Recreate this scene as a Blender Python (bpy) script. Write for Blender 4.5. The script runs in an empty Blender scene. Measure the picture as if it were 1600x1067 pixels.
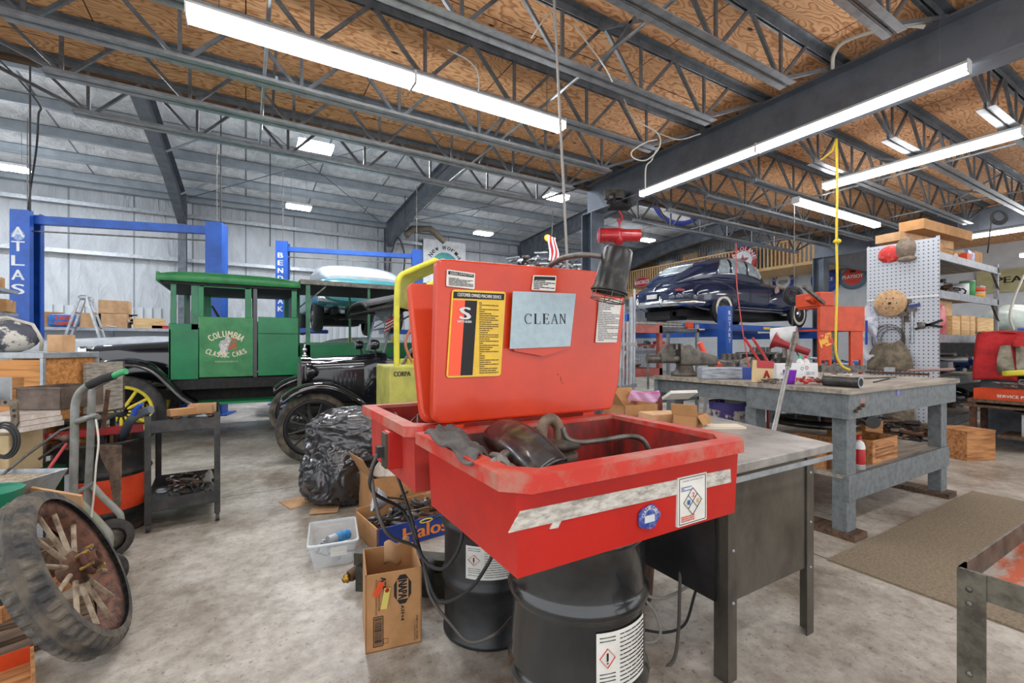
import bpy, math, random
from mathutils import Vector, Matrix, noise
PI = math.pi
V = Vector
SC = bpy.context.scene
# ------------------------------------------------------------ camera, world, exposure
YAW = math.radians(30.5); FPX = 706.0; HZ = 541.0; CH = 1.28
cs, sn = math.cos(YAW), math.sin(YAW)
cam_d = bpy.data.cameras.new('camera'); cam = bpy.data.objects.new('camera', cam_d)
SC.collection.objects.link(cam)
cam.location = (0, 0, CH); cam.rotation_euler = (PI/2, 0, -YAW)
cam_d.sensor_width = 36; cam_d.lens = FPX/1600*36; cam_d.shift_y = 7.5/1600
cam_d.clip_start = .03; cam_d.clip_end = 200
SC.camera = cam
w = bpy.data.worlds.new('world'); SC.world = w; w.use_nodes = True
w.node_tree.nodes['Background'].inputs[0].default_value = (.93, .96, 1, 1)
w.node_tree.nodes['Background'].inputs[1].default_value = 1.05      # even fill light; walls left out behind the camera let it in
SC.view_settings.view_transform = 'Standard'; SC.view_settings.look = 'None'
SC.view_settings.exposure = 1.0; SC.view_settings.gamma = 1; SC.view_settings.use_curve_mapping = False
TUBE = 14.0; PANEL = 90.0

# ------------------------------------------------------------ picking places in the room
def D(px, py, z):      # point seen at a pixel, at distance z along the view axis
    x = (px-800)/FPX*z; return V((x*cs+z*sn, -x*sn+z*cs, CH+(HZ-py)/FPX*z))
def G(px, py, h=0.0):  # ... on the level plane of height h
    return D(px, py, (CH-h)*FPX/(py-HZ))
def YP(px, py, Y):     # ... on the wall-parallel plane y=Y
    return D(px, py, Y/(-(px-800)/FPX*sn+cs))
def XP(px, py, X):
    return D(px, py, X/((px-800)/FPX*cs+sn))
# ------------------------------------------------------------ materials
def lin(h):
    h = h.lstrip('#'); c = [int(h[i:i+2], 16)/255 for i in (0, 2, 4)]
    return tuple(x/12.92 if x < .04045 else ((x+.055)/1.055)**2.4 for x in c)+(1,)
_M = {}
def mat(name, c1, c2=None, rough=.55, metal=0., scale=6., lo=.42, hi=.62, bump=0., bscale=None, emit=0., alpha=1., coat=0., stretch=None, detail=8., spec=.5, trans=0.):
    if name in _M: return _M[name]
    m = bpy.data.materials.new(name); _M[name] = m; m.use_nodes = True
    nt = m.node_tree; N = nt.nodes; L = nt.links; b = N['Principled BSDF']
    b.inputs['Base Color'].default_value = lin(c1); b.inputs['Roughness'].default_value = rough
    b.inputs['Metallic'].default_value = metal; b.inputs['Specular IOR Level'].default_value = spec
    if coat: b.inputs['Coat Weight'].default_value = coat; b.inputs['Coat Roughness'].default_value = .08
    if trans: b.inputs['Transmission Weight'].default_value = trans
    if alpha < 1: b.inputs['Alpha'].default_value = alpha
    if emit: b.inputs['Emission Color'].default_value = lin(c1); b.inputs['Emission Strength'].default_value = emit
    if c2 or bump:
        tc = N.new('ShaderNodeTexCoord'); mp = N.new('ShaderNodeMapping'); L.new(tc.outputs['Object'], mp.inputs[0])
        if stretch: mp.inputs['Scale'].default_value = stretch
    if c2:
        n = N.new('ShaderNodeTexNoise'); n.inputs['Scale'].default_value = scale; n.inputs['Detail'].default_value = detail; n.inputs['Roughness'].default_value = .65
        L.new(mp.outputs[0], n.inputs['Vector'])
        r = N.new('ShaderNodeValToRGB'); e = r.color_ramp.elements
        e[0].position = lo; e[0].color = lin(c1); e[1].position = hi; e[1].color = lin(c2)
        L.new(n.outputs[0], r.inputs[0]); L.new(r.outputs[0], b.inputs['Base Color'])
    if bump:
        n2 = N.new('ShaderNodeTexNoise'); n2.inputs['Scale'].default_value = bscale or scale*3; n2.inputs['Detail'].default_value = 6
        L.new(mp.outputs[0], n2.inputs['Vector']); bp = N.new('ShaderNodeBump'); bp.inputs['Strength'].default_value = bump; bp.inputs['Distance'].default_value = .02
        L.new(n2.outputs[0], bp.inputs['Height']); L.new(bp.outputs[0], b.inputs['Normal'])
    return m
def nodes(m):
    nt = m.node_tree; return nt, nt.nodes, nt.links, nt.nodes['Principled BSDF']
# ------------------------------------------------------------ mesh builder
def basis(d):
    d = V(d).normalized(); u = d.cross(V((0, 0, 1)))
    if u.length < 1e-4: u = V((1, 0, 0))
    u.normalize(); return u, d.cross(u).normalized()*-1, d
class MB:
    def __init__(s): s.v = []; s.f = []; s.sm = []; s.mi = []; s.cur = 0
    def add(s, vs, fs, smooth=False):
        o = len(s.v); s.v += [V(p) for p in vs]
        for f in fs: s.f.append([i+o for i in f]); s.sm.append(smooth); s.mi.append(s.cur)
        return s
    def bx(s, x0, x1, y0, y1, z0, z1):
        return s.add([(x0,y0,z0),(x1,y0,z0),(x1,y1,z0),(x0,y1,z0),(x0,y0,z1),(x1,y0,z1),(x1,y1,z1),(x0,y1,z1)],
                     [(0,3,2,1),(4,5,6,7),(0,1,5,4),(1,2,6,5),(2,3,7,6),(3,0,4,7)])
    def box(s, c, size, rz=0, R=None):
        R = R or Matrix.Rotation(rz, 3, 'Z'); c = V(c); a, b, d = [x/2 for x in size]
        P = [c+R@V(p) for p in ((-a,-b,-d),(a,-b,-d),(a,b,-d),(-a,b,-d),(-a,-b,d),(a,-b,d),(a,b,d),(-a,b,d))]
        return s.add(P, [(0,3,2,1),(4,5,6,7),(0,1,5,4),(1,2,6,5),(2,3,7,6),(3,0,4,7)])
    def bar(s, p0, p1, w, h=None):
        h = h or w; p0 = V(p0); p1 = V(p1); u, v, d = basis(p1-p0); P = []
        for p in (p0, p1):
            for a, b in ((-1,-1),(1,-1),(1,1),(-1,1)): P.append(p+u*a*w/2+v*b*h/2)
        return s.add(P, [(0,1,2,3),(7,6,5,4),(0,4,5,1),(1,5,6,2),(2,6,7,3),(3,7,4,0)])
    def tube(s, pts, r, n=8, closed=False):
        pts = [V(p) for p in pts]; k = len(pts); rs = r if isinstance(r, (list, tuple)) else [r]*k
        P = []; u = None
        for i, p in enumerate(pts):
            a = pts[i-1] if (i or closed) else p; b = pts[(i+1) % k] if (i < k-1 or closed) else p
            d = (b-a).normalized()
            if u is None: u = basis(d)[0]
            u = (u-d*u.dot(d))
            u = u.normalized() if u.length > 1e-5 else basis(d)[0]
            q = d.cross(u)
            for j in range(n):
                t = 2*PI*j/n; P.append(p+(u*math.cos(t)+q*math.sin(t))*rs[i])
        F = []
        for i in range(k if closed else k-1):
            for j in range(n):
                a = i*n+j; b = i*n+(j+1) % n; i2 = (i+1) % k; F.append((a, b, i2*n+(j+1) % n, i2*n+j))
        s.add(P, F, True)
        if not closed: s.add([P[j] for j in range(n)], [tuple(range(n))[::-1]]); s.add(P[-n:], [tuple(range(n))])
        return s
    def cyl(s, p0, p1, r0, r1=None, n=20): return s.tube([p0, p1], [r0, r0 if r1 is None else r1], n)
    def lathe(s, prof, c=(0,0,0), axis=(0,0,1), n=32, smooth=True, ang=2*PI, caps=False, start=0):
        c = V(c); d = V(axis).normalized(); u, q, d = basis(d); P = []; full = ang > 6.28; m = n if full else n+1
        for r, z in prof:
            for j in range(m):
                t = start+ang*j/n; P.append(c+d*z+(u*math.cos(t)+q*math.sin(t))*r)
        F = []
        for i in range(len(prof)-1):
            for j in range(n):
                j2 = (j+1) % m; F.append((i*m+j, (i+1)*m+j, (i+1)*m+j2, i*m+j2))
        return s.add(P, F, smooth)
    def sph(s, c, r, n=16, R=None):
        r = (r, r, r) if not isinstance(r, (tuple, list)) else r; R = R or Matrix.Identity(3); c = V(c); P = []; F = []; m = n//2
        for i in range(m+1):
            a = PI*i/m
            for j in range(n):
                t = 2*PI*j/n; P.append(c+R@V((r[0]*math.sin(a)*math.cos(t), r[1]*math.sin(a)*math.sin(t), r[2]*math.cos(a))))
        for i in range(m):
            for j in range(n): F.append((i*n+j, (i+1)*n+j, (i+1)*n+(j+1) % n, i*n+(j+1) % n))
        return s.add(P, F, True)
    def prism(s, poly, o, u, v, t):   # 2D outline in the plane (u,v), thickness t along u x v
        o = V(o); u = V(u); v = V(v); n = u.cross(v).normalized()*t; k = len(poly)
        P = [o+u*a+v*b for a, b in poly]; P += [p+n for p in P]
        return s.add(P, [tuple(range(k))[::-1], tuple(range(k, 2*k))]+[(i, (i+1) % k, k+(i+1) % k, k+i) for i in range(k)])
    def rings(s, R, closed=True, caps=True, smooth=True):
        n = len(R[0]); P = [p for r in R for p in r]; F = []
        for i in range(len(R)-1):
            for j in range(n if closed else n-1):
                F.append((i*n+j, i*n+(j+1) % n, (i+1)*n+(j+1) % n, (i+1)*n+j))
        s.add(P, F, smooth)
        if caps and closed: s.add(R[0], [tuple(range(n))[::-1]]); s.add(R[-1], [tuple(range(n))])
        return s
    def grid(s, fn, nu, nv, smooth=True):
        P = [V(fn(i/nu, j/nv)) for i in range(nu+1) for j in range(nv+1)]
        return s.add(P, [(i*(nv+1)+j, (i+1)*(nv+1)+j, (i+1)*(nv+1)+j+1, i*(nv+1)+j+1) for i in range(nu) for j in range(nv)], smooth)
    def xf(s, M, a=0):
        for i in range(a, len(s.v)): s.v[i] = M@s.v[i]
        return s
    def build(s, name, mats, parent=None, bevel=0, solid=0, seg=2, keep=False):
        o = V((0, 0, 0))
        if parent is None and not keep and s.v:
            xs = [p.x for p in s.v]; ys = [p.y for p in s.v]; o = V(((min(xs)+max(xs))/2, (min(ys)+max(ys))/2, min(p.z for p in s.v)))
        me = bpy.data.meshes.new(name); me.from_pydata([p-o for p in s.v], [], s.f)
        for m in (mats if isinstance(mats, (list, tuple)) else [mats]): me.materials.append(m)
        me.polygons.foreach_set('use_smooth', s.sm); me.polygons.foreach_set('material_index', s.mi)
        me.validate(); me.update()
        ob = bpy.data.objects.new(name, me); ob.location = o; SC.collection.objects.link(ob)
        if parent: ob.parent = parent
        if solid:
            md = ob.modifiers.new('thickness', 'SOLIDIFY'); md.thickness = solid; md.offset = 0
        if bevel:
            md = ob.modifiers.new('bevel', 'BEVEL'); md.width = bevel; md.segments = seg; md.limit_method = 'ANGLE'
        return ob
def tag(o, label, cat, group=None, kind=None):
    o['label'] = label; o['category'] = cat
    if group: o['group'] = group
    if kind: o['kind'] = kind
    return o
def thing(name, label, cat, loc=(0,0,0), rz=0, group=None, R=None):
    o = bpy.data.objects.new(name, None); SC.collection.objects.link(o); o.location = loc
    o.rotation_euler = R.to_euler() if R else (0, 0, rz); o.empty_display_size = .1
    return tag(o, label, cat, group)
def struct(name, mb, m, **k):
    o = mb.build(name, m, **k); o['kind'] = 'structure'; return o
def copy_tree(o, parent=None):
    c = o.copy(); SC.collection.objects.link(c)
    if parent: c.parent = parent
    for ch in list(o.children): copy_tree(ch, c)
    return c
def dup(o, loc, rz, label, group=None):
    c = copy_tree(o); c.location = loc; c.rotation_euler = (0, 0, rz); c['label'] = label
    if group: c['group'] = group
    return c
# ------------------------------------------------------------ lettering
def glyphs(s):
    cu = bpy.data.curves.new('t', 'FONT'); cu.body = s; cu.resolution_u = 3; ob = bpy.data.objects.new('t', cu)
    SC.collection.objects.link(ob); dg = bpy.context.evaluated_depsgraph_get(); me = bpy.data.meshes.new_from_object(ob.evaluated_get(dg))
    vs = [v.co.copy() for v in me.vertices]; fs = [list(p.vertices) for p in me.polygons]
    bpy.data.objects.remove(ob); bpy.data.curves.remove(cu); bpy.data.meshes.remove(me); return vs, fs
def put_text(mb, s, c, u, v, w, h, bold=0.):
    vs, fs = glyphs(s)
    if not vs: return
    x0 = min(p.x for p in vs); x1 = max(p.x for p in vs); y0 = min(p.y for p in vs); y1 = max(p.y for p in vs)
    c = V(c); u = V(u).normalized(); v = V(v).normalized(); n = u.cross(v)
    for i_, k in enumerate([0] if not bold else [-bold, 0, bold]):
        mb.add([c+u*(((p.x-x0)/(x1-x0)-.5)*w+k)+v*(((p.y-y0)/(y1-y0)-.5)*h)+n*(.0012+.0002*i_) for p in vs], fs)
def arc_text(mb, s, c, u, v, R, size, a0, a1):      # letters around a circle, angles from +u, radians
    c = V(c); u = V(u).normalized(); v = V(v).normalized(); W = [{'I': .4, ' ': .6, 'M': 1.2, 'W': 1.3, 'L': .85}.get(ch, 1) for ch in s]; T = sum(W); acc = 0
    for ch, w_ in zip(s, W):
        a = a0+(a1-a0)*(acc+w_/2)/T; acc += w_
        if ch == ' ': continue
        r = u*math.cos(a)+v*math.sin(a); k = 1 if a1 < a0 else -1
        put_text(mb, ch, c+r*R, (u*math.sin(a)-v*math.cos(a))*k, r*k, abs(a1-a0)*R/T*w_*.74, size if ch.isupper() else size*.8, size*.04)
def print_lines(mb, x0, x1, z0, z1, n, c, u, v, seed=1):   # rows of fine print
    rnd = random.Random(seed); c = V(c); u = V(u); v = V(v); nn = u.cross(v).normalized()*.0012
    for i in range(n):
        z = z1-(i+.5)*(z1-z0)/n; hh = (z1-z0)/n*.25; a = x0
        while a < x1:
            b = min(x1, a+rnd.uniform(.08, .3)*(x1-x0))
            mb.add([c+u*a+v*(z-hh)+nn, c+u*b+v*(z-hh)+nn, c+u*b+v*(z+hh)+nn, c+u*a+v*(z+hh)+nn], [(0,1,2,3)]); a = b+.02*(x1-x0)
            if rnd.random() < .12: break
X_ = V((1,0,0)); Y_ = V((0,1,0)); Z_ = V((0,0,1))
# ------------------------------------------------------------ shared materials
m_steel = mat('painted_grey_steel', '#656b73', '#4e535a', rough=.45, metal=.3, scale=4)
m_joist = mat('joist_steel', '#7a8087', '#646a70', rough=.4, metal=.4, scale=9)
m_girder = mat('girder_steel', '#757c87', '#676e78', rough=.5, metal=.3, scale=3)
m_galv = mat('galvanised', '#a9aeb3', '#8f959b', rough=.4, metal=.5, scale=12)
m_purlin = mat('purlin_galvanised', '#98a1a8', '#87919a', rough=.5, metal=.1, scale=3)
m_black = mat('black_paint', '#16171a', '#26272b', rough=.3, scale=8, coat=.4)
m_blackmat = mat('black_matt', '#1b1b1d', '#2c2b2a', rough=.75, scale=14)
m_rubber = mat('rubber', '#2e2e30', '#454341', rough=.8, scale=16, bump=.1)
m_chrome = mat('chrome', '#c9ccd0', rough=.18, metal=1.)
m_dull = mat('dull_metal', '#7a7772', '#55504a', rough=.5, metal=.7, scale=15)
m_rust = mat('rusty_metal', '#6b4a38', '#3d2f28', rough=.8, metal=.3, scale=18, bump=.2)
m_white = mat('white_paint', '#d8dadb', '#c6c9cb', rough=.5, scale=5)
m_paper = mat('white_paper', '#dcdcd6', '#cfcfc7', rough=.8, scale=10)
m_ink = mat('black_ink', '#1c1c1e', rough=.7)
m_card = mat('cardboard', '#b98a5c', '#a57a4e', rough=.9, scale=6, bump=.05)
m_card2 = mat('pale_cardboard', '#c9a27a', '#b38d66', rough=.9, scale=6)
m_blue = mat('lift_blue', '#1f55b0', '#184793', rough=.4, scale=3)
m_red = mat('gloss_red', '#b31d22', '#981819', rough=.35, scale=6)
m_orange = mat('orange_paint', '#cc4410', '#b83a0c', rough=.45, scale=6)
m_cable = mat('black_cable', '#232325', rough=.6)
m_grcable = mat('grey_cable', '#8f8d88', rough=.6)
m_wcable = mat('white_cable', '#cfcdc4', rough=.6)
m_glass = mat('clear_glass', '#dfe8ec', rough=.05, alpha=.25, spec=.8)
# wood with grain
def wood(name, a, b, sc=(1,12,12), rough=.75, wave=3., bump=.15, dist=6.):
    m = mat(name, a, rough=rough); nt, N, L, p = nodes(m)
    tc = N.new('ShaderNodeTexCoord'); mp = N.new('ShaderNodeMapping'); mp.inputs['Scale'].default_value = sc; L.new(tc.outputs['Object'], mp.inputs[0])
    n = N.new('ShaderNodeTexNoise'); n.inputs['Scale'].default_value = wave; n.inputs['Detail'].default_value = 7; n.inputs['Distortion'].default_value = dist*.1; L.new(mp.outputs[0], n.inputs['Vector'])
    r = N.new('ShaderNodeValToRGB'); e = r.color_ramp.elements; e[0].position = .35; e[0].color = lin(b); e[1].position = .6; e[1].color = lin(a)
    L.new(n.outputs[0], r.inputs[0]); L.new(r.outputs[0], p.inputs['Base Color'])
    bp = N.new('ShaderNodeBump'); bp.inputs['Strength'].default_value = bump; L.new(n.outputs[0], bp.inputs['Height']); L.new(bp.outputs[0], p.inputs['Normal'])
    return m
m_wood = wood('crate_wood', '#bd8654', '#875730')
m_pine = wood('pine_wood', '#dcb987', '#c29c68')
m_oldwood = wood('old_dark_wood', '#6a5340', '#3d2e22')
m_greywood = mat('grey_painted_wood', '#70777a', '#5c6265', rough=.6, scale=22, bump=.2, bscale=40)
m_wornboard = wood('worn_bench_board', '#a39a8b', '#77706a', wave=2.)
# plywood ceiling: rotary cut swirls, knots, seams
def plywood():
    m = mat('fir_plywood', '#b87943', rough=.8); nt, N, L, p = nodes(m)
    tc = N.new('ShaderNodeTexCoord')
    mp = N.new('ShaderNodeMapping'); mp.inputs['Scale'].default_value = (.55, 1.5, 1); L.new(tc.outputs['Object'], mp.inputs[0])
    n = N.new('ShaderNodeTexNoise'); n.inputs['Scale'].default_value = 1.4; n.inputs['Detail'].default_value = 3.5; n.inputs['Roughness'].default_value = .55; L.new(mp.outputs[0], n.inputs['Vector'])
    mul = N.new('ShaderNodeMath'); mul.operation = 'MULTIPLY'; mul.inputs[1].default_value = 26; L.new(n.outputs[0], mul.inputs[0])
    fr = N.new('ShaderNodeMath'); fr.operation = 'FRACT'; L.new(mul.outputs[0], fr.inputs[0])
    r = N.new('ShaderNodeValToRGB'); e = r.color_ramp.elements
    e[0].position = 0; e[0].color = lin('#b07448'); e[1].position = .3; e[1].color = lin('#f3c495')
    x = e.new(.75); x.color = lin('#e6b182'); x = e.new(1); x.color = lin('#bc875b')
    L.new(fr.outputs[0], r.inputs[0])
    # blotches board by board
    br = N.new('ShaderNodeTexBrick'); br.offset = .5; br.inputs['Color1'].default_value = (1,1,1,1); br.inputs['Color2'].default_value = (.86,.82,.78,1); br.inputs['Mortar'].default_value = (.08,.05,.03,1)
    br.inputs['Scale'].default_value = 1; br.inputs['Mortar Size'].default_value = .006; br.inputs['Brick Width'].default_value = 2.44; br.inputs['Row Height'].default_value = 1.22
    L.new(tc.outputs['Object'], br.inputs['Vector'])
    mx = N.new('ShaderNodeMix'); mx.data_type = 'RGBA'; mx.blend_type = 'MULTIPLY'; mx.inputs['Factor'].default_value = 1
    L.new(r.outputs[0], mx.inputs['A']); L.new(br.outputs[0], mx.inputs['B'])
    # knots
    mk = N.new('ShaderNodeMapping'); mk.inputs['Scale'].default_value = (1.1, 2.6, 1); L.new(tc.outputs['Object'], mk.inputs[0])
    vo = N.new('ShaderNodeTexVoronoi'); vo.inputs['Scale'].default_value = 1.6; L.new(mk.outputs[0], vo.inputs['Vector'])
    rk = N.new('ShaderNodeValToRGB'); e = rk.color_ramp.elements; e[0].position = .05; e[0].color = lin('#4a2a16'); e[1].position = .085; e[1].color = (1,1,1,1); L.new(vo.outputs['Distance'], rk.inputs[0])
    m2 = N.new('ShaderNodeMix'); m2.data_type = 'RGBA'; m2.blend_type = 'MULTIPLY'; m2.inputs['Factor'].default_value = 1; L.new(mx.outputs['Result'], m2.inputs['A']); L.new(rk.outputs[0], m2.inputs['B'])
    L.new(m2.outputs['Result'], p.inputs['Base Color'])
    return m
m_ply = plywood()
# concrete floor
def concrete():
    m = mat('concrete', '#b3ada4', rough=.5); nt, N, L, p = nodes(m)
    tc = N.new('ShaderNodeTexCoord')
    def nz(scale, det, sc=(1,1,1), ro=.6):
        mp = N.new('ShaderNodeMapping'); mp.inputs['Scale'].default_value = sc; L.new(tc.outputs['Object'], mp.inputs[0])
        n = N.new('ShaderNodeTexNoise'); n.inputs['Scale'].default_value = scale; n.inputs['Detail'].default_value = det; n.inputs['Roughness'].default_value = ro; L.new(mp.outputs[0], n.inputs['Vector']); return n
    def ramp(src, a, ca, b, cb):
        r = N.new('ShaderNodeValToRGB'); e = r.color_ramp.elements; e[0].position = a; e[0].color = ca; e[1].position = b; e[1].color = cb; L.new(src, r.inputs[0]); return r
    a = ramp(nz(1.1, 12, ro=.72).outputs[0], .38, lin('#857a6c'), .62, lin('#cbc7be'))
    b_ = ramp(nz(14, 10, ro=.75).outputs[0], .36, (.45,.42,.38,1), .56, (1,1,1,1))
    c_ = ramp(nz(2.3, 5, (1,.35,1)).outputs[0], .62, (1,1,1,1), .74, lin('#a08260'))
    d_ = ramp(nz(38, 3).outputs[0], .33, (.28,.25,.22,1), .38, (1,1,1,1))
    cur = a.outputs[0]
    for x, f in ((b_, .6), (c_, .8), (d_, .6)):
        mx = N.new('ShaderNodeMix'); mx.data_type = 'RGBA'; mx.blend_type = 'MULTIPLY'; mx.inputs['Factor'].default_value = f
        L.new(cur, mx.inputs['A']); L.new(x.outputs[0], mx.inputs['B']); cur = mx.outputs['Result']
    br = N.new('ShaderNodeTexBrick'); br.offset = 0; br.inputs['Color1'].default_value = (1,1,1,1); br.inputs['Color2'].default_value = (.95,.95,.95,1); br.inputs['Mortar'].default_value = (.3,.28,.26,1)
    br.inputs['Scale'].default_value = 1; br.inputs['Mortar Size'].default_value = .008; br.inputs['Brick Width'].default_value = 4.57; br.inputs['Row Height'].default_value = 4.6
    mp = N.new('ShaderNodeMapping'); mp.inputs['Location'].default_value = (1.55, .05, 0); L.new(tc.outputs['Object'], mp.inputs[0]); L.new(mp.outputs[0], br.inputs['Vector'])
    mx = N.new('ShaderNodeMix'); mx.data_type = 'RGBA'; mx.blend_type = 'MULTIPLY'; mx.inputs['Factor'].default_value = 1; L.new(cur, mx.inputs['A']); L.new(br.outputs[0], mx.inputs['B'])
    L.new(mx.outputs['Result'], p.inputs['Base Color'])
    n = nz(1.7, 4); rr = N.new('ShaderNodeMapRange'); rr.inputs['To Min'].default_value = .25; rr.inputs['To Max'].default_value = .7; L.new(n.outputs[0], rr.inputs[0]); L.new(rr.outputs[0], p.inputs['Roughness'])
    bp = N.new('ShaderNodeBump'); bp.inputs['Strength'].default_value = .12; L.new(nz(60, 4).outputs[0], bp.inputs['Height']); L.new(bp.outputs[0], p.inputs['Normal'])
    return m
# foil-faced insulation: creases and stapled seams
def quilt(name, seam, horiz):
    m = mat(name, '#e4e7ea', rough=.45); nt, N, L, p = nodes(m)
    tc = N.new('ShaderNodeTexCoord')
    mp = N.new('ShaderNodeMapping'); mp.inputs['Scale'].default_value = (1.6, 1, .8) if horiz else (1.7, 1, .55); L.new(tc.outputs['Object'], mp.inputs[0])
    n = N.new('ShaderNodeTexNoise'); n.inputs['Scale'].default_value = 2.2; n.inputs['Detail'].default_value = 8; n.inputs['Roughness'].default_value = .62; n.inputs['Distortion'].default_value = .7; L.new(mp.outputs[0], n.inputs['Vector'])
    bp = N.new('ShaderNodeBump'); bp.inputs['Strength'].default_value = .75; bp.inputs['Distance'].default_value = .16; L.new(n.outputs[0], bp.inputs['Height']); L.new(bp.outputs[0], p.inputs['Normal'])
    r = N.new('ShaderNodeValToRGB'); e = r.color_ramp.elements; e[0].position = .3; e[0].color = lin('#c3c7cb' if horiz else '#a6abb0'); e[1].position = .6; e[1].color = lin('#f0f2f4' if horiz else '#b8bdc2'); L.new(n.outputs[0], r.inputs[0])
    sx = N.new('ShaderNodeSeparateXYZ'); L.new(tc.outputs['Object'], sx.inputs[0])
    md = N.new('ShaderNodeMath'); md.operation = 'PINGPONG'; md.inputs[1].default_value = seam/2; L.new(sx.outputs['X'], md.inputs[0])
    lt = N.new('ShaderNodeMath'); lt.operation = 'LESS_THAN'; lt.inputs[1].default_value = .022; L.new(md.outputs[0], lt.inputs[0])
    mx = N.new('ShaderNodeMix'); mx.data_type = 'RGBA'; L.new(lt.outputs[0], mx.inputs['Factor']); L.new(r.outputs[0], mx.inputs['A']); mx.inputs['B'].default_value = lin('#7d858c')
    L.new(mx.outputs['Result'], p.inputs['Base Color'])
    return m
m_qw = quilt('wall_insulation_foil', 1.45, False); m_qr = quilt('roof_insulation_foil', 1.85, True)

# ------------------------------------------------------------ the building
struct('floor', MB().bx(-14, 19, -5, 17.5, -.1, 0), concrete(), keep=True)
struct('wall_back', MB().bx(-14, 19, 17.5, 17.7, 0, 6.4), m_qw, keep=True)
m_liner = mat('ribbed_liner', '#b4b9bd', rough=.45, metal=.1)
ml = MB()
for i in range(150):
    x = -14+i*.22; ml.bx(x, x+.1, 17.41, 17.47, .02, 2.45)
ml.bx(-14, 19, 17.47, 17.5, .02, 2.45)
struct('baseboard_back', ml, m_liner, keep=True)
m_wallw = mat('white_wall', '#cdd2d6', '#c0c6cb', rough=.6, scale=2)
struct('wall_right', MB().bx(19, 19.2, -5, 17.5, 0, 7.2), m_wallw, keep=True)
def roofz(y): return 6.12+(17.5-y)*.06
struct('ceiling', MB().prism([(17.7, roofz(17.7)), (5.5, roofz(5.5)), (5.5, roofz(5.5)+.12), (17.7, roofz(17.7)+.12)], (-14, 0, 0), Y_, Z_, 33), m_qr, keep=True)
tn = [0]
def trim(mb, m, **k): tn[0] += 1; return struct('trim_%d' % tn[0], mb, m, keep=True, **k)
for i in range(9):      # purlins under the hall roof
    y = 17.0-i*1.38; z = roofz(y)
    mb = MB(); mb.bx(-14, 19, y-.01, y+.01, z-.24, z-.01); mb.bx(-14, 19, y-.09, y+.01, z-.255, z-.235); mb.bx(-14, 19, y-.01, y+.07, z-.02, z-.004)
    trim(mb, m_purlin)
for z in (4.0, 5.38):      # wall girts
    mb = MB(); mb.bx(-14, 19, 17.26, 17.44, z-.01, z+.01); mb.bx(-14, 19, 17.24, 17.27, z-.1, z+.01); trim(mb, m_galv)
trim(MB().bx(-14, 19, 17.2, 17.4, 5.78, 6.0), m_purlin)
for x in (-8.0, -1.67, 4.61, 10.54, 16.4):      # portal frames
    mb = MB(); mb.bx(x-.1, x+.1, 16.9, 16.93, 0, 5.9); mb.bx(x-.1, x+.1, 17.21, 17.24, 0, 5.9); mb.bx(x-.008, x+.008, 16.93, 17.21, 0, 5.9)
    yb = 5.6; za = roofz(16.9)-.26; zb = roofz(yb)-.26
    mb.prism([(16.9, za), (yb, zb), (yb, zb-.5), (14, roofz(14)-.8), (16.9, za-.85)], (x-.008, 0, 0), Y_, Z_, .016)
    mb.prism([(16.9, za), (yb, zb), (yb, zb-.02), (16.9, za-.02)], (x-.11, 0, 0), Y_, Z_, .22)
    mb.prism([(16.93, za-.86), (14, roofz(14)-.8), (yb, zb-.5), (yb, zb-.52), (14, roofz(14)-.82), (16.93, za-.9)], (x-.11, 0, 0), Y_, Z_, .22)
    trim(mb, m_steel)
    mb = MB(); 
    for y in (15.6, 12.84, 10.08): mb.bar((x+.1, y, roofz(y)-.7), (x+.75, y, roofz(y)-.25), .04, .04)
    trim(mb, m_purlin)
for (xa, ya, xb, yb_) in ((-1.5, 17, 4.4, 9), (4.4, 17, -1.5, 9), (4.8, 17, 10.4, 9)):      # cable bracing
    trim(MB().tube([(xa, ya, roofz(ya)-.3), (xb, yb_, roofz(yb_)-.3)], .012, 5), m_joist)
# low bay: plywood deck on bar joists
JZ = 4.28
struct('ceiling_2', MB().bx(-3.4, 19, -5, 6.52, 4.29, 4.32), m_ply, keep=True)
trim(MB().bx(-3.4, 19, 6.45, 6.52, 4.16, 4.29), m_oldwood)
for gx in (-2.65, 5.5, 13.65):
    mb = MB(); mb.bx(gx-.01, gx+.01, -5, 6.55, 3.72, 4.2); mb.bx(gx-.13, gx+.13, -5, 6.55, 3.7, 3.72); mb.bx(gx-.13, gx+.13, -5, 6.55, 4.2, 4.22)
    for k in range(7): mb.bx(gx-.12, gx+.12, -4.6+k*1.64, -4.585+k*1.64, 3.72, 4.2) if gx > 6 else None
    trim(mb, m_girder)
for gx in (5.5, 13.65):
    mb = MB(); mb.bx(gx-.15, gx+.15, 6.27, 6.29, 0, 3.7); mb.bx(gx-.15, gx+.15, 6.53, 6.55, 0, 3.7); mb.bx(gx-.01, gx+.01, 6.29, 6.53, 0, 3.7)
    mb.bx(gx-.2, gx+.2, 6.22, 6.6, 0, .025); trim(mb, mat('column_blue_grey', '#66717e', '#505a66', rough=.45, metal=.2, scale=3))
trim(MB().bx(13.65, 19, 6.3, 6.5, 3.6, 4.15), m_girder)
m_jl = mat('joist_steel_lit', '#a3a9ae', '#8b9196', rough=.35, metal=.45, scale=10)  # paler joist steel, lamp light on the lower chords put into the colour
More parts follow.
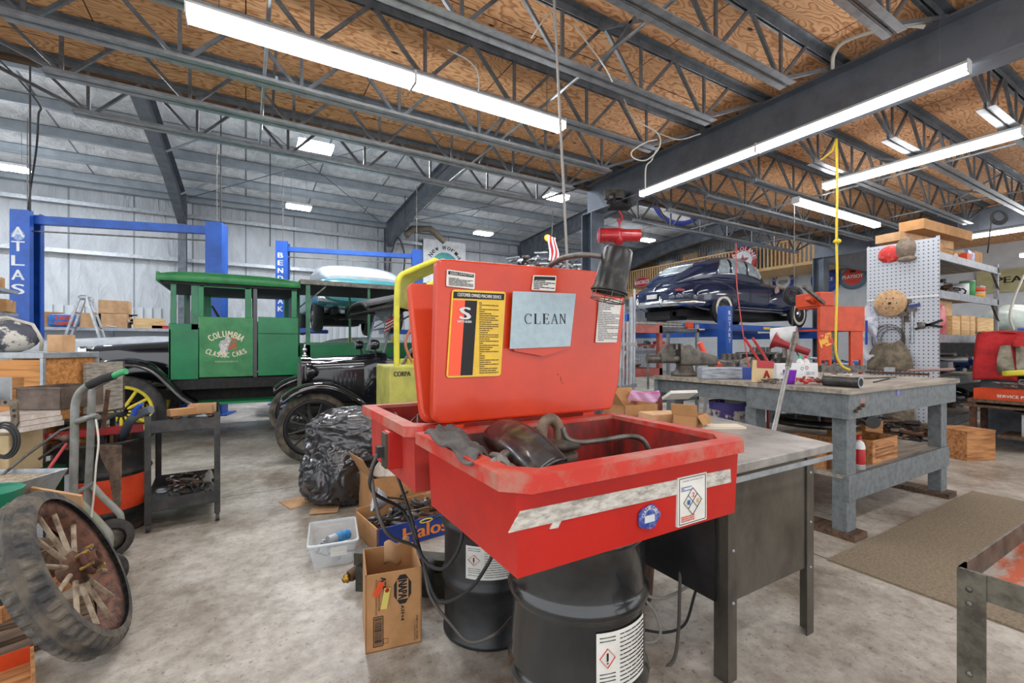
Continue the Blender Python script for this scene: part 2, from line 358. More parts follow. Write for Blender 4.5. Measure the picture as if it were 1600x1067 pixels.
def joist(x0, x1, y, span):
    mb = MB(); zt = JZ; zb = 3.74; n = 6; xa = x0+1.2; xb = x1-1.2; st = (xb-xa)/n
    for s in (-1, 1):
        mb.bx(x0, x1, y+s*.045-.035, y+s*.045+.035, zt-.008, zt); mb.bx(x0, x1, y+s*.014-.004, y+s*.014+.004, zt-.07, zt)
    mb.cur = 1
    for s in (-1, 1):
        mb.bx(xa-.12, xb+.12, y+s*.045-.032, y+s*.045+.032, zb, zb+.008); mb.bx(xa-.12, xb+.12, y+s*.014-.004, y+s*.014+.004, zb, zb+.06)
    mb.cur = 0
    for i in range(n+1):
        x = xa+st*i; mb.bar((x, y, zb+.02), (x, y, zt-.03), .03, .022)
        if i < n: mb.bar((x+.04, y, zb+.03), (x+st/2, y, zt-.03), .03); mb.bar((x+st-.04, y, zb+.03), (x+st/2, y, zt-.03), .03)
    mb.bar((xa, y, zb+.03), (x0+.12, y, zt-.05), .032); mb.bar((xb, y, zb+.03), (x1-.12, y, zt-.05), .032)
    mb.bar((xa-.0, y, zb+.03), (xa-.45, y, zt-.04), .028); mb.bar((xb, y, zb+.03), (xb+.45, y, zt-.04), .028)
    mb.bx(x0-.02, x0+.14, y-.05, y+.05, zt-.07, zt-.05); mb.bx(x1-.14, x1+.02, y-.05, y+.05, zt-.07, zt-.05)
    trim(mb, [m_joist, m_jl])
JY = [1.54+.82*k for k in range(-3, 7)]
for y in JY:
    joist(-2.65, 5.5, y, 1); joist(5.5, 13.65, y, 1)
for x in (2.7, .15, 8.3, 10.9):      # bridging
    mb = MB(); mb.tube([(x, -1.5, 3.815), (x, 6.46, 3.815)], .016, 6); trim(mb, m_jl)
    mb = MB()
    for k in range(1, 9):
        if k % 3 == 1: mb.bar((x+.1, JY[k], 3.82), (x+.1, JY[k+1], 4.2), .025); mb.bar((x+.1, JY[k], 4.2), (x+.1, JY[k+1], 3.82), .025)
    trim(mb, m_joist)
# ------------------------------------------------------------ lamps
m_tube = mat('tube_diffuser', '#ffffff', emit=TUBE); m_panel = mat('panel_diffuser', '#f4f8ff', emit=PANEL)
m_fix = mat('fixture_white', '#c8cacb', rough=.4)
def tube_lamp(a, b, z, label, seg=1, wide=.11, name='strip_light'):
    a = V((a[0], a[1], z)); b = V((b[0], b[1], z)); d = (b-a); L = d.length; rz = math.atan2(d.y, d.x)
    t = thing(name, label, 'ceiling light', (a+b)/2, rz, 'strip lights under the low ceiling')
    for i in range(seg):
        x0 = -L/2+i*L/seg; x1 = x0+L/seg
        MB().prism([(-wide/2-.01, .0), (-wide/2+.012, .075), (wide/2-.012, .075), (wide/2+.01, 0)], (x0, 0, 0), Y_, Z_, x1-x0).build('housing', m_fix, t)
        MB().prism([(-wide/2-.012, .03), (-wide/2-.008, -.02), (-wide/2+.012, -.035), (wide/2-.012, -.035), (wide/2+.008, -.02), (wide/2+.012, .03)], (x0+.015, 0, -.001), Y_, Z_, x1-x0-.03).build('diffuser', m_tube, t)
        MB().bx(x0, x1, -wide/2-.02, wide/2+.02, .036, .042).build('uplight_shield', m_fix, t)  # added flange, keeps steep upward light off the chords above
        for e in (x0+.006, x1-.006): MB().box((e, 0, .02), (.01, wide+.03, .11)).build('end_cap', m_fix, t)
    for e in (-L/2+.2, L/2-.2): MB().tube([(e, 0, .075), (e, 0, 4.27-z)], .004, 5).build('hanger', m_joist, t)
    return t
LZ = 3.64
tube_lamp((-.37, 3.94), (2.95, 3.94), LZ, 'long bright two-section strip light crossing above the red parts washer', 2, .13)
tube_lamp((5.3, 1.33), (5.3, 5.04), LZ, 'very long thin strip light hung along the left side of the big girder', 2, .06)
tube_lamp((7.4, 1.43), (7.4, 3.43), LZ, 'strip light right of the girder, running parallel to it', 1, .11)
tube_lamp((7.72, 4.0), (10.65, 4.0), LZ, 'strip light with two lit sections above the orange press', 2, .1)
tube_lamp((13.2, 1.2), (13.2, 3.4), LZ-.05, 'upper of the two far strip lights at the right edge of the room', 1, .1)
tube_lamp((15.2, 1.2), (15.2, 3.0), LZ-.3, 'lower of the two far strip lights at the right edge of the room', 1, .1)
for x, y, lb in ((-1, -.8, 'fill strip light added to the low bay just behind the camera, left'), (2.5, -.8, 'fill strip light added to the low bay just behind the camera, right'), (7.5, -1.2, 'fill strip light added near the right end of the low bay, out of view'), (10.5, .3, 'fill strip light added beyond the girder, out of view at the right'), (-1.4, 1.9, 'fill strip light added above the left shelves, out of view')):  # unseen fixtures added as fill light for the low bay
    tube_lamp((x, y), (x+2.4, y), LZ, lb, 2, .13)
def panel_lamp(p, rz, label, kw=.62):
    t = thing('high_bay_light', label, 'ceiling light', p, rz, 'panel lights under the hall roof')
    MB().bx(-kw/2-.02, kw/2+.02, -.17, .17, 0, .06).build('housing', m_fix, t)
    MB().bx(-kw/2, kw/2, -.15, .15, -.05, 0).build('diffuser', m_panel, t)
    for e in (-.2, .2): MB().tube([(e, 0, .06), (e, 0, roofz(p[1])-p[2]-.05)], .004, 5).build('hanger', m_joist, t)
for px, py, lb in ((493, 230, 'nearest bright panel light below the white hall roof'), (467, 323, 'panel light above the second blue lift post'), (14, 261, 'panel light at the left edge above the lettered blue post'),
                   (869, 308, 'panel light left of the grey column top'), (755, 364, 'farthest panel light, near the back wall')):
    panel_lamp(G(px, py, 5.28), 0, lb)
for x, y, lb in ((-6, 14, 'fill panel light added beyond the left end of the view'), (8, 9.5, 'fill panel light added above the raised blue car'), (14, 13, 'fill panel light added above the wooden loft railing'), (-7, 9, 'fill panel light added left of the lettered blue lift, out of view'), (1.5, 9, 'fill panel light added above the green truck bed')):  # extra panels added to brighten the hall
    panel_lamp((x, y, 5.6), 0, lb)
# ------------------------------------------------------------ red parts washers on drums
m_lid = mat('lid_orange_red', '#cc3808', '#be3007', rough=.35, scale=3, coat=.2)
m_tubp = mat('tub_red', '#b81d12', '#a81811', rough=.4, scale=4, bump=.03, bscale=60)
m_tubd = mat('tub_red_dusty', '#b83a30', '#a82a22', rough=.55, scale=5)
m_inner = mat('grimy_tub_red', '#9a201a', '#43241e', rough=.55, scale=9, lo=.4, hi=.62, stretch=(1,1,.3))
m_rim = mat('rim_dusty_red', '#bf3123', '#a88070', rough=.5, scale=5, lo=.47, hi=.66)
m_rimg = mat('rim_worn_grey', '#c9a79a', '#c8604f', rough=.6, scale=5, lo=.5, hi=.6)
m_yel = mat('label_yellow', '#e6bf3c', '#dcb437', rough=.5, scale=20)
m_lidor = mat('label_orange', '#f2552f', rough=.45)
m_tape = mat('worn_silver_strip', '#c9c6bd', '#8b857b', rough=.6, scale=26, lo=.42, hi=.66, stretch=(1,1,2.5))
def tub(t, x0, x1, y0, y1, H, hb, dep, chamf, mats, ins=.035):
    c = chamf
    def ring(a, z, cc): return [V(p) for p in ((x0+a, y0+a+cc, z), (x0+a+cc, y0+a, z), (x1-a-cc, y0+a, z), (x1-a, y0+a+cc, z), (x1-a, y1-a, z), (x0+a, y1-a, z))]
    # rim: top flange with a down-turned lip
    MB().rings([ring(.0, H-.036, c), ring(0, H, c), ring(.05, H, c), ring(.05, H-.02, c)], caps=False, smooth=False).build('rim', mats[1], t, solid=.004)
    b = MB(); b.rings([ring(ins+.008, hb, 0), ring(ins, H-.01, 0)], caps=False, smooth=False); b.add(ring(ins+.008, hb, 0), [tuple(range(6))[::-1]])
    b.build('tub', mats[0], t)
    i = MB(); i.rings([ring(.05, H-.003, c*.6), ring(.075, H-dep, c*.4)], caps=False, smooth=False); i.add(ring(.075, H-dep, c*.4), [tuple(range(6))]); i.build('basin', m_inner, t)
wx0, wx1, wy0, wy1 = .475, 1.33, .81, 1.42
W1 = thing('parts_washer', 'red parts washer with upright lid holding a sheet reading CLEAN, on the front black drum', 'parts washer', (0,0,0))
tub(W1, wx0, wx1, wy0, wy1, 1.0, .77, .2, .052, (m_tubp, m_rim), .03)
FY = wy0+.034
def fpt(px, py): p = YP(px, py, FY); return (p.x, p.z)
s = MB(); pl = [fpt(*q) for q in ((794,832),(812,798),(1140,732),(1141,753),(876,813),(871,824),(858,826),(863,816))]
s.prism(pl[::-1] if 0 else pl, (0, FY+.0, 0), X_, Z_, .003); s.build('silver_strip', m_tape, W1)
# oval workshop sticker
p = YP(1013, 807, FY); s = MB(); s.prism([(p.x+.04*math.cos(a)*(1+.06*math.cos(5*a)), p.z+.031*math.sin(a)*(1+.06*math.cos(5*a))) for a in [i*PI/20 for i in range(40)]], (0, FY-.001, 0), X_, Z_, .003)
st = s.build('round_sticker', mat('sticker_blue', '#2b3a86', '#6b78b8', rough=.4, scale=70, lo=.45, hi=.6), W1)
s = MB(); arc_text(s, 'CLASSIC CARS', (p.x, FY-.005, p.z), X_, Z_, .026, .011, PI*.95, PI*.05); s.prism([(p.x+a*.018, p.z-.004+b*.009) for a, b in ((-1,-1),(1,-1),(1,1),(-1,1))], (0, FY-.004, 0), X_, Z_, .002); s.build('lettering', m_white, st)
# hazard diamond sticker
p0 = YP(1057, 757, FY); p1 = YP(1102, 800, FY); a = MB(); cx = (p0.x+p1.x)/2; cz = (p0.z+p1.z)/2; hw = (p1.x-p0.x)/2; hh = .068
a.bx(cx-hw, cx+hw, FY-.0045, FY+.003, cz-hh, cz+hh); st = a.build('hazard_label', m_paper, W1)
k = MB(); fy = FY-.0056
def frame2(mb, cx, cz, w, h, t, y):
    for s_ in (-1, 1): mb.bx(cx-w, cx+w, y, y+.001, cz+s_*h-t, cz+s_*h+t); mb.bx(cx+s_*w-t, cx+s_*w+t, y, y+.001, cz-h, cz+h)
frame2(k, cx, cz, hw*.9, hh*.93, .0008, fy)
dz = hw*.62
for q0, q1 in (((0,dz),(dz,0)),((dz,0),(0,-dz)),((0,-dz),(-dz,0)),((-dz,0),(0,dz)),((-dz/2,dz/2),(dz/2,-dz/2)),((-dz/2,-dz/2),(dz/2,dz/2))):
    k.bar((cx+q0[0], fy, cz-.005+q0[1]), (cx+q1[0], fy, cz-.005+q1[1]), .0014, .001)
put_text(k, 'HAZARD COMMUNICATION', (cx, fy, cz+hh*.82), X_, Z_, hw*1.4, .004)
k.build('diamond_outline', m_ink, st)
for ch, q, c in (('2', (0, dz*.5), '#d8442c'), ('1', (-dz*.5, 0), '#3d5c9a'), ('0', (dz*.5, 0), '#dca032')):
    b = MB(); put_text(b, ch, (cx+q[0], fy-.001, cz-.005+q[1]), X_, Z_, .009, .013, .0006); b.build('numeral', mat('ink'+c, c), st)
b = MB(); print_lines(b, cx-hw*.8, cx-hw*.1, cz+hh*.4, cz+hh*.6, 3, (0, fy, 0), X_, Z_, 5); b.build('print', mat('ink#3d5c9a', '#3d5c9a'), st)
b = MB(); print_lines(b, cx-hw*.8, cx+hw*.1, cz-hh*.85, cz-hh*.6, 3, (0, fy, 0), X_, Z_, 6); b.build('print', mat('ink#d8442c', '#d8442c'), st)
# lid
LY = 1.425
def lp(px, py, y=LY): q = YP(px, py, y); return (q.x, q.z)
def rounded(poly, rads, n=5):
    out = []; k = len(poly)
    for i in range(k):
        p = V((*poly[i], 0)); a = V((*poly[i-1], 0)); b = V((*poly[(i+1) % k], 0)); r = rads[i]
        p0 = p+(a-p).normalized()*r; p1 = p+(b-p).normalized()*r
        for j in range(n+1):
            t = j/n; q = p0*(1-t)**2+p*2*t*(1-t)+p1*t*t; out.append((q.x, q.y))
    return out
lo = rounded([lp(677, 664), lp(956, 640), lp(967, 600), lp(980, 427), lp(684, 403)], [.045, .02, .02, .02, .022])
b = MB(); b.prism(lo, (0, LY, 0), X_, Z_, -.045); lid = b.build('lid', m_lid, W1, bevel=.008)
for px in (712, 920):
    q = lp(px, 655); MB().bx(q[0]-.03, q[0]+.03, LY+.0, LY+.006, .995, 1.012).build('hinge', m_lid, W1)
def plate(parent, name, pxr, m, y, t=.002, r=.004):
    a = lp(pxr[0], pxr[3], y); b_ = lp(pxr[2], pxr[1], y); c_ = lp((pxr[0]+pxr[2])/2, pxr[1], y); w0 = b_[0]-a[0]
    pts = [(lp(x, yy, y)) for x, yy in pxr[4]] if len(pxr) > 4 else [(a[0], a[1]), (b_[0], a[1]), (b_[0], b_[1]), (a[0], b_[1])]
    return MB().prism(rounded(pts, [r]*4, 3), (0, y, 0), X_, Z_, t).build(name, m, parent), pts
def quadframe(pts):      # local placement in the label: s across, t up
    A, B, C_, D_ = [V((p[0], 0, p[1])) for p in pts]
    return lambda s_, t_: (A*(1-s_)+B*s_)*(1-t_)+(D_*(1-s_)+C_*s_)*t_
def patch(parent, name, F, s0, s1, t0, t1, m, y):
    P = [F(s0, t0), F(s1, t0), F(s1, t1), F(s0, t1)]; return MB().prism([(p.x, p.z) for p in P], (0, y, 0), X_, Z_, .0015).build(name, m, parent)
yl = LY-.004
L1, q = plate(W1, 'instruction_label', (0,0,0,0,[(697,447),(741,452),(742,427),(698,421)]), m_paper, yl); F = quadframe(q)
patch(L1, 'header', F, .05, .95, .72, .92, m_ink, yl-.002)
k = MB(); c = F(.5, .82); put_text(k, 'GENERAL INSTRUCTIONS', (c.x, yl-.0045, c.z), X_, Z_, .085, .008); k.build('lettering', m_paper, L1)
k = MB(); a0 = F(.08, .05); a1 = F(.94, .68); print_lines(k, a0.x, a1.x, a0.z, a1.z-.004, 7, (0, yl-.002, 0), X_, Z_, 2); k.build('print', m_ink, L1)
L2, q = plate(W1, 'notice_label', (0,0,0,0,[(830,453),(867,455),(869,431),(833,430)]), m_paper, yl); F = quadframe(q)
patch(L2, 'header', F, .05, .95, .7, .92, m_ink, yl-.002)
k = MB(); a0 = F(.08, .05); a1 = F(.94, .65); print_lines(k, a0.x, a1.x, a0.z, a1.z, 6, (0, yl-.002, 0), X_, Z_, 3); k.build('print', m_ink, L2)
L3, q = plate(W1, 'service_label', (0,0,0,0,[(697,590),(782,587),(790,456),(706,452)]), m_yel, yl, r=.012); F = quadframe(q)
patch(L3, 'header', F, .03, .97, .9, .975, m_ink, yl-.002)
k = MB(); c = F(.5, .937); put_text(k, 'CUSTOMER OWNED MACHINE SERVICE', (c.x, yl-.0045, c.z), X_, Z_, .17, .012, .0003); k.build('lettering', m_paper, L3)
patch(L3, 'orange_band', F, .03, .24, .02, .88, m_lidor, yl-.002); patch(L3, 'black_band', F, .24, .46, .02, .88, m_ink, yl-.002)
k = MB(); c = F(.25, .73); put_text(k, 'S', (c.x, yl-.0052, c.z), X_, Z_, .038, .042, .003); c = F(.245, .635); put_text(k, 'SAFETY-KLEEN', (c.x, yl-.0052, c.z), X_, Z_, .052, .008, .0004); k.build('logo', m_white, L3)
k = MB(); a0 = F(.5, .87); a1 = F(.95, .03); a0, a1 = V((a0.x,0,a1.z)), V((a1.x,0,a0.z)); print_lines(k, a0.x, a1.x, a0.z, a1.z, 34, (0, yl-.002, 0), X_, Z_, 4); k.build('print', mat('brown_ink', '#6b5420'), L3)
CL, q = plate(W1, 'clean_sign', (0,0,0,0,[(796,545),(890,541),(899,459),(801,455)]), mat('pale_blue_sheet', '#a7bcc4', '#9cb1ba', rough=.35, scale=30), LY-.02, .004, .002); F = quadframe(q)
# serif capitals: strokes plus bracket serifs
k = MB(); 
for i, ch in enumerate('CLEAN'):
    c = F(.255+i*.14, .52); yy = LY-.0252; h = .037; wd = .031
    def st_(x0, z0, x1, z1, t): k.bar((c.x+x0*wd/2, yy, c.z+z0*h/2), (c.x+x1*wd/2, yy, c.z+z1*h/2), t, .001)
    th, tn_ = .0068, .0026
    if ch == 'C':
        for j in range(14):
            a = math.radians(48+j*19); b2 = math.radians(48+(j+1)*19); tt = tn_+(th-tn_)*abs(math.cos((a+b2)/2))
            st_(math.cos(a), math.sin(a), math.cos(b2), math.sin(b2), tt)
        st_(.75, .95, .75, .45, tn_)
    if ch in 'LE':
        st_(-.55, -1, -.55, 1, th); st_(-.95, -1, .8, -1, tn_); st_(.8, -1, .85, -.5, tn_); st_(-.95, 1, -.2 if ch == 'L' else .7, 1, tn_)
        if ch == 'E': st_(-.5, .05, .35, .05, tn_); st_(.7, 1, .72, .6, tn_); st_(.35, .3, .35, -.2, tn_)
    if ch == 'A': st_(-.8, -1, 0, 1, tn_); st_(0, 1, .75, -1, th); st_(-.45, -.25, .45, -.25, tn_); st_(-1.1, -1, -.4, -1, tn_); st_(.3, -1, 1.1, -1, tn_)
    if ch == 'N': st_(-.7, -1, -.7, 1, tn_); st_(-.7, 1, .7, -1, th); st_(.7, 1, .7, -1, tn_); st_(-1, -1, -.35, -1, tn_); st_(.35, 1, 1.05, 1, tn_); st_(-1, 1, -.6, 1, tn_)
k.build('lettering', m_ink, CL)
b = MB(); q0 = lp(797, 545); q1 = lp(889, 541); b.prism([(q0[0], q0[1]+.004), (q0[0]+.01, q0[1]-.008), ((q0[0]+q1[0])/2, q0[1]-.028), (q1[0]-.01, q1[1]-.006), (q1[0], q1[1]+.004)], (0, LY, 0), X_, Z_, .017); b.build('sheet_pocket', m_lid, W1)
L4, q = plate(W1, 'white_notice', (0,0,0,0,[(930,535),(963,535),(971,468),(936,466)]), m_paper, yl); F = quadframe(q)
k = MB(); a0 = F(.1, .03); a1 = F(.9, .97); print_lines(k, a0.x, a1.x, a0.z, a1.z, 24, (0, yl-.002, 0), X_, Z_, 9); k.build('print', mat('grey_ink', '#77777a'), L4)
for px, py, sx, sz in ((876,592,.002,.02),(872,585,.003,.008),(879,598,.004,.006),(901,497,.002,.003),(669,440,.003,.003)):
    q = lp(px, py); MB().box((q[0], LY-.0005, q[1]), (sx, .001, sz)).build('scuff', mat('scuff_dark', '#7a1f14'), W1)
# rear washer
W2 = thing('parts_washer', 'second red parts washer behind the first, its salmon lid leaning back', 'parts washer', (0,0,0))
tub(W2, .475, 1.33, 1.5, 2.2, 1.0, .765, .2, .052, (m_tubd, m_rim), .03)
b = MB(); b.prism(rounded([(0,0),(.82,0),(.82,.53),(0,.53)], [.05,.02,.02,.02]), (0,0,0), X_, Z_, -.045)
tl = MB(); tl.v = b.v; tl.f = b.f; tl.sm = b.sm; tl.mi = b.mi; tl.xf(Matrix.Translation((.53, 1.51, 1.015))@Matrix.Rotation(math.radians(-17), 4, 'X')).build('lid', mat('lid_salmon', '#d24320', '#c63b1a', rough=.4, scale=3), W2, bevel=.008)
b = MB(); rnd = random.Random(5)
for i in range(14):
    x = .56+rnd.random()*.35; y = 1.62+rnd.random()*.4; b.tube([(x, y, .9), (x+rnd.uniform(-.08,.08), y+rnd.uniform(-.05,.05), .985+rnd.random()*.04), (x+rnd.uniform(-.1,.1), y+rnd.uniform(-.1,.1), .93)], .006, 6)
tag(b.build('hose_tangle', mat('dirty_hose', '#6e6258', '#453a33', rough=.7)), 'tangle of dirty hoses lying in the tub of the rear red washer', 'hose', kind='stuff')
# switch box on the rear washer with its leads
sb = thing('switch_box', 'small red and black switch box on the left side of the rear washer tub', 'switch box', (0,0,0))
MB().bx(.455, .515, 1.68, 1.74, .82, .96).build('box', m_tubp, sb, bevel=.004); MB().bx(.445, .455, 1.68, 1.74, .825, .955).build('cover_plate', mat('tan_plate', '#4c4438', rough=.6), sb); MB().bx(.42, .445, 1.695, 1.725, .865, .905).build('plug', m_cable, sb)
def smooth(pts, n=10):
    pts = [V(p) for p in pts]; out = []; P = [pts[0]*2-pts[1]]+pts+[pts[-1]*2-pts[-2]]
    for i in range(1, len(P)-2):
        for j in range(n):
            t = j/n; a, b, c, d = P[i-1:i+3]
            out.append(.5*((2*b)+(-a+c)*t+(2*a-5*b+4*c-d)*t*t+(-a+3*b-3*c+d)*t**3))
    return out+[pts[-1]]
def cable(name, pts, r, m, label, group=None, cat='cable', n=7):
    return tag(MB().tube(smooth(pts), r, n).build(name, m), label, cat, group)
cable('power_cable', [(.42,1.7,.88), (.4,1.7,.8), (.43,1.62,.62), D(655,860,1.85), D(672,930,1.85), D(705,975,1.75), D(735,1003,1.66), D(775,990,1.62), D(800,965,1.75)], .0065, mat('dirty_cable','#4f4b46',rough=.6), 'grey power cable sweeping low in front of the rear drum')
cable('power_cable', [(.42,1.72,.87), (.4,1.7,.75), D(632,800,1.9), D(660,870,1.8), D(688,889,1.7), D(710,870,1.66), D(722,835,1.66), D(715,800,1.72), D(700,770,1.85)], .007, m_cable, 'black cable looping up in front of the rear drum towards the tub')
cable('power_cable', [(.46,1.74,.85), D(612,720,2.0), D(640,800,1.9), D(662,880,1.82), D(680,932,1.75), D(700,940,1.7), D(735,920,1.62), D(760,885,1.58), D(775,855,1.6), D(790,820,1.65)], .0065, m_cable, 'thin black cable crossing the printed label of the rear drum')
cable('drain_hose', [D(1068,826,1.95), D(1064,870,1.9), D(1062,930,1.85), D(1060,985,1.84), D(1053,1030,1.82), D(1030,1048,1.8), D(1006,1042,1.8)], .007, mat('dirty_cable','#4f4b46',rough=.6), 'thick grey hose hanging straight down beside the steel bench leg')
cable('drain_hose', [D(1128,812,1.95), D(1105,860,1.95), D(1090,900,1.95), D(1060,925,1.95), D(1030,935,1.95), D(1004,928,1.95)], .007, m_grcable, 'grey hose curving left under the steel bench')
cable('power_cable', [D(1124,812,1.98), D(1100,880,1.98), D(1085,930,1.98), D(1070,975,1.98), D(1040,988,1.98), D(1004,984,1.98)], .006, m_cable, 'black cord sagging under the steel bench')
cable('drain_hose', [D(1004,933,1.9), D(1022,955,1.9), D(1032,985,1.9), D(1024,1002,1.9), D(1005,1003,1.9)], .006, m_grcable, 'short looped grey cord right of the front drum')
# things in the front basin
hc = thing('engine_cover', 'glossy black curved steel engine cover leaning in the front red basin', 'engine part', (0,0,0))
A0 = D(778,668,1.5); A1 = D(868,735,1.12); dd = (A1-A0).normalized(); su = V((.62,.55,.35)); su = (su-dd*su.dot(dd)).normalized(); up = dd.cross(su); up = up if up.z > 0 else -up
def shell(u, v):
    t = -PI*.12+v*PI*.95; r1 = .05*(1-.1*(2*u-1)**4); return A0.lerp(A1, u)+su*(-math.cos(t))*r1*1.15+up*math.copysign(abs(math.sin(t))**.6, math.sin(t))*r1*.85+V((0,0,.018*math.sin(u*PI)))-V((0,0,.02))
b = MB(); b.grid(shell, 24, 14); b.build('cover_body', mat('glossy_black_scuffed', '#15161a', '#5a5348', rough=.34, scale=16, lo=.46, hi=.7, coat=.25), hc, solid=.004)
for v in (0, 1): MB().tube([shell(i/24, v) for i in range(25)], .005, 6).build('rolled_edge', m_black, hc)
fc = thing('flexible_spout', 'grimy tap and ribbed flexible spout standing in the front red basin', 'tap', (0,0,0))
o = D(878,690,1.42)
MB().lathe([(.0,.0),(.05,.0),(.05,.04),(.035,.05),(.06,.06),(.06,.075),(.025,.085),(.02,.1),(0,.1)], (o.x, o.y, o.z-.075), (0,0,1), 20).build('pump_cap', mat('grime_brown', '#5a4c40', '#2f2a27', rough=.6, scale=20), fc)
MB().tube(smooth([(o.x-.01,o.y,o.z), (o.x-.015,o.y,o.z+.05), (o.x-.045,o.y,o.z+.075), (o.x-.075,o.y,o.z+.05), (o.x-.075,o.y,o.z-.03)]), .018, 10).build('elbow_pipe', mat('grime_tan', '#7d6957', '#54463a', rough=.6, scale=20), fc)
pts = smooth([D(879,668,1.4), D(885,684,1.4), D(905,691,1.4), D(940,688,1.42), D(980,682,1.44), D(1002,686,1.44), D(1013,702,1.44), D(1012,718,1.44)], 16)
MB().tube(pts, [.0095 if i % 2 else .0075 for i in range(len(pts))], 8).build('ribbed_hose', m_dull, fc)
b = MB()
cA, cB, cC, cD = G(663,690,1.005), G(708,674,1.005), G(768,728,.95), G(736,745,.97); b.grid(lambda u, v: cA.lerp(cB, v).lerp(cD.lerp(cC, v), u)+V((0,0,.024+.022*math.sin(v*PI)*math.sin(u*2.4)+.007*math.sin(u*13+v*4)+.005*math.sin(v*16+u*3)))+V((.005*math.sin(v*7),.005*math.sin(u*8),0)), 30, 16)
cl = b.build('rag', mat('dark_grey_cloth', '#5d5b59', '#3d3a39', rough=.85, scale=14, bump=.2), solid=.006); tag(cl, 'dark grey rubber cloth draped over the left rim of the front washer', 'cloth')
b = MB()
for q in (((770,700),(800,735)),((790,712),(760,728)),((775,720),(815,738)),((765,738),(800,728)),((790,696),(770,744))):
    b.tube(smooth([D(*q[0],1.16)+V((0,0,-.02)), (D(*q[0],1.14)+D(*q[1],1.08))/2+V((0,0,0)), D(*q[1],1.1)+V((0,0,-.01))]), .011, 8)
tag(b.build('metal_parts', m_dull), 'loose dark metal parts heaped in the left end of the front basin', 'parts', kind='stuff')
# work lamp on a gooseneck
wl = thing('work_lamp', 'gooseneck work lamp with a black cylindrical shade beside the CLEAN lid', 'lamp', (0,0,0))
top = D(966,390,1.62); bot = D(952,455,1.62)
b = MB(); ax = (bot-top); b.lathe([(.0,-.002),(.045,-.002),(.052,.004),(.056,ax.length*.5),(.058,ax.length*.9),(.066,ax.length),(.066,ax.length+.004)], top, ax, 24)
b.build('lamp_shade', mat('shade_black_worn', '#232325', '#625c50', rough=.35, scale=7, lo=.5, hi=.68, metal=.3), wl, solid=.002)
g = MB(); n = ax.normalized(); uu, vv, _ = basis(n)
for k2 in (0.008, .034):
    c = bot+n*k2; g.tube([c+(uu*math.cos(t)+vv*math.sin(t))*.06 for t in [i*PI/12 for i in range(24)]], .002, 5, closed=True)
for i in range(6): t = i*PI/3; e = (uu*math.cos(t)+vv*math.sin(t))*.06; g.tube([bot+e, bot+e+n*.034], .0018, 5)
g.tube([bot+n*.034-uu*.06, bot+n*.034+uu*.06], .0018, 5); g.tube([bot+n*.034-vv*.06, bot+n*.034+vv*.06], .0018, 5)
g.build('wire_guard', m_dull, wl)
MB().tube(smooth([D(940,400,1.62), D(910,398,1.64), D(885,402,1.7), D(868,409,1.78), D(857,425,1.85), (D(852,500,1.9))]), .01, 10).build('gooseneck', m_dull, wl)
# drums
m_drum = mat('drum_black', '#17191b', '#222527', rough=.22, scale=5, coat=.5)
m_drum2 = mat('drum_black_dull', '#1c1e20', '#2e3032', rough=.4, scale=9)
def drum(c, r, H, m, label, hoops, name='oil_drum', opened=False, mband=None):
    t = thing(name, label, 'drum', c); P = [(r*.97, 0), (r+.006, .004), (r+.006, .018), (r, .024)]
    for h in hoops:
        P += [(r, h-.03), (r+.004, h-.02), (r+.013, h-.006), (r+.013, h+.006), (r+.004, h+.02), (r, h+.03)]
    P += [(r, H-.024), (r+.007, H-.018), (r+.007, H-.004), (r, H)]
    b = MB(); b.lathe(P, n=56)
    if opened: b.lathe([(r, H), (r-.004, H), (r-.006, .03), (0, .03)], n=56)
    else: b.lathe([(r, H), (r-.006, H-.014), (0, H-.014)], n=56)
    b.lathe([(0, 0), (r*.97, 0)], n=56)
    if mband:
        b.build('body', m, t)
        k = MB(); k.lathe([(r+.0035, hoops[0]-.012), (r+.0035, hoops[1]-.04)] if 0 else [(r+.003, mband[1]), (r+.003, mband[2])], n=56); k.build('painted_band', mband[0], t)
    else: b.build('body', m, t)
    return t
def drum_label(t, r, z0, z1, a0, a1):
    b = MB(); n = 14
    b.rings([[V(((r+.0025)*math.cos(a0+(a1-a0)*i/n), (r+.0025)*math.sin(a0+(a1-a0)*i/n), z)) for i in range(n+1)] for z in (z0, z1)], closed=False, caps=False)
    o = b.build('drum_label', m_paper, t)
    def at(s_, t_, e=.004): a = a0+(a1-a0)*s_; return V(((r+e)*math.cos(a), (r+e)*math.sin(a), z0+(z1-z0)*t_))
    k = MB(); c = [at(.17, .42), at(.29, .58), at(.17, .74), at(.05, .58)]
    for i in range(4): k.bar(c[i], c[(i+1) % 4], .003, .001)
    k.build('warning_diamond', mat('ink#c83a2c', '#c83a2c'), o)
    k = MB(); k.bar(at(.17, .53), at(.17, .66), .006, .001); k.bar(at(.17, .485), at(.17, .505), .005, .001)
    rnd = random.Random(3)
    for i in range(13):
        tt = .93-i*.07; s_ = .38
        while s_ < .96:
            e = min(.97, s_+rnd.uniform(.04, .2)); k.bar(at(s_, tt), at((s_+e)/2, tt), .003, .0006); k.bar(at((s_+e)/2, tt), at(e, tt), .003, .0006); s_ = e+.015
    for tt in (.92, .86, .32, .26, .2, .12): k.bar(at(.05, tt), at(.3, tt), .003, .001)
    k.build('print', m_ink, o)
d1 = drum((.905, 1.13, 0), .207, .735, m_drum, 'glossy black steel drum carrying the front red washer', (.30, .545)); 
def vang(c, px, z=None):      # angle on the drum facing the given pixel column
    return math.atan2(-c[1], -c[0])
a = vang((.905, 1.13), 0); drum_label(d1, .207, .335, .50, a+.25, a+1.15)
d2 = drum((.976, 1.862, 0), .207, .735, m_drum2, 'dull black steel drum under the rear red washer', (.25, .49))
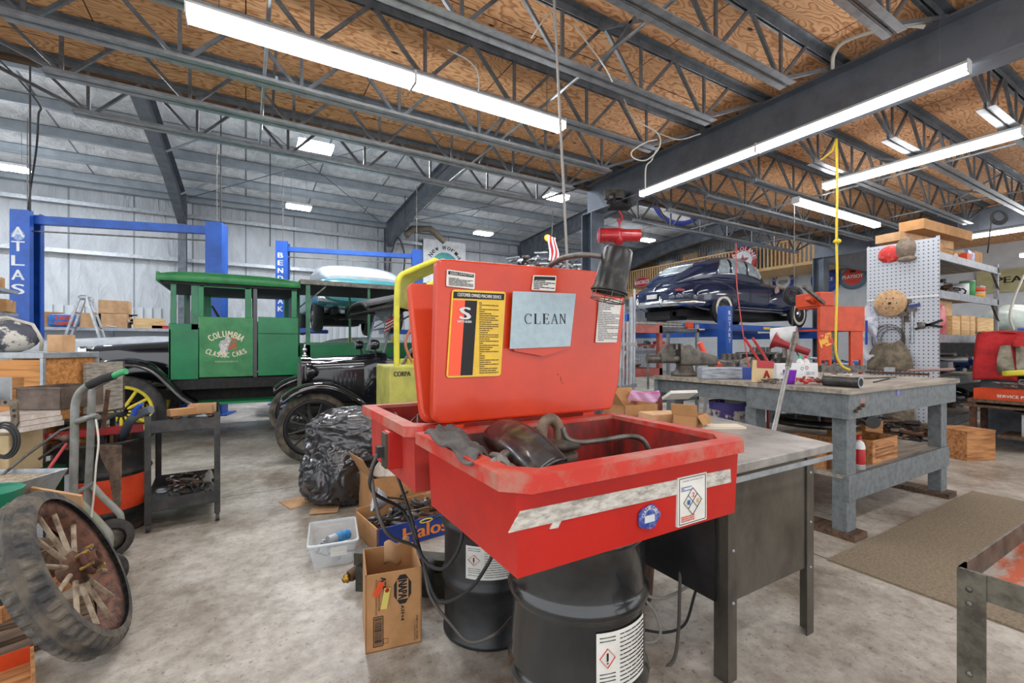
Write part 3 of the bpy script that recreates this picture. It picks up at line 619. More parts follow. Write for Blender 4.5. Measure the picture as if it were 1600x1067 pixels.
a = vang((.976, 1.862), 0); drum_label(d2, .207, .30, .44, a-.5, a+.55)
# steel bench right of the washer
bt = thing('steel_bench', 'grey sheet-steel bench with dusty top right of the red washer', 'bench', (0,0,0))
m_sht = mat('bench_top_steel', '#a5a29d', '#7a7570', rough=.4, metal=.35, scale=5, lo=.4, hi=.62)
m_shp = mat('bench_panel_steel', '#6e6a62', '#4a4640', rough=.32, metal=.55, scale=4, stretch=(1,1,.6), lo=.38, hi=.66)
TP = [(1.36, 1.0), (2.235, 1.0), (2.55, 1.97), (1.36, 1.97)]
MB().prism([(p[0], p[1]) for p in TP], (0,0,.815), X_, Y_, .035).build('worktop', m_sht, bt, bevel=.003)
MB().bx(1.6, 2.16, 1.065, 1.07, .3, .815).build('front_panel', m_shp, bt)
for x, y, sx, sy in ((1.57,1.06,1,1),(2.19,1.06,-1,1),(2.45,1.9,-1,-1),(1.57,1.9,1,-1)):
    b = MB(); b.bx(min(x,x+sx*.055), max(x,x+sx*.055), y-.003, y+.003, 0, .815); b.bx(x-.003, x+.003, min(y,y+sy*.055), max(y,y+sy*.055), 0, .815); lg = b.build('leg', m_shp, bt)
    if y < 1.5:
        k = MB()
        for z in (.72, .5, .3): k.sph((x+sx*.03, y-.004, z), .007, 8)
        k.build('rivets', m_galv, lg)
MB().bx(1.55, 1.56, 1.1, 1.9, .3, .8).build('side_panel', m_black, bt)
MB().bx(1.39, 1.40, 1.0, 1.02, .83, .84).build('bolt', m_galv, bt)
MB().bx(1.40, 2.2, .985, .99, .79, .81).build('edge_strip', m_galv, bt)
pot = thing('pail', 'dark rusty pail on the floor under the steel bench', 'pail', G(1035, 1000, 0)+V((.1,.35,0)))
MB().lathe([(0,0),(.13,0),(.15,.02),(.165,.24),(.172,.25),(.16,.245),(.145,.03),(0,.03)], n=28).build('body', m_rust, pot)
# ------------------------------------------------------------ boxes
def carton(name, label, c, size, rz=0, m=None, group=None, opened=None, tape=True, cat='box', flaps=(), parent=None):
    m = m or m_card; w_, d, h = size; t = thing(name, label, cat, c, rz, group)
    if opened:
        b = MB(); th = .006
        b.bx(-w_/2, w_/2, -d/2, -d/2+th, 0, h); b.bx(-w_/2, w_/2, d/2-th, d/2, 0, h); b.bx(-w_/2, -w_/2+th, -d/2, d/2, 0, h); b.bx(w_/2-th, w_/2, -d/2, d/2, 0, h); b.bx(-w_/2, w_/2, -d/2, d/2, 0, th)
        b.build('body', m, t)
        for f in flaps:
            k = MB(); a = f[1]
            if f[0] == 'l': k.box((-w_/2-math.cos(a)*w_*.2, 0, h+math.sin(a)*w_*.2), (w_*.4, d, .004), R=Matrix.Rotation(a, 3, 'Y'))
            if f[0] == 'r': k.box((w_/2+math.cos(a)*w_*.2, 0, h+math.sin(a)*w_*.2), (w_*.4, d, .004), R=Matrix.Rotation(-a, 3, 'Y'))
            if f[0] == 'f': k.box((0, -d/2-math.cos(a)*d*.2, h+math.sin(a)*d*.2), (w_, d*.4, .004), R=Matrix.Rotation(-a, 3, 'X'))
            if f[0] == 'b': k.box((0, d/2+math.cos(a)*d*.2, h+math.sin(a)*d*.2), (w_, d*.4, .004), R=Matrix.Rotation(a, 3, 'X'))
            k.build('flap', m, t)
    else:
        MB().bx(-w_/2, w_/2, -d/2, d/2, 0, h).build('body', m, t, bevel=min(size)*.03)
        if tape: MB().bx(-w_/2-.001, w_/2+.001, -.02, .02, h*.8, h+.001).build('tape', mat('packing_tape', '#bfa27c', rough=.3), t)
    return t
def crate(label, c, size, rz=0, group=None, m=None, lid=False, slot=True, name='wooden_crate'):
    m = m or m_wood; w_, d, h = size; t = thing(name, label, 'crate', c, rz, group); th = .014
    for nm, a in (('front_board', (-w_/2, w_/2, -d/2, -d/2+th)), ('back_board', (-w_/2, w_/2, d/2-th, d/2)), ('end_board', (-w_/2, -w_/2+th, -d/2+th, d/2-th)), ('end_board', (w_/2-th, w_/2, -d/2+th, d/2-th))):
        MB().bx(*a, 0, h).build(nm, m, t, bevel=.002)
    MB().bx(-w_/2+th, w_/2-th, -d/2+th, d/2-th, 0, .012).build('bottom', m, t)
    if lid: MB().bx(-w_/2-.003, w_/2+.003, -d/2-.003, d/2+.003, h, h+.015).build('lid', m, t)
    return t
def heap(name, label, c, size, n, mats, seed=0, cat='parts', rz=0, big=.05):
    rnd = random.Random(seed); b = MB(); w_, d, h = size
    for i in range(n):
        b.cur = rnd.randrange(len(mats)); x = rnd.uniform(-w_/2, w_/2)*.85; y = rnd.uniform(-d/2, d/2)*.85; z = rnd.uniform(.2, 1)*h*(1-.5*(abs(x)/w_*2)**2); k = rnd.random(); s_ = big*rnd.uniform(.4, 1.2)
        R = Matrix.Rotation(rnd.uniform(0, 6), 3, 'Z')@Matrix.Rotation(rnd.uniform(-.9, .9), 3, 'X'); z = max(z*.8, s_*.5)
        if k < .35: a = R@V((s_*rnd.uniform(1, 2.2), 0, 0)); a.z *= .4; b.cyl(V((x, y, z))-a, V((x, y, z))+a, s_*rnd.uniform(.15, .35), n=8)
        elif k < .6: b.box((x, y, z*.8), (s_*1.6, s_*rnd.uniform(.4, 1), s_*rnd.uniform(.3, .8)), R=R)
        elif k < .8: b.lathe([(s_*.4, 0), (s_*.7, 0), (s_*.75, s_*.2), (s_*.7, s_*.35), (s_*.4, s_*.3), (s_*.4, 0)], (x, y, z*.9), R@V((0,0,1)), 10)
        else: b.tube([V((x, y, z*.7))+R@V((s_*1.2*math.cos(t), s_*1.0*math.sin(t), 0)) for t in [j*.6 for j in range(8)]], s_*.12, 5)
    o = b.build(name, mats); o.location = V(c)+V((0, 0, 0)); o.rotation_euler = (0, 0, rz)
    # rebuild about its own base
    return tag(o, label, cat, kind='stuff')
JM = [m_dull, m_rust, m_blackmat, m_galv, mat('oily_brown', '#4d4038', '#2f2824', rough=.5)]
# printed oil box standing open in front of the drums
P0 = G(571, 1023); P1 = G(659, 1003); bw = (P1-P0).length; ang = math.atan2((P1-P0).y, (P1-P0).x); cen = (P0+P1)/2+V((-math.sin(ang), math.cos(ang), 0))*.135
nb = carton('oil_box', 'tall open brown oil carton with black NAPA print and a torn flap inside', cen, (bw, .27, .325), ang, opened=True)
f = -.135
b = MB(); cx, cz = .035, .245; b.prism([(cx+.036, cz+.045-.02), (cx+.036, cz-.045+.02), (cx+.012, cz-.062), (cx-.012, cz-.062), (cx-.036, cz-.045+.02), (cx-.036, cz+.045-.02), (cx-.012, cz+.062), (cx+.012, cz+.062)][::-1], (0, f, 0), X_, Z_, .001)
b.bx(cx-.028, cx+.028, f-.002, f-.0015, cz-.05, cz+.05) if 0 else None; b.build('logo_patch', m_ink, nb)
b = MB(); b.prism([(cx-.024, cz-.042), (cx+.024, cz-.042), (cx+.024, cz+.042), (cx-.024, cz+.042)], (0, f-.001, 0), X_, Z_, .001); b.build('logo_field', m_card, nb)
b = MB(); put_text(b, 'NAPA', (cx, f-.0022, cz), -Z_, X_, .078, .036, .0018); put_text(b, 'ATF', (-.045, f-.001, .285), -Z_, X_, .05, .022, .001); put_text(b, 'ATF+4', (.034, f-.001, .145), -Z_, X_, .065, .013, .0008)
put_text(b, 'AUTOMATIC TRANSMISSION FLUID', (-.073, f-.001, .23), -Z_, X_, .15, .007); put_text(b, 'TRANSMISSION FLUID', (-.062, f-.001, .235), -Z_, X_, .13, .008); put_text(b, '12 - 1 QUART BOTTLES', (.085, f-.001, .06), -Z_, X_, .09, .006); put_text(b, 'PART NO. 75-204', (.095, f-.001, .07), -Z_, X_, .1, .008)
frame2(b, -.065, .085, .019, .062, .0016, f-.0012)
rnd = random.Random(2); z = .028
while z < .14: hh_ = rnd.choice((.001, .002, .0035)); b.bx(-.08, -.05, f-.001, f, z, z+hh_); z += hh_+rnd.choice((.0012, .0025))
frame2(b, -.035, .04, .009, .01, .0006, f-.0012); b.build('print', m_ink, nb)
b = MB(); b.grid(lambda u, v: V((-.02+.12*u, .128-.01*math.sin(u*5), .3+.045*v+.012*math.sin(u*9)-.06*(1-v))), 12, 6); b.build('torn_flap', m_card2, nb, solid=.003)
b = MB()
for i in range(8): b.lathe([(.01, 0), (.018, .004), (.02, .02), (.014, .022), (.012, .0)], (-.08+.045*(i % 4), .02+.06*(i//4), .25), (0, -.3, 1), 12)
o = b.build('fittings', m_dull); o.location = nb.location+V((0,.01,.2)); tag(o, 'metal caps and fittings lying in the open NAPA carton', 'fittings', kind='stuff')
for nm, col, px, py, rr, lb in (('orange_tag', '#e4532b', 591, 920, -.5, 'orange hang tag stuck on the front of the NAPA carton'), ('yellow_tag', '#ddcf6c', 602, 934, -.2, 'pale yellow paper tag with a red dot on the front of the NAPA carton')):
    p = YP(px, py, 1.9); t = thing(nm, lb, 'tag', (p.x, p.y-.006, p.z))
    b = MB(); b.box((0, 0, 0), (.026, .0012, .085 if nm[0] == 'y' else .06), R=Matrix.Rotation(-rr, 3, 'Y')); b.build('tag_paper', mat('tag'+col, col), t)
    if nm[0] == 'y': MB().cyl((.006, -.0015, .033), (.006, -.0005, .033), .009, n=14).build('red_dot', m_red, t)
# clear bin
def clear_bin(label, c, size, rz):
    t = thing('storage_bin', label, 'bin', c, rz); w_, d, h = size; m = mat('cloudy_plastic', '#dfe6ea', rough=.2, alpha=.3, spec=.6)
    def rg(s_, z): return [V(p) for p in rounded3(w_*s_, d*s_, z)]
    def rounded3(a, b_, z): return [(x, y, z) for x, y in rounded([(-a/2, -b_/2), (a/2, -b_/2), (a/2, b_/2), (-a/2, b_/2)], [.03]*4, 4)]
    b = MB(); R = [rg(.8, 0), rg(.98, h)]; b.rings(R, caps=False); b.add(R[0], [tuple(range(len(R[0])))]); b.build('tub', m, t, solid=.003)
    MB().rings([rg(.98, h-.012), rg(1.05, h-.012), rg(1.05, h), rg(.98, h)], caps=False).build('rim', mat('plastic_rim', '#d4dbe0', rough=.25, alpha=.85), t)
    k = MB(); k.box((.03, -d*.455, h*.6), (.09, .002, .05), R=Matrix.Rotation(-.12, 3, 'X')); k.build('bin_label', m_paper, t)
    return t
cb = G(528, 885)+V((.0, .17, 0))
clear_bin('clear plastic bin holding small parts, left of the NAPA carton', cb, (.27, .38, .15), -.15)
heap('small_parts', 'small metal parts in the clear plastic bin', cb+V((0,0,.01)), (.2, .3, .07), 30, [m_dull, m_galv, m_blackmat], 4, big=.025)
can = thing('spray_can', 'blue banded can lying in the clear plastic bin', 'can', cb+V((.03,-.02,.11)), .4)
MB().cyl((-.07,0,0), (.07,0,0), .03, n=20).build('can_body', m_galv, can); MB().cyl((-.02,0,0), (.065,0,0), .031, n=20).build('blue_band', mat('blue_print', '#3f8fc6', '#1d5f98', scale=40), can)
# produce box with parts
hb = thing('produce_box', 'blue printed shallow fruit box full of greasy parts beside the rear drum', 'box', G(650, 878)+V((.1, .45, 0)), .12)
m_halo = mat('halo_blue', '#1f3f9a', '#18347f', rough=.5)
b = MB(); b.bx(-.3, .3, -.2, -.19, 0, .15); b.build('front_panel', m_halo, hb); b = MB(); b.bx(-.3, -.29, -.2, .2, 0, .15); b.bx(.29, .3, -.2, .2, 0, .15); b.bx(-.3, .3, .19, .2, 0, .17); b.bx(-.3, .3, -.2, .2, 0, .006); b.build('tray', m_card, hb)
b = MB(); put_text(b, 'Halos', (.03, -.201, .075), X_, Z_, .32, .085, .004); b.build('lettering', mat('halo_orange', '#f08a2c'), hb)
b = MB(); b.tube([(.03+.045*math.cos(t), -.202, .132+.011*math.sin(t)) for t in [i*PI/10 for i in range(20)]], .004, 5, closed=True); b.build('ring_mark', mat('halo_yellow', '#ecd04a'), hb)
heap('greasy_parts', 'heap of greasy couplings, hoses and tools in the blue fruit box', hb.location+V((0,0,.02)), (.52, .36, .24), 46, JM, 11, big=.06)
fn = thing('oil_funnel', 'dented grey funnel on top of the parts in the fruit box', 'funnel', hb.location+V((-.13,.0,.24)))
b = MB(); b.lathe([(.009, 0), (.012, .07), (.05, .1), (.075, .15), (.078, .16)], (0.05,0,-.03), (-.8, .1, .25), 20); b.build('funnel_cone', m_galv, fn, solid=.002)
# open carton with rags behind
rb = G(612, 808)+V((.06, .2, 0)); carton('rag_box', 'open brown carton with white rags spilling out, by the black bags', rb, (.42, .34, .3), .1, opened=True, flaps=(('l', 1.1),))
def cloth(name, label, c, r, h, m, seed, cat='cloth', sq=1.):
    b = MB(); 
    def fn_(u, v):
        a = u*2*PI; rr = r*math.sqrt(v); n_ = noise.noise(V((math.cos(a)*rr*9, math.sin(a)*rr*9, seed))); return V((math.cos(a)*rr*sq, math.sin(a)*rr, h*(1-v)*(1+.5*n_)+.035*n_*v+.02))
    b.grid(fn_, 40, 14); o = b.build(name, m, solid=.003); o.location = c; return tag(o, label, cat)
m_rag = mat('white_rag', '#c9c4ba', '#9d978c', rough=.9, scale=9)
cloth('rags', 'heap of off-white rags in the open brown carton', rb+V((0,-.02,.27)), .16, .17, m_rag, 3)
# flattened cardboard on the floor
for px, py, s_, rz, lb in ((478, 782, (.34, .24), .3, 'flattened cardboard sheet on the floor left of the black bags'), (508, 798, (.2, .16), -.3, 'small cardboard scrap beside the flattened sheet')):
    o = MB().bx(-s_[0]/2, s_[0]/2, -s_[1]/2, s_[1]/2, 0, .006).build('cardboard_sheet', m_card2); o.location = G(px, py, .0)+V((0,0,.001 if px<500 else .009)); o.rotation_euler = (0,0,rz); tag(o, lb, 'cardboard')
# steel beam and grease gun behind the oil box
p0 = G(560, 900); p1 = G(735, 893)
b = MB(); a = D(560, 862, 2.45); c = D(720, 870, 2.35); d_ = (c-a); n_ = V((-d_.y, d_.x, 0)).normalized()
b.box((a+c)/2+V((0,0,0)), (d_.length, .09, .006), rz=math.atan2(d_.y, d_.x)); b.box((a+c)/2-n_*.045+V((0,0,-.03)), (d_.length, .005, .06), rz=math.atan2(d_.y, d_.x)); b.box((a+c)/2+n_*.045+V((0,0,-.03)), (d_.length, .005, .06), rz=math.atan2(d_.y, d_.x))
b.box((a+c)/2+V((0,0,-.12)), (d_.length*.9, .16, .14), rz=math.atan2(d_.y, d_.x)+.02)
tag(b.build('steel_channel', mat('dark_olive_steel', '#45443a', '#2e2d27', rough=.5, metal=.4, scale=12)), 'dark steel channel lying behind the NAPA carton', 'steel channel')
gg = thing('hose_nozzle', 'brass-tipped dark nozzle poking out left of the NAPA carton', 'nozzle', G(540, 920))
MB().cyl((0.02,0,.06), (.17,.05,.1), .03, .038, 14).build('nozzle_body', mat('bronze_dark', '#6b5238', '#3d3026', rough=.5, metal=.5), gg); MB().lathe([(.008,0),(.014,.0),(.016,.012),(.024,.014),(.024,.03),(.015,.03)], (-.015,-.01,.05), (.9,.3,.25), 12).build('brass_tip', mat('brass', '#b08a3c', rough=.3, metal=.9), gg)
wh = thing('castor', 'small black castor wheel on the floor right of the NAPA carton', 'wheel', G(680, 935)+V((0,.05,0)))
MB().lathe([(.03,-.03),(.075,-.03),(.09,-.015),(.09,.015),(.075,.03),(.03,.03)], (0,0,.09), (.6,-.8,0), 24).build('tyre', m_rubber, wh); MB().lathe([(0,-.032),(.03,-.032),(.03,.032),(0,.032)], (0,0,.09), (.6,-.8,0), 16).build('hub', m_dull, wh)
# black bags
m_bag = mat('bin_bag', '#26272c', rough=.26, spec=.8, bump=.3, bscale=14, coat=.4)
for n_ in []:
    if n_.type == 'TEX_NOISE': n_.inputs['Distortion'].default_value = .8
    if n_.type == 'BUMP': n_.inputs['Distance'].default_value = .015
def bag(name, label, c, r, seed, rz=0, amp=.16):
    b = MB(); n1, n2 = 160, 90; P = []
    for i in range(n2+1):
        th = PI*i/n2
        for j in range(n1):
            ph = 2*PI*j/n1; d = V((math.sin(th)*math.cos(ph), math.sin(th)*math.sin(ph), math.cos(th)))
            e = V([abs(x)**.75*(1 if x > 0 else -1) for x in d]); q = 1.1+amp*noise.noise(d*1.6+V((seed,0,0)))
            w1 = d+V((noise.noise(d*2.2+V((seed,1,0))), noise.noise(d*2.2+V((0,seed,3))), noise.noise(d*2.2+V((5,0,seed)))))*.35
            for kx, ky, kz, am in ((2.0, 3.4, 2.2, .09), (4, 7, 4.5, .05), (7, 11, 8, .026)): q += am*max(0, 1-abs(noise.noise(V((w1.x*kx, w1.y*ky, w1.z*kz+seed))))*2.2)-am*.3
            p = V((e.x*r[0], e.y*r[1], e.z*r[2]))*q; p.z = max(p.z, -r[2]*.92); P.append(p+V((0,0,r[2]*.92)))
    b.add(P, [(i*n1+j, (i+1)*n1+j, (i+1)*n1+(j+1) % n1, i*n1+(j+1) % n1) for i in range(n2) for j in range(n1)], True)
    o = b.build(name, m_bag); o.location = c; o.rotation_euler = (0,0,rz); return tag(o, label, 'bag')
c = G(540, 800)+V((.1, .36, 0))
bag('bin_bag', 'black plastic bag on the floor, underneath the other bag', c, (.32, .29, .25), 2.2, .3)
bag('bin_bag', 'black plastic bag lying on top of the other bag, beside the vintage car wheel', c+V((.09,.08,.33)), (.37, .29, .2), 7.7, -.35, .13)
# ------------------------------------------------------------ wheel makers
def tyre_mb(R, rr, w_, lug=0, n=96, mats=False):
    b = MB(); pr = []; k = 12
    for i in range(k+1):
        a = PI*i/k; x = -math.cos(a)*w_/2; y = rr+(R-rr)*(math.sin(a)**.55); pr.append((y, x))
    m = n; P = []
    for j in range(m):
        t = 2*PI*j/m
        for i, (r, x) in enumerate(pr):
            q = r
            if lug and (i <= 4 or i >= k-4) and (j//2) % 2 and 2 <= i <= k-2: q = r-lug
            if lug and i in (5, 7): q = r-lug*1.2
            P.append(V((x, math.cos(t)*q, math.sin(t)*q)))
    K = k+1
    b.add(P, [(j*K+i, ((j+1) % m)*K+i, ((j+1) % m)*K+i+1, j*K+i+1) for j in range(m) for i in range(k)], not lug)
    return b
def rotX2(axis):      # maps local x axis to the given wheel axis
    return V((1,0,0)).rotation_difference(V(axis).normalized()).to_matrix().to_4x4()
def wheel_parts(t, c, R, w_, n, axis, m_sp, m_rimm, m_hub, m_ty, tr=.12, lug=0, sp=.018, hub=.07, rot=0, dish=0, nseg=96):
    """felloe + tyre + spokes + hub as children of t, wheel axis along `axis`"""
    M = Matrix.Translation(c)@rotX2(axis); rr = R*(1-tr*1.0); MD = M@Matrix.Translation((dish,0,0))
    w0 = MB().lathe([(rr-.045, -w_*.28), (rr+.004, -w_*.36), (rr+.004, w_*.36), (rr-.045, w_*.28), (rr-.05, 0), (rr-.045, -w_*.28)], (0,0,0), (1,0,0), 48).xf(M).build('wheel', m_rimm, t)
    tyre_mb(R, rr, w_, lug, nseg).xf(M).build('tyre', m_ty, w0)
    for i in range(n):
        a = 2*PI*(i+rot)/n; d = V((0, math.cos(a), math.sin(a))); MB().tube([d*hub*.7, d*(rr*.6), d*(rr-.03)], [sp, sp*.85, sp*.95], 8).xf(MD).build('spoke', m_sp, w0)
    MB().lathe([(0,-.05),(hub*.45,-.05),(hub*.5,-.02),(hub,-.015),(hub*1.02,.015),(hub*.5,.02),(hub*.45,.05),(0,.05)], (0,0,0), (1,0,0), 20).xf(MD).build('hub', m_hub, w0)
    return w0
# ------------------------------------------------------------ left foreground
m_tread = mat('worn_tyre_rubber', '#37383a', '#6b6459', rough=.8, scale=9, bump=.15)
m_spoke = mat('weathered_wood_spoke', '#a39580', '#6b5b4a', rough=.8, scale=16)
m_rrim = mat('rusty_pink_rim', '#75503f', '#43302a', rough=.8, scale=24, bump=.2)
c = V((-.628, 2.525, .352)); n = V((.875, .02, .41)).normalized()
lw = thing('spoked_wheel', 'old wooden-spoked wheel with a worn tyre leaning at the left, nearest the camera', 'wheel', (c.x, c.y, 0))
wheel_parts(lw, V((0,0,c.z)), .3635, .125, 12, n, m_spoke, m_rrim, m_rust, m_tread, tr=.17, lug=.011, sp=.0105, hub=.07, dish=.022, nseg=200)
M = Matrix.Translation((0,0,c.z))@rotX2(n)@Matrix.Translation((.022,0,0))
MB().tube([(.05+.0, .05*math.cos(t), .05*math.sin(t)) for t in [i*PI/10 for i in range(20)]], .012, 6, closed=True).xf(M).build('hub_ring', mat('dark_red_rust', '#5d332c', '#33231f', rough=.7, scale=20), lw)
for i in range(6): a = i*PI/3; MB().cyl((.03, .055*math.cos(a), .055*math.sin(a)), (.075, .055*math.cos(a), .055*math.sin(a)), .007, n=6).xf(M).build('hub_bolt', mat('bolt_yellowed', '#a98a3a', '#5a4a30', rough=.6, scale=30), lw)
MB().lathe([(0,-.05),(.032,-.05),(.036,.0),(.036,.08),(.03,.085),(.026,.08),(.026,.02),(0,.02)], (0,0,0), (1,0,0), 18).xf(M).build('hub_sleeve', m_rust, lw)
# hand truck
ht = thing('hand_truck', 'grey tubular hand truck with black grip standing before the orange and black drum', 'hand truck', (0,0,0))
m_htr = mat('hand_truck_grey', '#8d8f8d', '#74766f', rough=.5, metal=.3, scale=9)
def L_(px, py): return D(px, py, 2.62)
def R_(px, py): return D(px, py, 2.8)
MB().tube(smooth([L_(112,835), L_(114,780), L_(116,700), L_(117,640), L_(122,618), L_(134,605), L_(152,595), L_(176,588)]), .0205, 12).build('frame_tube', m_htr, ht)
MB().tube(smooth([R_(133,880), R_(136,800), R_(140,720), R_(143,640), R_(144,612), R_(152,601), R_(172,592)]), .0195, 12).build('frame_tube', m_htr, ht)
MB().tube([L_(139,602), L_(160,592), L_(178,587)], .024, 12).build('grip', m_blackmat, ht); MB().tube([L_(177,587), L_(190,582), L_(197,580)], .018, 12).build('grip_end', mat('green_plastic', '#2f9a5d', rough=.4), ht)
MB().tube(smooth([L_(118,659), L_(130,655), R_(146,650), R_(153,652)]), .017, 10).build('crossbar', m_htr, ht)
MB().tube(smooth([L_(116,772), (L_(130,764)+R_(130,764))/2, R_(143,755)]), .014, 10).build('crossbar', m_htr, ht)
MB().tube(smooth([L_(118,777), L_(140,800), L_(162,824), L_(171,836), L_(171,850), L_(167,885)]), .019, 12).build('axle_brace', mat('hand_truck_greenish', '#7d8368', '#8d8f8d', rough=.5, scale=9), ht)
MB().tube(smooth([R_(143,757), R_(162,778), R_(182,797), R_(189,808), R_(188,830), R_(182,862)]), .018, 12).build('axle_brace', _M['hand_truck_greenish'], ht)
for px, py, r, z_ in ((172, 858, .118, 2.72), (163, 905, .1, 2.35)):
    p = D(px, py, z_); p.z = r
    w0 = MB().lathe([(r*.6,-.025),(r*.95,-.028),(r,-.012),(r,.012),(r*.95,.028),(r*.6,.025)], p, (.45,-.8,0), 28).build('wheel', m_rubber, ht)
    MB().lathe([(0,-.02),(r*.25,-.022),(r*.62,-.008),(r*.62,.008),(r*.25,.022),(0,.02)], p, (.45,-.8,0), 24).build('wheel_disc', m_dull, w0)
p = G(118, 865, .01); MB().box((p.x+.05, p.y+.15, .012), (.34, .2, .008), rz=.5).build('toe_plate', m_htr, ht)
# orange and black drum
dc = D(161, 845, 3.2); dc.z = 0
m_dor = mat('drum_orange', '#e24a22', '#c93f1d', rough=.5, scale=6)
d3 = drum(dc, .262, .63, mat('drum_black_worn', '#1d1d1e', '#4a4138', rough=.5, scale=12, lo=.5, hi=.75), 'black drum with a wide orange band, open and full of rods, behind the hand truck', (.14, .41), opened=True, mband=(m_dor, .155, .385))
MB().lathe([(.2655, .04), (.2655, .0)], n=40).build('rust_edge', m_rust, d3)
b = MB(); rnd = random.Random(8)
for i in range(9):
    a = rnd.uniform(0, 6); r = rnd.uniform(0, .17); p = V((math.cos(a)*r, math.sin(a)*r, .05)); b.cyl(p, p+V((rnd.uniform(-.1,.1), rnd.uniform(-.1,.1), .55+.16*rnd.random())), .008+.008*rnd.random(), n=7)
o = b.build('metal_rods', [m_rust]); o.location = dc+V((0,0,.04)); tag(o, 'rusty rods and bars standing in the orange and black drum', 'rods', kind='stuff')
b = MB(); p0 = D(176, 700, 2.88)
b.prism([(-.09,.02),(.06,.02),(.055,-.36),(.02,-.42),(.0,-.3),(-.02,-.16),(-.07,-.06)], p0, V((cs,-sn,0)), Z_, .006)
tag(b.build('steel_bracket', mat('rust_brown_plate', '#7b6656', '#4f3f35', rough=.7, scale=14)), 'rust-brown curved steel bracket hanging on the side of the orange and black drum', 'bracket')
rt = thing('red_tool_tray', 'long red steel tray lying across the top of the orange and black drum', 'tray', D(155, 684, 3.15))
rt.rotation_euler = (0, 0, .15); b = MB(); b.bx(-.33, .24, -.03, .03, 0, .004); b.bx(-.33, .24, -.03, -.026, 0, .05); b.bx(-.33, .24, .026, .03, 0, .05); b.build('tray_body', m_red, rt)
rt.location.z = .66
for pts, r, m, lb in (
    ([D(60,770,2.5), D(72,738,2.55), D(105,692,2.62)], .008, mat('faded_red_rod', '#c94b50'), 'faded red rod leaning from the grey tray to the clamp'),
    ([D(-4,748,2.4), D(40,712,2.5), D(95,672,2.6), D(120,665,2.7)], .008, m_dull, 'long grey steel rod lying across the shelf clutter'),
    ([D(60,718,2.45), D(85,700,2.5), D(102,690,2.6)], .007, m_blackmat, 'short black rod under the long grey rod')):
    tag(MB().tube(pts, r, 8).build('steel_rod', m), lb, 'rod')
cable('wire', [D(150,655,2.6), D(154,690,2.6), D(150,730,2.6), D(146,780,2.6), D(137,850,2.6)], .005, m_wcable, 'pale wire hanging down the hand truck', cat='wire')
b = MB(); p = D(103, 684, 2.62); b.sph(p, (.03,.025,.02), 12); b.cyl(p-V((.07,0,-.02)), p+V((.06,0,-.03)), .012, n=10); b.cyl(p, p+V((0,.02,-.07)), .01, n=8); tag(b.build('pipe_clamp', mat('clamp_rust', '#6f5546', '#3f302a', rough=.7, scale=30)), 'rusty pipe clamp at the end of the red rod', 'clamp')
# black utility cart
uc = thing('utility_cart', 'black two-shelf utility cart with grimy trays, right of the orange drum', 'cart', D(287, 815, 3.2)*1)
uc.location.z = 0; uc.rotation_euler = (0,0,.05)
m_cart = mat('cart_black', '#2f3032', '#494744', rough=.45, scale=8, metal=.2)
cw, cd = .43, .72
for z, nm in ((.14, 'lower_tray'), (.68, 'upper_tray')):
    b = MB(); b.bx(-cw/2, cw/2, 0, cd, z, z+.004); b.bx(-cw/2, cw/2, 0, .004, z, z+.085); b.bx(-cw/2, cw/2, cd-.004, cd, z, z+.085); b.bx(-cw/2, -cw/2+.004, 0, cd, z, z+.085); b.bx(cw/2-.004, cw/2, 0, cd, z, z+.085); b.build(nm, m_cart, uc)
for x in (-1, 1):
    for y in (0, 1):
        b = MB(); X = x*cw/2; Yy = y*cd; b.bx(min(X, X-x*.035), max(X, X-x*.035), Yy-.003, Yy+.003, .06, .8); b.bx(X-.003, X+.003, min(Yy, Yy+(.035 if y == 0 else -.035)), max(Yy, Yy+(.035 if y == 0 else -.035)), .06, .8); lg = b.build('leg', m_cart, uc)
        MB().cyl((X-x*.015-.012, Yy+(.02 if y == 0 else -.02), .03), (X-x*.015+.012, Yy+(.02 if y == 0 else -.02), .03), .03, n=16).build('castor', m_rubber, lg)
def cartloc(x, y, z): return uc.location+Matrix.Rotation(.05, 3, 'Z')@V((x, y, z))
heap('greasy_tools', 'greasy tools and fittings on the lower tray of the black cart', cartloc(0,.33,.15), (.34, .6, .11), 44, JM, 21, big=.045, rz=.05)
heap('greasy_tools', 'tools and fittings on the upper tray of the black cart', cartloc(0,.3,.69), (.34, .56, .09), 28, JM, 22, big=.04, rz=.05)
carton('small_box', 'small open tan carton at the back right of the black cart top', cartloc(.1,.42,.75), (.17, .16, .07), -.1, m_card2, opened=True)
carton('small_box', 'tilted tan carton flap standing on the front of the black cart top', cartloc(-.02,.2,.77), (.17, .06, .05), .5, m_card, tape=False)
b = MB(); b.grid(lambda u, v: cartloc(.1+.07*u+.01*math.sin(v*9), .25+.1*v, .2+.12*math.sin(u*2.8)*(.6+.4*math.sin(v*5+u*4))), 10, 10); tag(b.build('plastic_bag', mat('clear_bag', '#b9b9b0', rough=.25, alpha=.6)), 'crumpled clear plastic bag on the lower tray of the black cart', 'bag')
gh = thing('grease_hose', 'grey ribbed hose and blue valve rising over the left side of the black cart', 'hose', (0,0,0))
MB().tube(smooth([D(188,690,3.3), D(196,672,3.2), D(206,655,3.1), D(222,645,3.1), D(236,640,3.1)]), .028, 10).build('hose_body', mat('slate_hose', '#5d6570', rough=.6), gh)
MB().tube([D(208,648,3.05), D(212,640,3.05), D(220,632,3.05)], .016, 8).build('valve', mat('valve_blue', '#2c51b8', rough=.4), gh); MB().bar(D(206,642,3.04), D(224,630,3.04), .012, .012).build('valve_lever', _M['valve_blue'], gh)
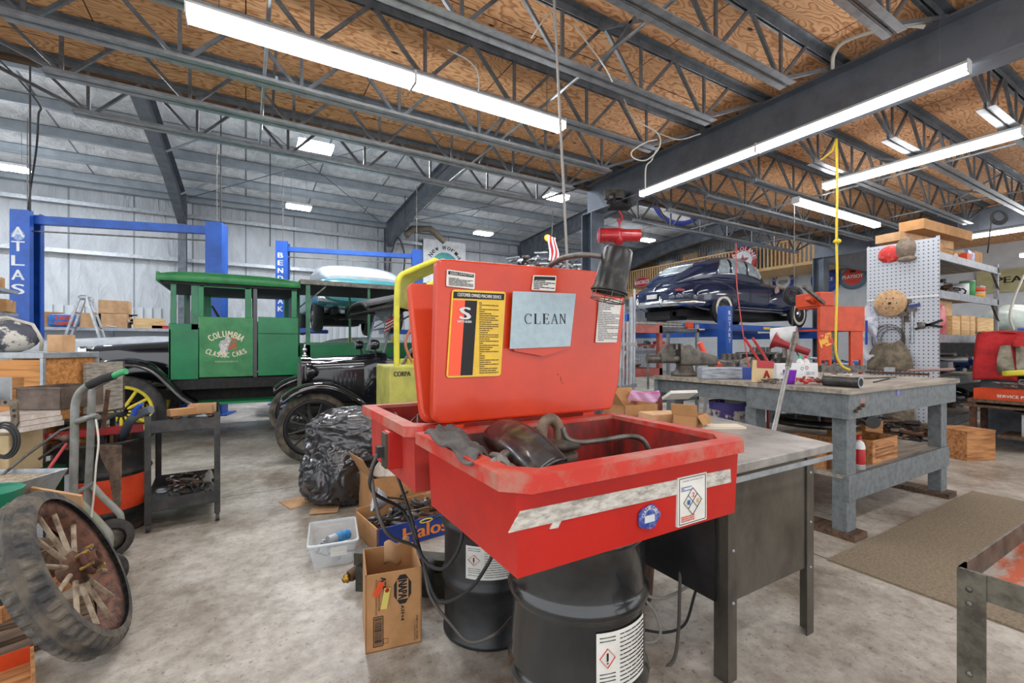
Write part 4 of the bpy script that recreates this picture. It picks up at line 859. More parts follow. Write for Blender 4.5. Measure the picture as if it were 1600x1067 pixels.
# wooden box on a stand, with printed carton
wb = thing('parts_crate', 'weathered wooden box holding a blue printed pack, left of the yellow wheel', 'crate', D(122, 640, 3.4)); 
M3 = Matrix.Rotation(-.45, 3, 'Z'); wb.rotation_euler = (0,0,-.45); wb.location.z = .78
b = MB(); b.bx(-.2,.2,.16,.18,0,.38); b.build('back_board', m_oldwood, wb); b = MB(); b.bx(.18,.2,-.18,.18,0,.38); b.build('end_board', mat('weathered_grey_board', '#a39c90', '#77716a', rough=.85, scale=12, stretch=(1,1,6)), wb); b = MB(); b.bx(-.2,.2,-.18,.18,0,.015); b.build('bottom', m_oldwood, wb); MB().bx(-.2,-.18,-.18,.18,0,.3).build('end_board', m_oldwood, wb)
pk = carton('printed_pack', 'white, red and blue printed pack inside the weathered wooden box', wb.location+V((0,-.02,.015)), (.28, .16, .22), -.45, mat('printed_blue_white', '#c9d0dc', '#3555a8', rough=.5, scale=9, lo=.49, hi=.53), tape=False)
st = thing('steel_tray', 'brown rusty steel tray on the stand between the wood cabinet and the hand truck', 'tray', D(97, 636, 2.9)); st.rotation_euler = (0,0,-.5)
b = MB(); b.bx(-.13,.13,-.15,-.145,0,.14); b.bx(-.13,.13,.145,.15,0,.14); b.bx(-.13,-.125,-.15,.15,0,.14); b.bx(.125,.13,-.15,.15,0,.14); b.bx(-.13,.13,-.15,.15,0,.005); b.bx(-.14,.14,-.16,-.15,.13,.14); b.build('tray_body', mat('brown_steel', '#6f6157', '#54483f', rough=.55, metal=.3, scale=10), st)
sd = thing('tray_stand', 'dark steel stand below the rusty tray and wooden box', 'stand', V((0,0,0)))
q = D(112, 640, 3.15); 
for dx, dy in ((-.02,-.1),(.18,-.1),(-.02,.2),(.18,.2)): MB().bx(q.x+dx-.015, q.x+dx+.015, q.y+dy-.015, q.y+dy+.015, 0, .77).build('leg', m_blackmat, sd)
MB().bx(q.x-.12, q.x+.2, q.y-.14, q.y+.26, .755, .775).build('shelf_board', m_blackmat, sd)
tr = D(165, 640, 2.95); b = MB(); b.box(tr, (.022, .012, .26), R=Matrix.Rotation(-.5,3,'Z')@Matrix.Rotation(.12,3,'Y')); tag(b.build('steel_strap', m_rust), 'upright rusty flat bar behind the hand truck handles', 'steel bar')
# cabinet of pale wood at the very left
def box_at(px0, py0, px1, py1, z):      # size of a box seen square-on
    a = D(px0, py1, z); b_ = D(px1, py0, z); return a, b_
cabp = D(67, 700, 2.95); cab = thing('wood_cabinet', 'wooden shelf unit with a grey metal edge at the far left, opposite the hand truck', 'shelf unit', V((cabp.x, cabp.y, 0))); cab.rotation_euler = (0,0,-.5)
m_lw = wood('orange_pine', '#c58a4d', '#95602e')
MB().bx(-.62, .0, .0, .42, 1.2, 1.24).build('top', m_galv, cab, bevel=.003)
for x in (-.62, -.02): MB().bx(x, x+.02, .0, .02, 0, 1.2).build('post', m_galv, cab); MB().bx(x, x+.02, .4, .42, 0, 1.2).build('post', m_galv, cab)
MB().bx(-.6, -.02, .39, .4, .55, 1.2).build('back_board', m_lw, cab); MB().bx(-.03, -.022, .02, .4, .55, 1.2).build('side_board', m_lw, cab)
for z0, z1 in ((1.08,1.19),(.84,.93),(.66,.80)): MB().bx(-.6, -.022, .0, .016, z0, z1).build('front_rail', m_lw, cab)
MB().bx(-.6+.0, -.42, .0, .016, .93, 1.08).build('front_stile', m_lw, cab); MB().bx(-.12, -.022, .0, .016, .93, 1.08).build('front_stile', m_lw, cab)
for z in (.62, .84, .32): MB().bx(-.6, -.02, .02, .4, z, z+.015).build('shelf', m_lw, cab)
def cabl(x, y, z): return cab.location+Matrix.Rotation(-.5, 3, 'Z')@V((x, y, z))
# things on and before it
bg = thing('rag_sack', 'white printed sack stuffed beside the blue lift post on top of the cabinet', 'bag', cabl(-.36,.15,1.24)); MB().sph((0,0,.11), (.15,.12,.115), 18).build('sack_body', mat('printed_sack', '#4d505c', '#c9c6bd', rough=.7, scale=10, lo=.5, hi=.55, bump=.5), bg); MB().tube([(-.12,-.06,.2),(0,-.05,.235),(.12,-.04,.19),(.16,-.02,.08),(.15,0,.01)], .012, 6).build('cord_edge', m_rag, bg)
carton('tan_carton', 'tan carton on the cabinet top in front of the lettered blue post', cabl(-.07,.2,1.24), (.1, .1, .12), -.5, m_card2, tape=False)
for i, (x, z, w_, h_, lb, m) in enumerate(((-.25, 1.52, .26, .1, 'long brown carton high at the left edge, above the white sack', m_card), (-.22, 1.72, .2, .1, 'small brown carton highest at the left edge', m_card2))):
    pass
gcl = thing('steel_clamp', 'large perforated grey-brown steel bracket lying at the left edge on white packs', 'bracket', D(12, 655, 2.5)); gcl.rotation_euler = (0,0,-.5)
m_dirty = mat('dirty_steel', '#807464', '#57493c', rough=.6, metal=.3, scale=16)
b = MB(); b.prism(rounded([(-.2,.11),(.06,.11),(.065,-.02),(.03,-.07),(.01,-.06),(.03,.0),(.02,.075),(-.2,.075)], [.01]*8, 2), (0,0,.0), X_, Z_, .012); gb = b.build('bracket_plate', m_dirty, gcl)
b = MB()
for q in ((.045,.05),(.048,.02),(.035,-.03),(0,.095),(-.06,.095)): b.cyl((q[0],-.014,q[1]), (q[0],-.012,q[1]), .009, n=12)
b.build('bolt_holes', m_blackmat, gb)
for i in range(3): tag(MB().bx(-.2, .14-.02*i, -.12, .12, 0, .028).build('wrapped_board', mat('shrink_wrap', '#d5cdc6', '#b8ab9f', rough=.25, scale=12)), ('lowest', 'middle', 'topmost')[i]+' of the three white wrapped panels stacked at the left edge', 'panel'); o = SC.collection.objects[-1]; o.location = D(22, 660, 2.62)+V((0,0,-.0+.03*i-.035)); o.rotation_euler = (0,0,-.5)
for k2, rr in enumerate((.075, .085, .095)):
    b = MB(); cc = D(4+k2*2, 690-k2, 2.4); b.tube([cc+V((cs,-sn,0))*math.cos(t)*rr*.8+Z_*math.sin(t)*rr for t in [i*PI/12 for i in range(24)]], .006, 7, closed=True); tag(b.build('cable_coil', m_cable), ('smallest', 'middle', 'largest')[k2]+' loop of black cable hanging at the left edge', 'cable')
crate('wooden crate with a pale front at the left edge, below the coiled cable', cabl(-.16,-.2,.5), (.42, .3, .2), -.5, m=m_lw)
carton('pale_board_box', 'pale box with handwriting in front of the wooden cabinet', cabl(.02,-.22,.52), (.2, .2, .24), -.5, mat('manila', '#c9b48c', '#b8a27a', rough=.8), tape=False)
sh = thing('low_shelf', 'dark low shelf carrying the crate and pale box at the left edge', 'shelf', cabl(-.1,-.22,0)); sh.rotation_euler = (0,0,-.5)
MB().bx(-.45,.35,-.2,.18,.47,.495).build('shelf_board', m_oldwood, sh)
for x in (-.42,.31):
    for y in (-.18,.14): MB().bx(x,x+.03,y,y+.03,0,.47).build('leg', m_galv, sh)
gt = thing('metal_trough', 'grey sheet-metal trough on cardboard at the left edge, above the leaning tyre', 'trough', D(25, 775, 2.35)); gt.rotation_euler = (0,0,-.45)
b = MB(); b.rings([[V(p) for p in ((-.2,-.1,0),(.1,-.1,0),(.1,.1,0),(-.2,.1,0))], [V(p) for p in ((-.24,-.14,.11),(.15,-.13,.11),(.15,.12,.11),(-.24,.12,.11))]], caps=False, smooth=False); b.build('trough_body', m_galv, gt, solid=.004)
MB().bx(-.2,.12,-.1,.1,.06,.09).build('sand_fill', mat('gravel', '#b5a68e', '#7c705f', rough=.95, scale=60), gt)
gbx = thing('green_carton', 'dark green and red carton beneath the rods, left of the drum', 'box', D(82, 765, 2.95)); gbx.rotation_euler = (0,0,-.5); MB().bx(-.1,.1,-.1,.1,0,.17).build('body', mat('box_green', '#145a38', '#0f4a2e', rough=.5), gbx); MB().bx(-.02,.101,-.102,-.1,.0,.07).build('red_panel', m_red, gbx)
cb2 = MB(); a = D(70, 800, 2.3); cb2.box(D(88, 790, 2.35), (.26, .012, .2), R=Matrix.Rotation(-.5,3,'Z')@Matrix.Rotation(.4,3,'X')@Matrix.Rotation(.25,3,'Y')); tag(cb2.build('corrugated_sheet', m_card2), 'corrugated cardboard sheet standing behind the top of the leaning tyre', 'cardboard')
gd = thing('green_pail', 'teal green pail with a yellow mark cut off by the left edge', 'pail', D(-26, 868, 2.0)); MB().lathe([(0,0),(.11,0),(.125,.28),(.13,.285),(.12,.28)], n=28).build('body', mat('teal_green', '#1d8a6a', rough=.4), gd); MB().lathe([(.1225,.12),(.1235,.2)], n=28).build('yellow_mark', mat('mark_yellow', '#dfc93c'), gd)
# boards and drawers under the wheel
for i, (px, py, z_, sz, lb) in enumerate(((20, 905, 2.25, (.5,.4,.12), 'upper wooden drawer behind the leaning tyre'), (28, 950, 2.25, (.55,.45,.12), 'middle wooden drawer behind the leaning tyre'))):
    crate(lb, D(px-45, py, z_), sz, -.45, m=m_oldwood if i == 0 else m_wood, name='drawer_box')
for i in range(3):
    o = MB().bx(-.5, .12, -.05, .05, 0, .022).build('plank', m_oldwood); o.location = G(8+i*14, 985+i*20, .02)+V((.0, .1, .0-.018+.0*i)); o.rotation_euler = (0,0,.2+.16*i); tag(o, ('far', 'middle', 'near')[i]+' plank of the dark boards lying on the floor at the left edge', 'plank')
od = thing('orange_tray', 'orange painted wooden tray corner at the bottom left corner', 'tray', G(20, 1062)+V((-.14,-.1,0))); od.rotation_euler = (0,0,.3)
b = MB(); b.bx(-.2,.22,-.2,.14,0,.01); b.build('bottom', m_wood, od); MB().bx(-.2,.22,.13,.14,0,.07).build('back_board', m_orange, od); MB().bx(.21,.22,-.2,.14,0,.07).build('end_board', m_wood, od)
# ------------------------------------------------------------ vehicles
def loft(b, st, n=28, e=3., z0mode=False):
    R = []
    for s_ in st:
        x, hw, z0, z1 = s_[:4]; q = 2/(s_[4] if len(s_) > 4 else e); zc, h = (z0+z1)/2, (z1-z0)/2; r = []
        for j in range(n):
            a = 2*PI*j/n; ca, sa = math.cos(a), math.sin(a)
            r.append(V((x, hw*math.copysign(abs(ca)**q, ca), zc+h*math.copysign(abs(sa)**q, sa))))
        R.append(r)
    return b.rings(R)
def interp(st, x):
    for a, c in zip(st, st[1:]):
        if a[0] <= x <= c[0]:
            t = (x-a[0])/(c[0]-a[0]); t = t*t*(3-2*t)*.3+t*.7; return [a[i]*(1-t)+c[i]*t for i in range(4)]
    return st[-1]
def dense(st, k=4):
    out = []; P = [st[0]]+list(st)+[st[-1]]
    for i in range(1, len(P)-2):
        for j in range(k):
            t = j/k; a, b, c, d = P[i-1:i+3]
            out.append(tuple(.5*((2*b[m])+(-a[m]+c[m])*t+(2*a[m]-5*b[m]+4*c[m]-d[m])*t*t+(-a[m]+3*b[m]-3*c[m]+d[m])*t**3) for m in range(4)))
    return out+[tuple(st[-1][:4])]
def gh_point(st, x, a, e, off=0):
    s_ = interp(st, x); q = 2/e; zc, h = (s_[2]+s_[3])/2, (s_[3]-s_[2])/2; ca, sa = math.cos(a), math.sin(a)
    p = V((x, s_[1]*math.copysign(abs(ca)**q, ca), zc+h*math.copysign(abs(sa)**q, sa)))
    if off: n_ = V((0, p.y/max(.1, s_[1]**2), (p.z-zc)/max(.05, h*h))).normalized(); p += n_*off
    return p
m_glassd = mat('car_glass_reflection', '#b4c0c6', '#7f8b93', rough=.08, scale=4, spec=.9)  # pale opaque tone, reflected and see-through light put into the colour
def window(t, st, quad, e, name='side_window', off=.012, glass=None):
    """quad: (x, angle) corners"""
    (xa, aa), (xb, ab), (xc, ac), (xd, ad) = quad
    f = lambda u, v: gh_point(st, (xa*(1-u)+xb*u)*(1-v)+(xd*(1-u)+xc*u)*v, (aa*(1-u)+ab*u)*(1-v)+(ad*(1-u)+ac*u)*v, e, off)
    o = MB().grid(f, 10, 8).build(name, glass or m_glassd, t)
    ed = [f(i/10, 0) for i in range(11)]+[f(1, i/8) for i in range(1, 9)]+[f(1-i/10, 1) for i in range(1, 11)]+[f(0, 1-i/8) for i in range(1, 8)]
    MB().tube(ed, .012, 6, closed=True).build('window_trim', m_chrome, o); return o
def ww_wheel(t, c, R, w_, axis, white=True, hub=m_chrome, ty=None):
    M = Matrix.Translation(c)@rotX2(axis); ty = ty or mat('black_tyre', '#1e1e20', '#2c2b2a', rough=.75, scale=20)
    b = tyre_mb(R, R*.62, w_, n=40); o = b.xf(M).build('wheel', ty, t)
    if white: MB().lathe([(R*.64, w_*.5), (R*.72, w_*.535), (R*.84, w_*.5)], (0,0,0), (1,0,0), 40).xf(M).build('white_wall', mat('whitewall', '#d9d6cb', '#c9c3b3', rough=.6), o)
    MB().lathe([(R*.64, w_*.46), (R*.5, w_*.3), (R*.3, w_*.42), (R*.28, w_*.5), (R*.12, w_*.56), (0, w_*.57)], (0,0,0), (1,0,0), 30).xf(M).build('hub_cap', hub, o); return o
# raised dark blue saloon
m_navy = mat('navy_gloss', '#1d2c4c', '#16223e', rough=.12, scale=2, coat=.9)
RZ = 1.79; bc = thing('vintage_saloon', 'dark navy rounded vintage saloon raised on the blue four-post lift', 'car', (9.5, 7.5, RZ))
LS = [(-1.2,.45,.5,.72),(-1.12,.66,.42,.85),(-.85,.8,.34,1.0),(-.45,.87,.3,1.12),(0,.9,.3,1.18),(.7,.93,.3,1.2),(1.6,.94,.3,1.19),(2.4,.92,.3,1.18),(3.0,.86,.32,1.16),(3.6,.76,.35,1.12),(4.0,.56,.42,1.0),(4.12,.3,.5,.85)]
b = MB(); loft(b, dense(LS), 36, 3.2); b.build('body', m_navy, bc)
GS = [(-.95,.45,.9,1.02),(-.65,.62,.9,1.24),(-.25,.72,.9,1.48),(.2,.78,.9,1.64),(.7,.81,.9,1.72),(1.2,.81,.9,1.71),(1.65,.78,.9,1.62),(2.0,.72,.9,1.42),(2.4,.6,.9,1.1)]
GD = dense(GS); b = MB(); loft(b, GD, 36, 3.3); b.build('roof', m_navy, bc)
for s_ in (1, -1):
    A = (lambda a: -a if 0 else a); mir = (lambda a: a) if s_ > 0 else (lambda a: PI-a)
    for q in (((.08,-.03),(.5,-.03),(.5,.7),(.26,.6)), ((.58,-.03),(1.14,-.03),(1.12,.72),(.56,.72)), ((1.24,-.03),(1.86,-.03),(1.6,.62),(1.2,.7))):
        window(bc, GD, [(x, mir(a)) for x, a in q], 3.3)
window(bc, GD, ((-.68,1.22),(-.68,PI-1.22),(-.32,PI-1.1),(-.32,1.1)), 3.3, 'rear_window'); window(bc, GD, ((2.12,1.0),(2.12,PI-1.0),(1.78,PI-1.0),(1.78,1.0)), 3.3, 'windscreen')
for s_ in (-1, 1):
    for nm, xc, L0, zc, rh in (('rear_fender', -.05, .82, .62, .43), ('front_fender', 2.95, 1.15, .64, .42)):
        st = [(xc-L0*math.cos(t), .001+.26*math.sin(t)**.6, zc-.3*math.sin(t)**.5, zc+rh*math.sin(t)**.8-.02) for t in [PI*i/16 for i in range(1, 16)]]
        b = MB(); loft(b, st, 24, 2.6); b.xf(Matrix.Translation((0, s_*.76, 0))); b.build(nm, m_navy, bc)
        xw = 0 if nm[0] == 'r' else 3.2
        b = MB(); b.lathe([(0,0),(.39,0),(.41,-.02)], (xw, s_*1.005, .38), (0, s_, 0), 32); b.build('wheel_arch', m_blackmat, bc)
    for xw in (0, 3.2): ww_wheel(bc, V((xw, s_*.93, .36)), .36, .17, (0, s_, 0))
    MB().tube([(.55, s_*.965, .42), (2.5, s_*.955, .42)], .018, 6).build('sill_trim', m_chrome, bc); MB().tube([(.5, s_*.955, .36), (2.5, s_*.95, .36)], .014, 6).build('sill_trim', m_chrome, bc)
    for x in (1.14, 1.95): MB().tube([(x, s_*.945, .45), (x, s_*.955, .8), (x, s_*.925, 1.12)], .004, 5).build('door_gap', m_blackmat, bc)
    MB().bx(-1.0, -.97, s_*.6-.07, s_*.6+.07, .72, .79).xf(Matrix.Identity(4)).build('tail_lamp', m_chrome, bc); MB().bx(-1.17, -1.0, s_*.66-.06, s_*.66+.06, .73, .78).build('lamp_lens', m_red, bc)
b = MB(); b.tube(smooth([(-.75,-1.0,.46),(-1.1,-.93,.46),(-1.28,-.6,.46),(-1.33,0,.46),(-1.28,.6,.46),(-1.1,.93,.46),(-.75,1.0,.46)]), .075, 12); b.build('rear_bumper', m_chrome, bc)
for y in (-.35, .35): MB().sph((-1.36, y, .5), (.05,.045,.13), 12).build('bumper_guard', m_chrome, bc)
MB().tube(smooth([(-1.2,0,.8),(-1.1,0,.9),(-.9,0,1.02)]), .018, 6).build('boot_handle', m_chrome, bc); MB().bx(-1.27,-1.25,-.15,.15,.6,.7).build('number_plate', m_paper, bc)
b = MB(); b.bx(-.9, 3.6, -.55, .55, .2, .34); b.cyl((0,-.8,.36),(0,.8,.36),.05,n=12); b.sph((0,0,.36),(.16,.16,.16),14); b.cyl((-.9,.35,.24),(3,.35,.24),.04,n=10); b.cyl((-.9,-.35,.24),(1.2,-.35,.24),.06,n=10); b.bx(-1.0,-.4,-.3,.4,.12,.3); b.build('underbody', m_blackmat, bc)
p = V((2.25, -.955, .92)); b = MB(); b.cyl(p, p+V((0,-.004,0)), .1, n=20); b.build('door_emblem', mat('emblem_red', '#8a3a44', '#c9c0b8', rough=.5, scale=30), bc)
# four-post lift under it
fl = thing('four_post_lift', 'blue four-post lift holding up the navy saloon, post lettered ROTARY', 'car lift', (0,0,0))
for y in (6.42, 8.27): 
    b = MB(); b.bx(8.35, 13.7, y-.02, y+.42, RZ-.13, RZ-.01) if y < 7 else b.bx(8.35, 13.7, y-.05, y+.4, RZ-.13, RZ-.01); b.build('runway', m_blue, fl)
for x, y in ((8.95, 6.1), (8.95, 9.0), (13.2, 5.95) , (13.2, 9.0)): MB().bx(x-.11, x+.11, y-.11, y+.11, 0, 2.15).build('post', m_blue, fl, bevel=.01); MB().bx(x-.2, x+.2, y-.2, y+.2, 0, .02).build('base_plate', m_blue, fl)
for x in (8.95, 13.2): MB().bx(x-.1, x+.1, 6.2, 8.9, RZ-.3, RZ-.13).build('crossbeam', m_blue, fl)
b = MB()
for i, ch in enumerate('ROTARY'): put_text(b, ch, (8.95, 5.988, 2.0-i*.12), X_, Z_, .075, .09, .004)
b.build('lettering', m_white, fl)
b = MB(); b.prism([(7.35,1.52),(8.35,1.66),(8.35,1.78),(8.2,1.78),(7.35,1.58)], (0, 6.42, 0), X_, Z_, -.4); b.build('ramp', m_blue, fl)
b = MB(); put_text(b, 'Smooth', (7.9, 6.41, 1.66), X_, Z_, .5, .09, .003); b.build('lettering', m_white, fl)
MB().bx(10.9, 11.2, 6.385, 6.4, RZ-.1, RZ-.04).build('yellow_sticker', m_yel, fl)
# ---- black vintage tourer
BK = mat('vintage_black', '#14151a', '#1d1f26', rough=.1, scale=3, coat=.8)
mt = thing('vintage_tourer', 'shiny black vintage open car with louvred bonnet and thin spoked wheels', 'car', (.65, 6.12, 0))
m_bksp = mat('black_spoke', '#242427', rough=.4); m_ty2 = mat('brown_worn_tyre', '#3c3a38', '#6b6254', rough=.85, scale=10, bump=.15)
for x, y, s_ in ((0,-.71,-1),(0,.71,1),(2.54,-.71,-1),(2.54,.71,1)): wheel_parts(mt, V((x, y, .385)), .385, .085, 12, (0, s_, 0), m_bksp, m_bksp, BK, m_ty2, tr=.19, sp=.014, hub=.065, rot=.4)
b = MB(); b.rings([[V((x, yy, zz)) for yy, zz in rounded([(-.25,.56),(.25,.56),(.25,1.15),(-.25,1.15)], [.03,.03,.13,.13], 6)] for x in (-.08, .03)]); b.build('radiator_shell', BK, mt, bevel=.006)
b = MB(); b.rings([[V((x, yy, zz)) for yy, zz in rounded([(-.2,.6),(.2,.6),(.2,1.07),(-.2,1.07)], [.02,.02,.08,.08], 6)] for x in (-.088, -.07)]); gr = b.build('radiator_core', mat('radiator_grey', '#6a6a68', '#3a3a3a', rough=.6, scale=80), mt)
b = MB(); b.lathe([(0,0),(.035,0),(.035,.02),(.02,.03),(.012,.06),(.028,.075),(.028,.1),(.01,.12),(.014,.145),(0,.16)], (-.02,0,1.15), n=16); b.build('radiator_cap', m_chrome, mt)
def hood_ring(x, w_, zt, zb=.6):
    return [V((x, yy, zz)) for yy, zz in rounded([(-w_,zb),(w_,zb),(w_,zt-.1),(w_*.62,zt),(-w_*.62,zt),(-w_,zt-.1)], [.01,.01,.08,.1,.1,.08], 5)]
b = MB(); b.rings([hood_ring(x, .25+.09*(x/.62), 1.14+.03*(x/.62)) for x in (.03,.33,.62)]); hd = b.build('bonnet', mat('bonnet_black', '#26282d', '#1a1b20', rough=.16, scale=3, metal=.35, coat=.6), mt)
for s_ in (-1, 1):
    for i in range(6):
        x = .27+.05*i; w_ = .25+.09*x/.62; MB().sph((x, s_*(w_+.001), .86), (.012,.014,.1), 10).build('louvre', hd.data.materials[0], hd)
    MB().tube([(.03, s_*.262, 1.0), (.62, s_*.345, 1.03)], .006, 5).build('hinge_line', BK, hd)
b = MB(); b.rings([hood_ring(.62+.26*t, .34+.16*t*t*(3-2*t), 1.17+.04*t, .55) for t in (0,.25,.5,.75,1)]); b.build('scuttle', BK, mt)
b = MB(); b.rings([[V((x, yy, zz)) for yy, zz in rounded([(-w_,.55),(w_,.55),(w_,h_),(-w_,h_)], [.04]*4, 3)] for x, w_, h_ in ((.86,.5,1.14),(1.4,.54,1.1),(2.2,.56,1.12),(2.9,.56,1.2),(3.25,.5,1.2))]); b.build('body_tub', BK, mt)
for x in (1.45, 2.5): MB().bx(x, x+.5, -.45, .45, 1.05, 1.2).build('seat', m_blackmat, mt, bevel=.03); MB().bx(x+.42, x+.55, -.45, .45, 1.1, 1.5).build('seat_back', m_blackmat, mt, bevel=.03)
# fenders
def fender(t, path, y0, y1, m, name='fender', lip=.05, arch=.03):
    def f(u, v):
        k = u*(len(path)-1); i = min(int(k), len(path)-2); p = path[i].lerp(path[i+1], k-i); a = v*2-1
        return V((p.x, y0+(y1-y0)*v, p.z-arch*a*a-(lip if v in (0., 1.) else 0)))
    MB().grid(f, len(path)-1, 8).build(name, m, t, solid=.004)
fp = smooth([(-.34,0,.74),(-.2,0,.83),(0,0,.885),(.2,0,.86),(.42,0,.74),(.6,0,.58),(.82,0,.44),(.95,0,.42)], 6)
rp = smooth([(2.1,0,.42),(2.2,0,.6),(2.35,0,.8),(2.54,0,.87),(2.75,0,.82),(2.95,0,.66),(3.05,0,.5)], 6)
for s_ in (-1, 1):
    y0, y1 = (-.85,-.57) if s_ < 0 else (.57,.85)
    fender(mt, fp, y0, y1, BK); fender(mt, rp, y0, y1, BK); MB().bx(.93, 2.12, min(y0,y1), max(y0,y1), .395, .42).build('running_board', m_blackmat, mt); 
    b = MB(); b.prism([(.3,.5),(.95,.42),(2.1,.42),(2.1,.56),(.3,.62)], (0, s_*.56, 0), X_, Z_, .006); b.build('splash_apron', BK, mt)
    lp_ = thing if 0 else None
    l0 = MB().lathe([(.0,-.05),(.05,-.05),(.062,-.02),(.065,.03),(.058,.045),(0,.05)], (.72, s_*.44, 1.3), (-1,0,0), 18).build('side_lamp', BK, mt); MB().lathe([(0,0),(.052,0)], (.668, s_*.44, 1.3), (-1,0,0), 18).build('lamp_glass', m_glass, l0); MB().bar((.75, s_*.4, 1.15), (.73, s_*.44, 1.3), .02).build('lamp_bracket', BK, l0)
    l1 = MB().lathe([(0,-.09),(.05,-.07),(.1,.02),(.105,.05),(.1,.055),(0,.055)], (-.0, s_*.4, .98), (-1,0,0), 20).build('headlamp', BK, mt); MB().lathe([(0,.0),(.09,0)], (-.058, s_*.4, .98), (-1,0,0), 20).build('lamp_glass', m_glass, l1); MB().bar((0, s_*.4, .9), (0, s_*.3, .65), .025).build('lamp_bracket', BK, l1)
b = MB(); b.cyl((0,-.68,.385),(0,.68,.385),.025,n=10); b.bx(-.2,3.2,-.3,-.25,.48,.56); b.bx(-.2,3.2,.25,.3,.48,.56); b.tube(smooth([(0,-.55,.42),(0,0,.6),(0,.55,.42)]),.03,8); b.cyl((2.54,-.68,.385),(2.54,.68,.385),.05,n=10); b.bx(.05,.8,-.22,.22,.4,.62); b.build('chassis', m_blackmat, mt)
ws = MB(); W_ = .47
for y in (-W_, W_): ws.bar((.82, y, 1.2), (.9, y, 1.5), .025); ws.bar((.9, y, 1.5), (.98, y, 1.86), .025)
for x, z in ((.82,1.21),(.9,1.51),(.98,1.86)): ws.bar((x,-W_,z),(x,W_,z),.022)
wf = ws.build('windscreen_frame', BK, mt); b = MB(); b.add([(.82,-W_,1.21),(.82,W_,1.21),(.9,W_,1.51),(.9,-W_,1.51)],[(0,1,2,3)]); b.add([(.9,-W_,1.51),(.9,W_,1.51),(.98,W_,1.86),(.98,-W_,1.86)],[(0,1,2,3)]); b.build('windscreen_glass', m_glass, wf)
def rf(u, v):
    x = .6+2.75*u; a = v*2-1; z = 1.93+.07*math.sin(min(1, u*1.2)*PI*.8)-.09*abs(a)**3-(.08*(1-u*6) if u < 1/6 else 0)-(.5*(u-.88)/.12 if u > .88 else 0); return V((x, a*.6, z))
MB().grid(rf, 24, 12).build('canvas_roof', mat('dark_grey_canvas', '#4c4d52', '#37383c', rough=.8, scale=6, bump=.3, bscale=4), mt, solid=.012)
b = MB(); b.tube([rf(i/24, 0)-V((0,0,.06)) for i in range(22)], .03, 6); b.tube([rf(i/24, 1)-V((0,0,.06)) for i in range(22)], .03, 6); b.tube([rf(0, i/12)-V((0,0,.02)) for i in range(13)], .025, 6); b.build('roof_valance', m_blackmat, mt)
for x, y in ((1.9,-.55),(1.9,.55),(3.0,-.52),(3.0,.52)): MB().bar((x, y, 1.1), (x+.05, y, 1.9), .03).build('roof_bow', m_blackmat, mt)
for y in (-.5,.5): MB().bar((.94, y, 1.55), (1.6, y, 1.93), .02).build('roof_stay', m_blackmat, mt)
MB().tube([(1.25,-.2+.19*math.cos(t),1.33+.17*math.sin(t)) for t in [i*PI/12 for i in range(24)]], .013, 6, closed=True).build('steering_wheel', m_blackmat, mt)
fg = thing('small_flag', 'small striped American flag fixed to the windscreen of the black vintage car', 'flag', (.65+.93, 6.12-.5, 1.58)); 
for i in range(7): MB().bx(-.0,.008,-.14,.12,-.1+.026*i,-.074+.026*i).xf(Matrix.Rotation(.7,4,'X')@Matrix.Rotation(-.9,4,'Z')).build('stripe', m_red if i % 2 == 0 else m_white, fg)
MB().bx(-.003,-.001,-.14,.0,-.02,.08).xf(Matrix.Rotation(.7,4,'X')@Matrix.Rotation(-.9,4,'Z')).build('canton', mat('flag_blue', '#2a3566'), fg)
# ---- green truck
gt_ = thing('vintage_truck', 'green wooden-cab vintage truck lettered COLUMBIA CLASSIC CARS with yellow spoked wheels', 'truck', (-1.35, 8.12, 0))
m_gr = mat('truck_green', '#16804f', '#0f6a42', rough=.35, scale=3, lo=.4, hi=.7); m_gr2 = mat('truck_green_worn', '#3d8a52', '#2b7646', rough=.45, scale=5); m_yw = mat('wheel_yellow', '#dccb3e', '#c9b630', rough=.4)
m_grp = mat('post_green', '#3f7f5e', '#356b52', rough=.5, scale=6)
NY = -.75
for x, y, s_ in ((0,-.72,-1),(0,.72,1),(4.0,-.72,-1),(4.0,.72,1)): wheel_parts(gt_, V((x, y, .455)), .455, .13, 12, (0, s_, 0), m_yw, m_yw, BK, m_rubber, tr=.26, sp=.022, hub=.1)
b = MB(); loft(b, [(-.42,.3,.62,1.25,4),(-.35,.33,.6,1.3,4),(.1,.37,.6,1.33,4),(.5,.42,.6,1.36,4)], 28, 4); b.build('bonnet', BK, gt_)
b = MB(); b.bx(-.52,-.42,-.3,.3,.55,1.28); b.build('radiator_shell', m_chrome, gt_, bevel=.03); MB().bx(-.535,-.52,-.25,.25,.6,1.2).build('radiator_core', m_blackmat, gt_)
for s_ in (-1,1): l0 = MB().sph((-.5, s_*.48, 1.08), (.12,.13,.13), 16).build('headlamp', m_chrome, gt_); MB().lathe([(0,0),(.11,0)], (-.6, s_*.48, 1.08), (-1,0,0), 18).build('lamp_glass', m_glass, l0)
b = MB(); b.bx(-.5,5.2,-.42,-.34,.55,.7); b.bx(-.5,5.2,.34,.42,.55,.7); b.cyl((0,-.68,.455),(0,.68,.455),.04,n=10); b.cyl((4,-.68,.455),(4,.68,.455),.07,n=10); b.bx(.5,1.8,-.4,.4,.5,.85); b.bx(.45,5.1,NY+.03,-NY-.03,.7,.84); b.build('chassis', m_blackmat, gt_)
tf = smooth([(-.55,0,.78),(-.4,0,.98),(-.15,0,1.11),(.1,0,1.13),(.32,0,1.04),(.5,0,.84),(.65,0,.66),(.8,0,.55)], 6)
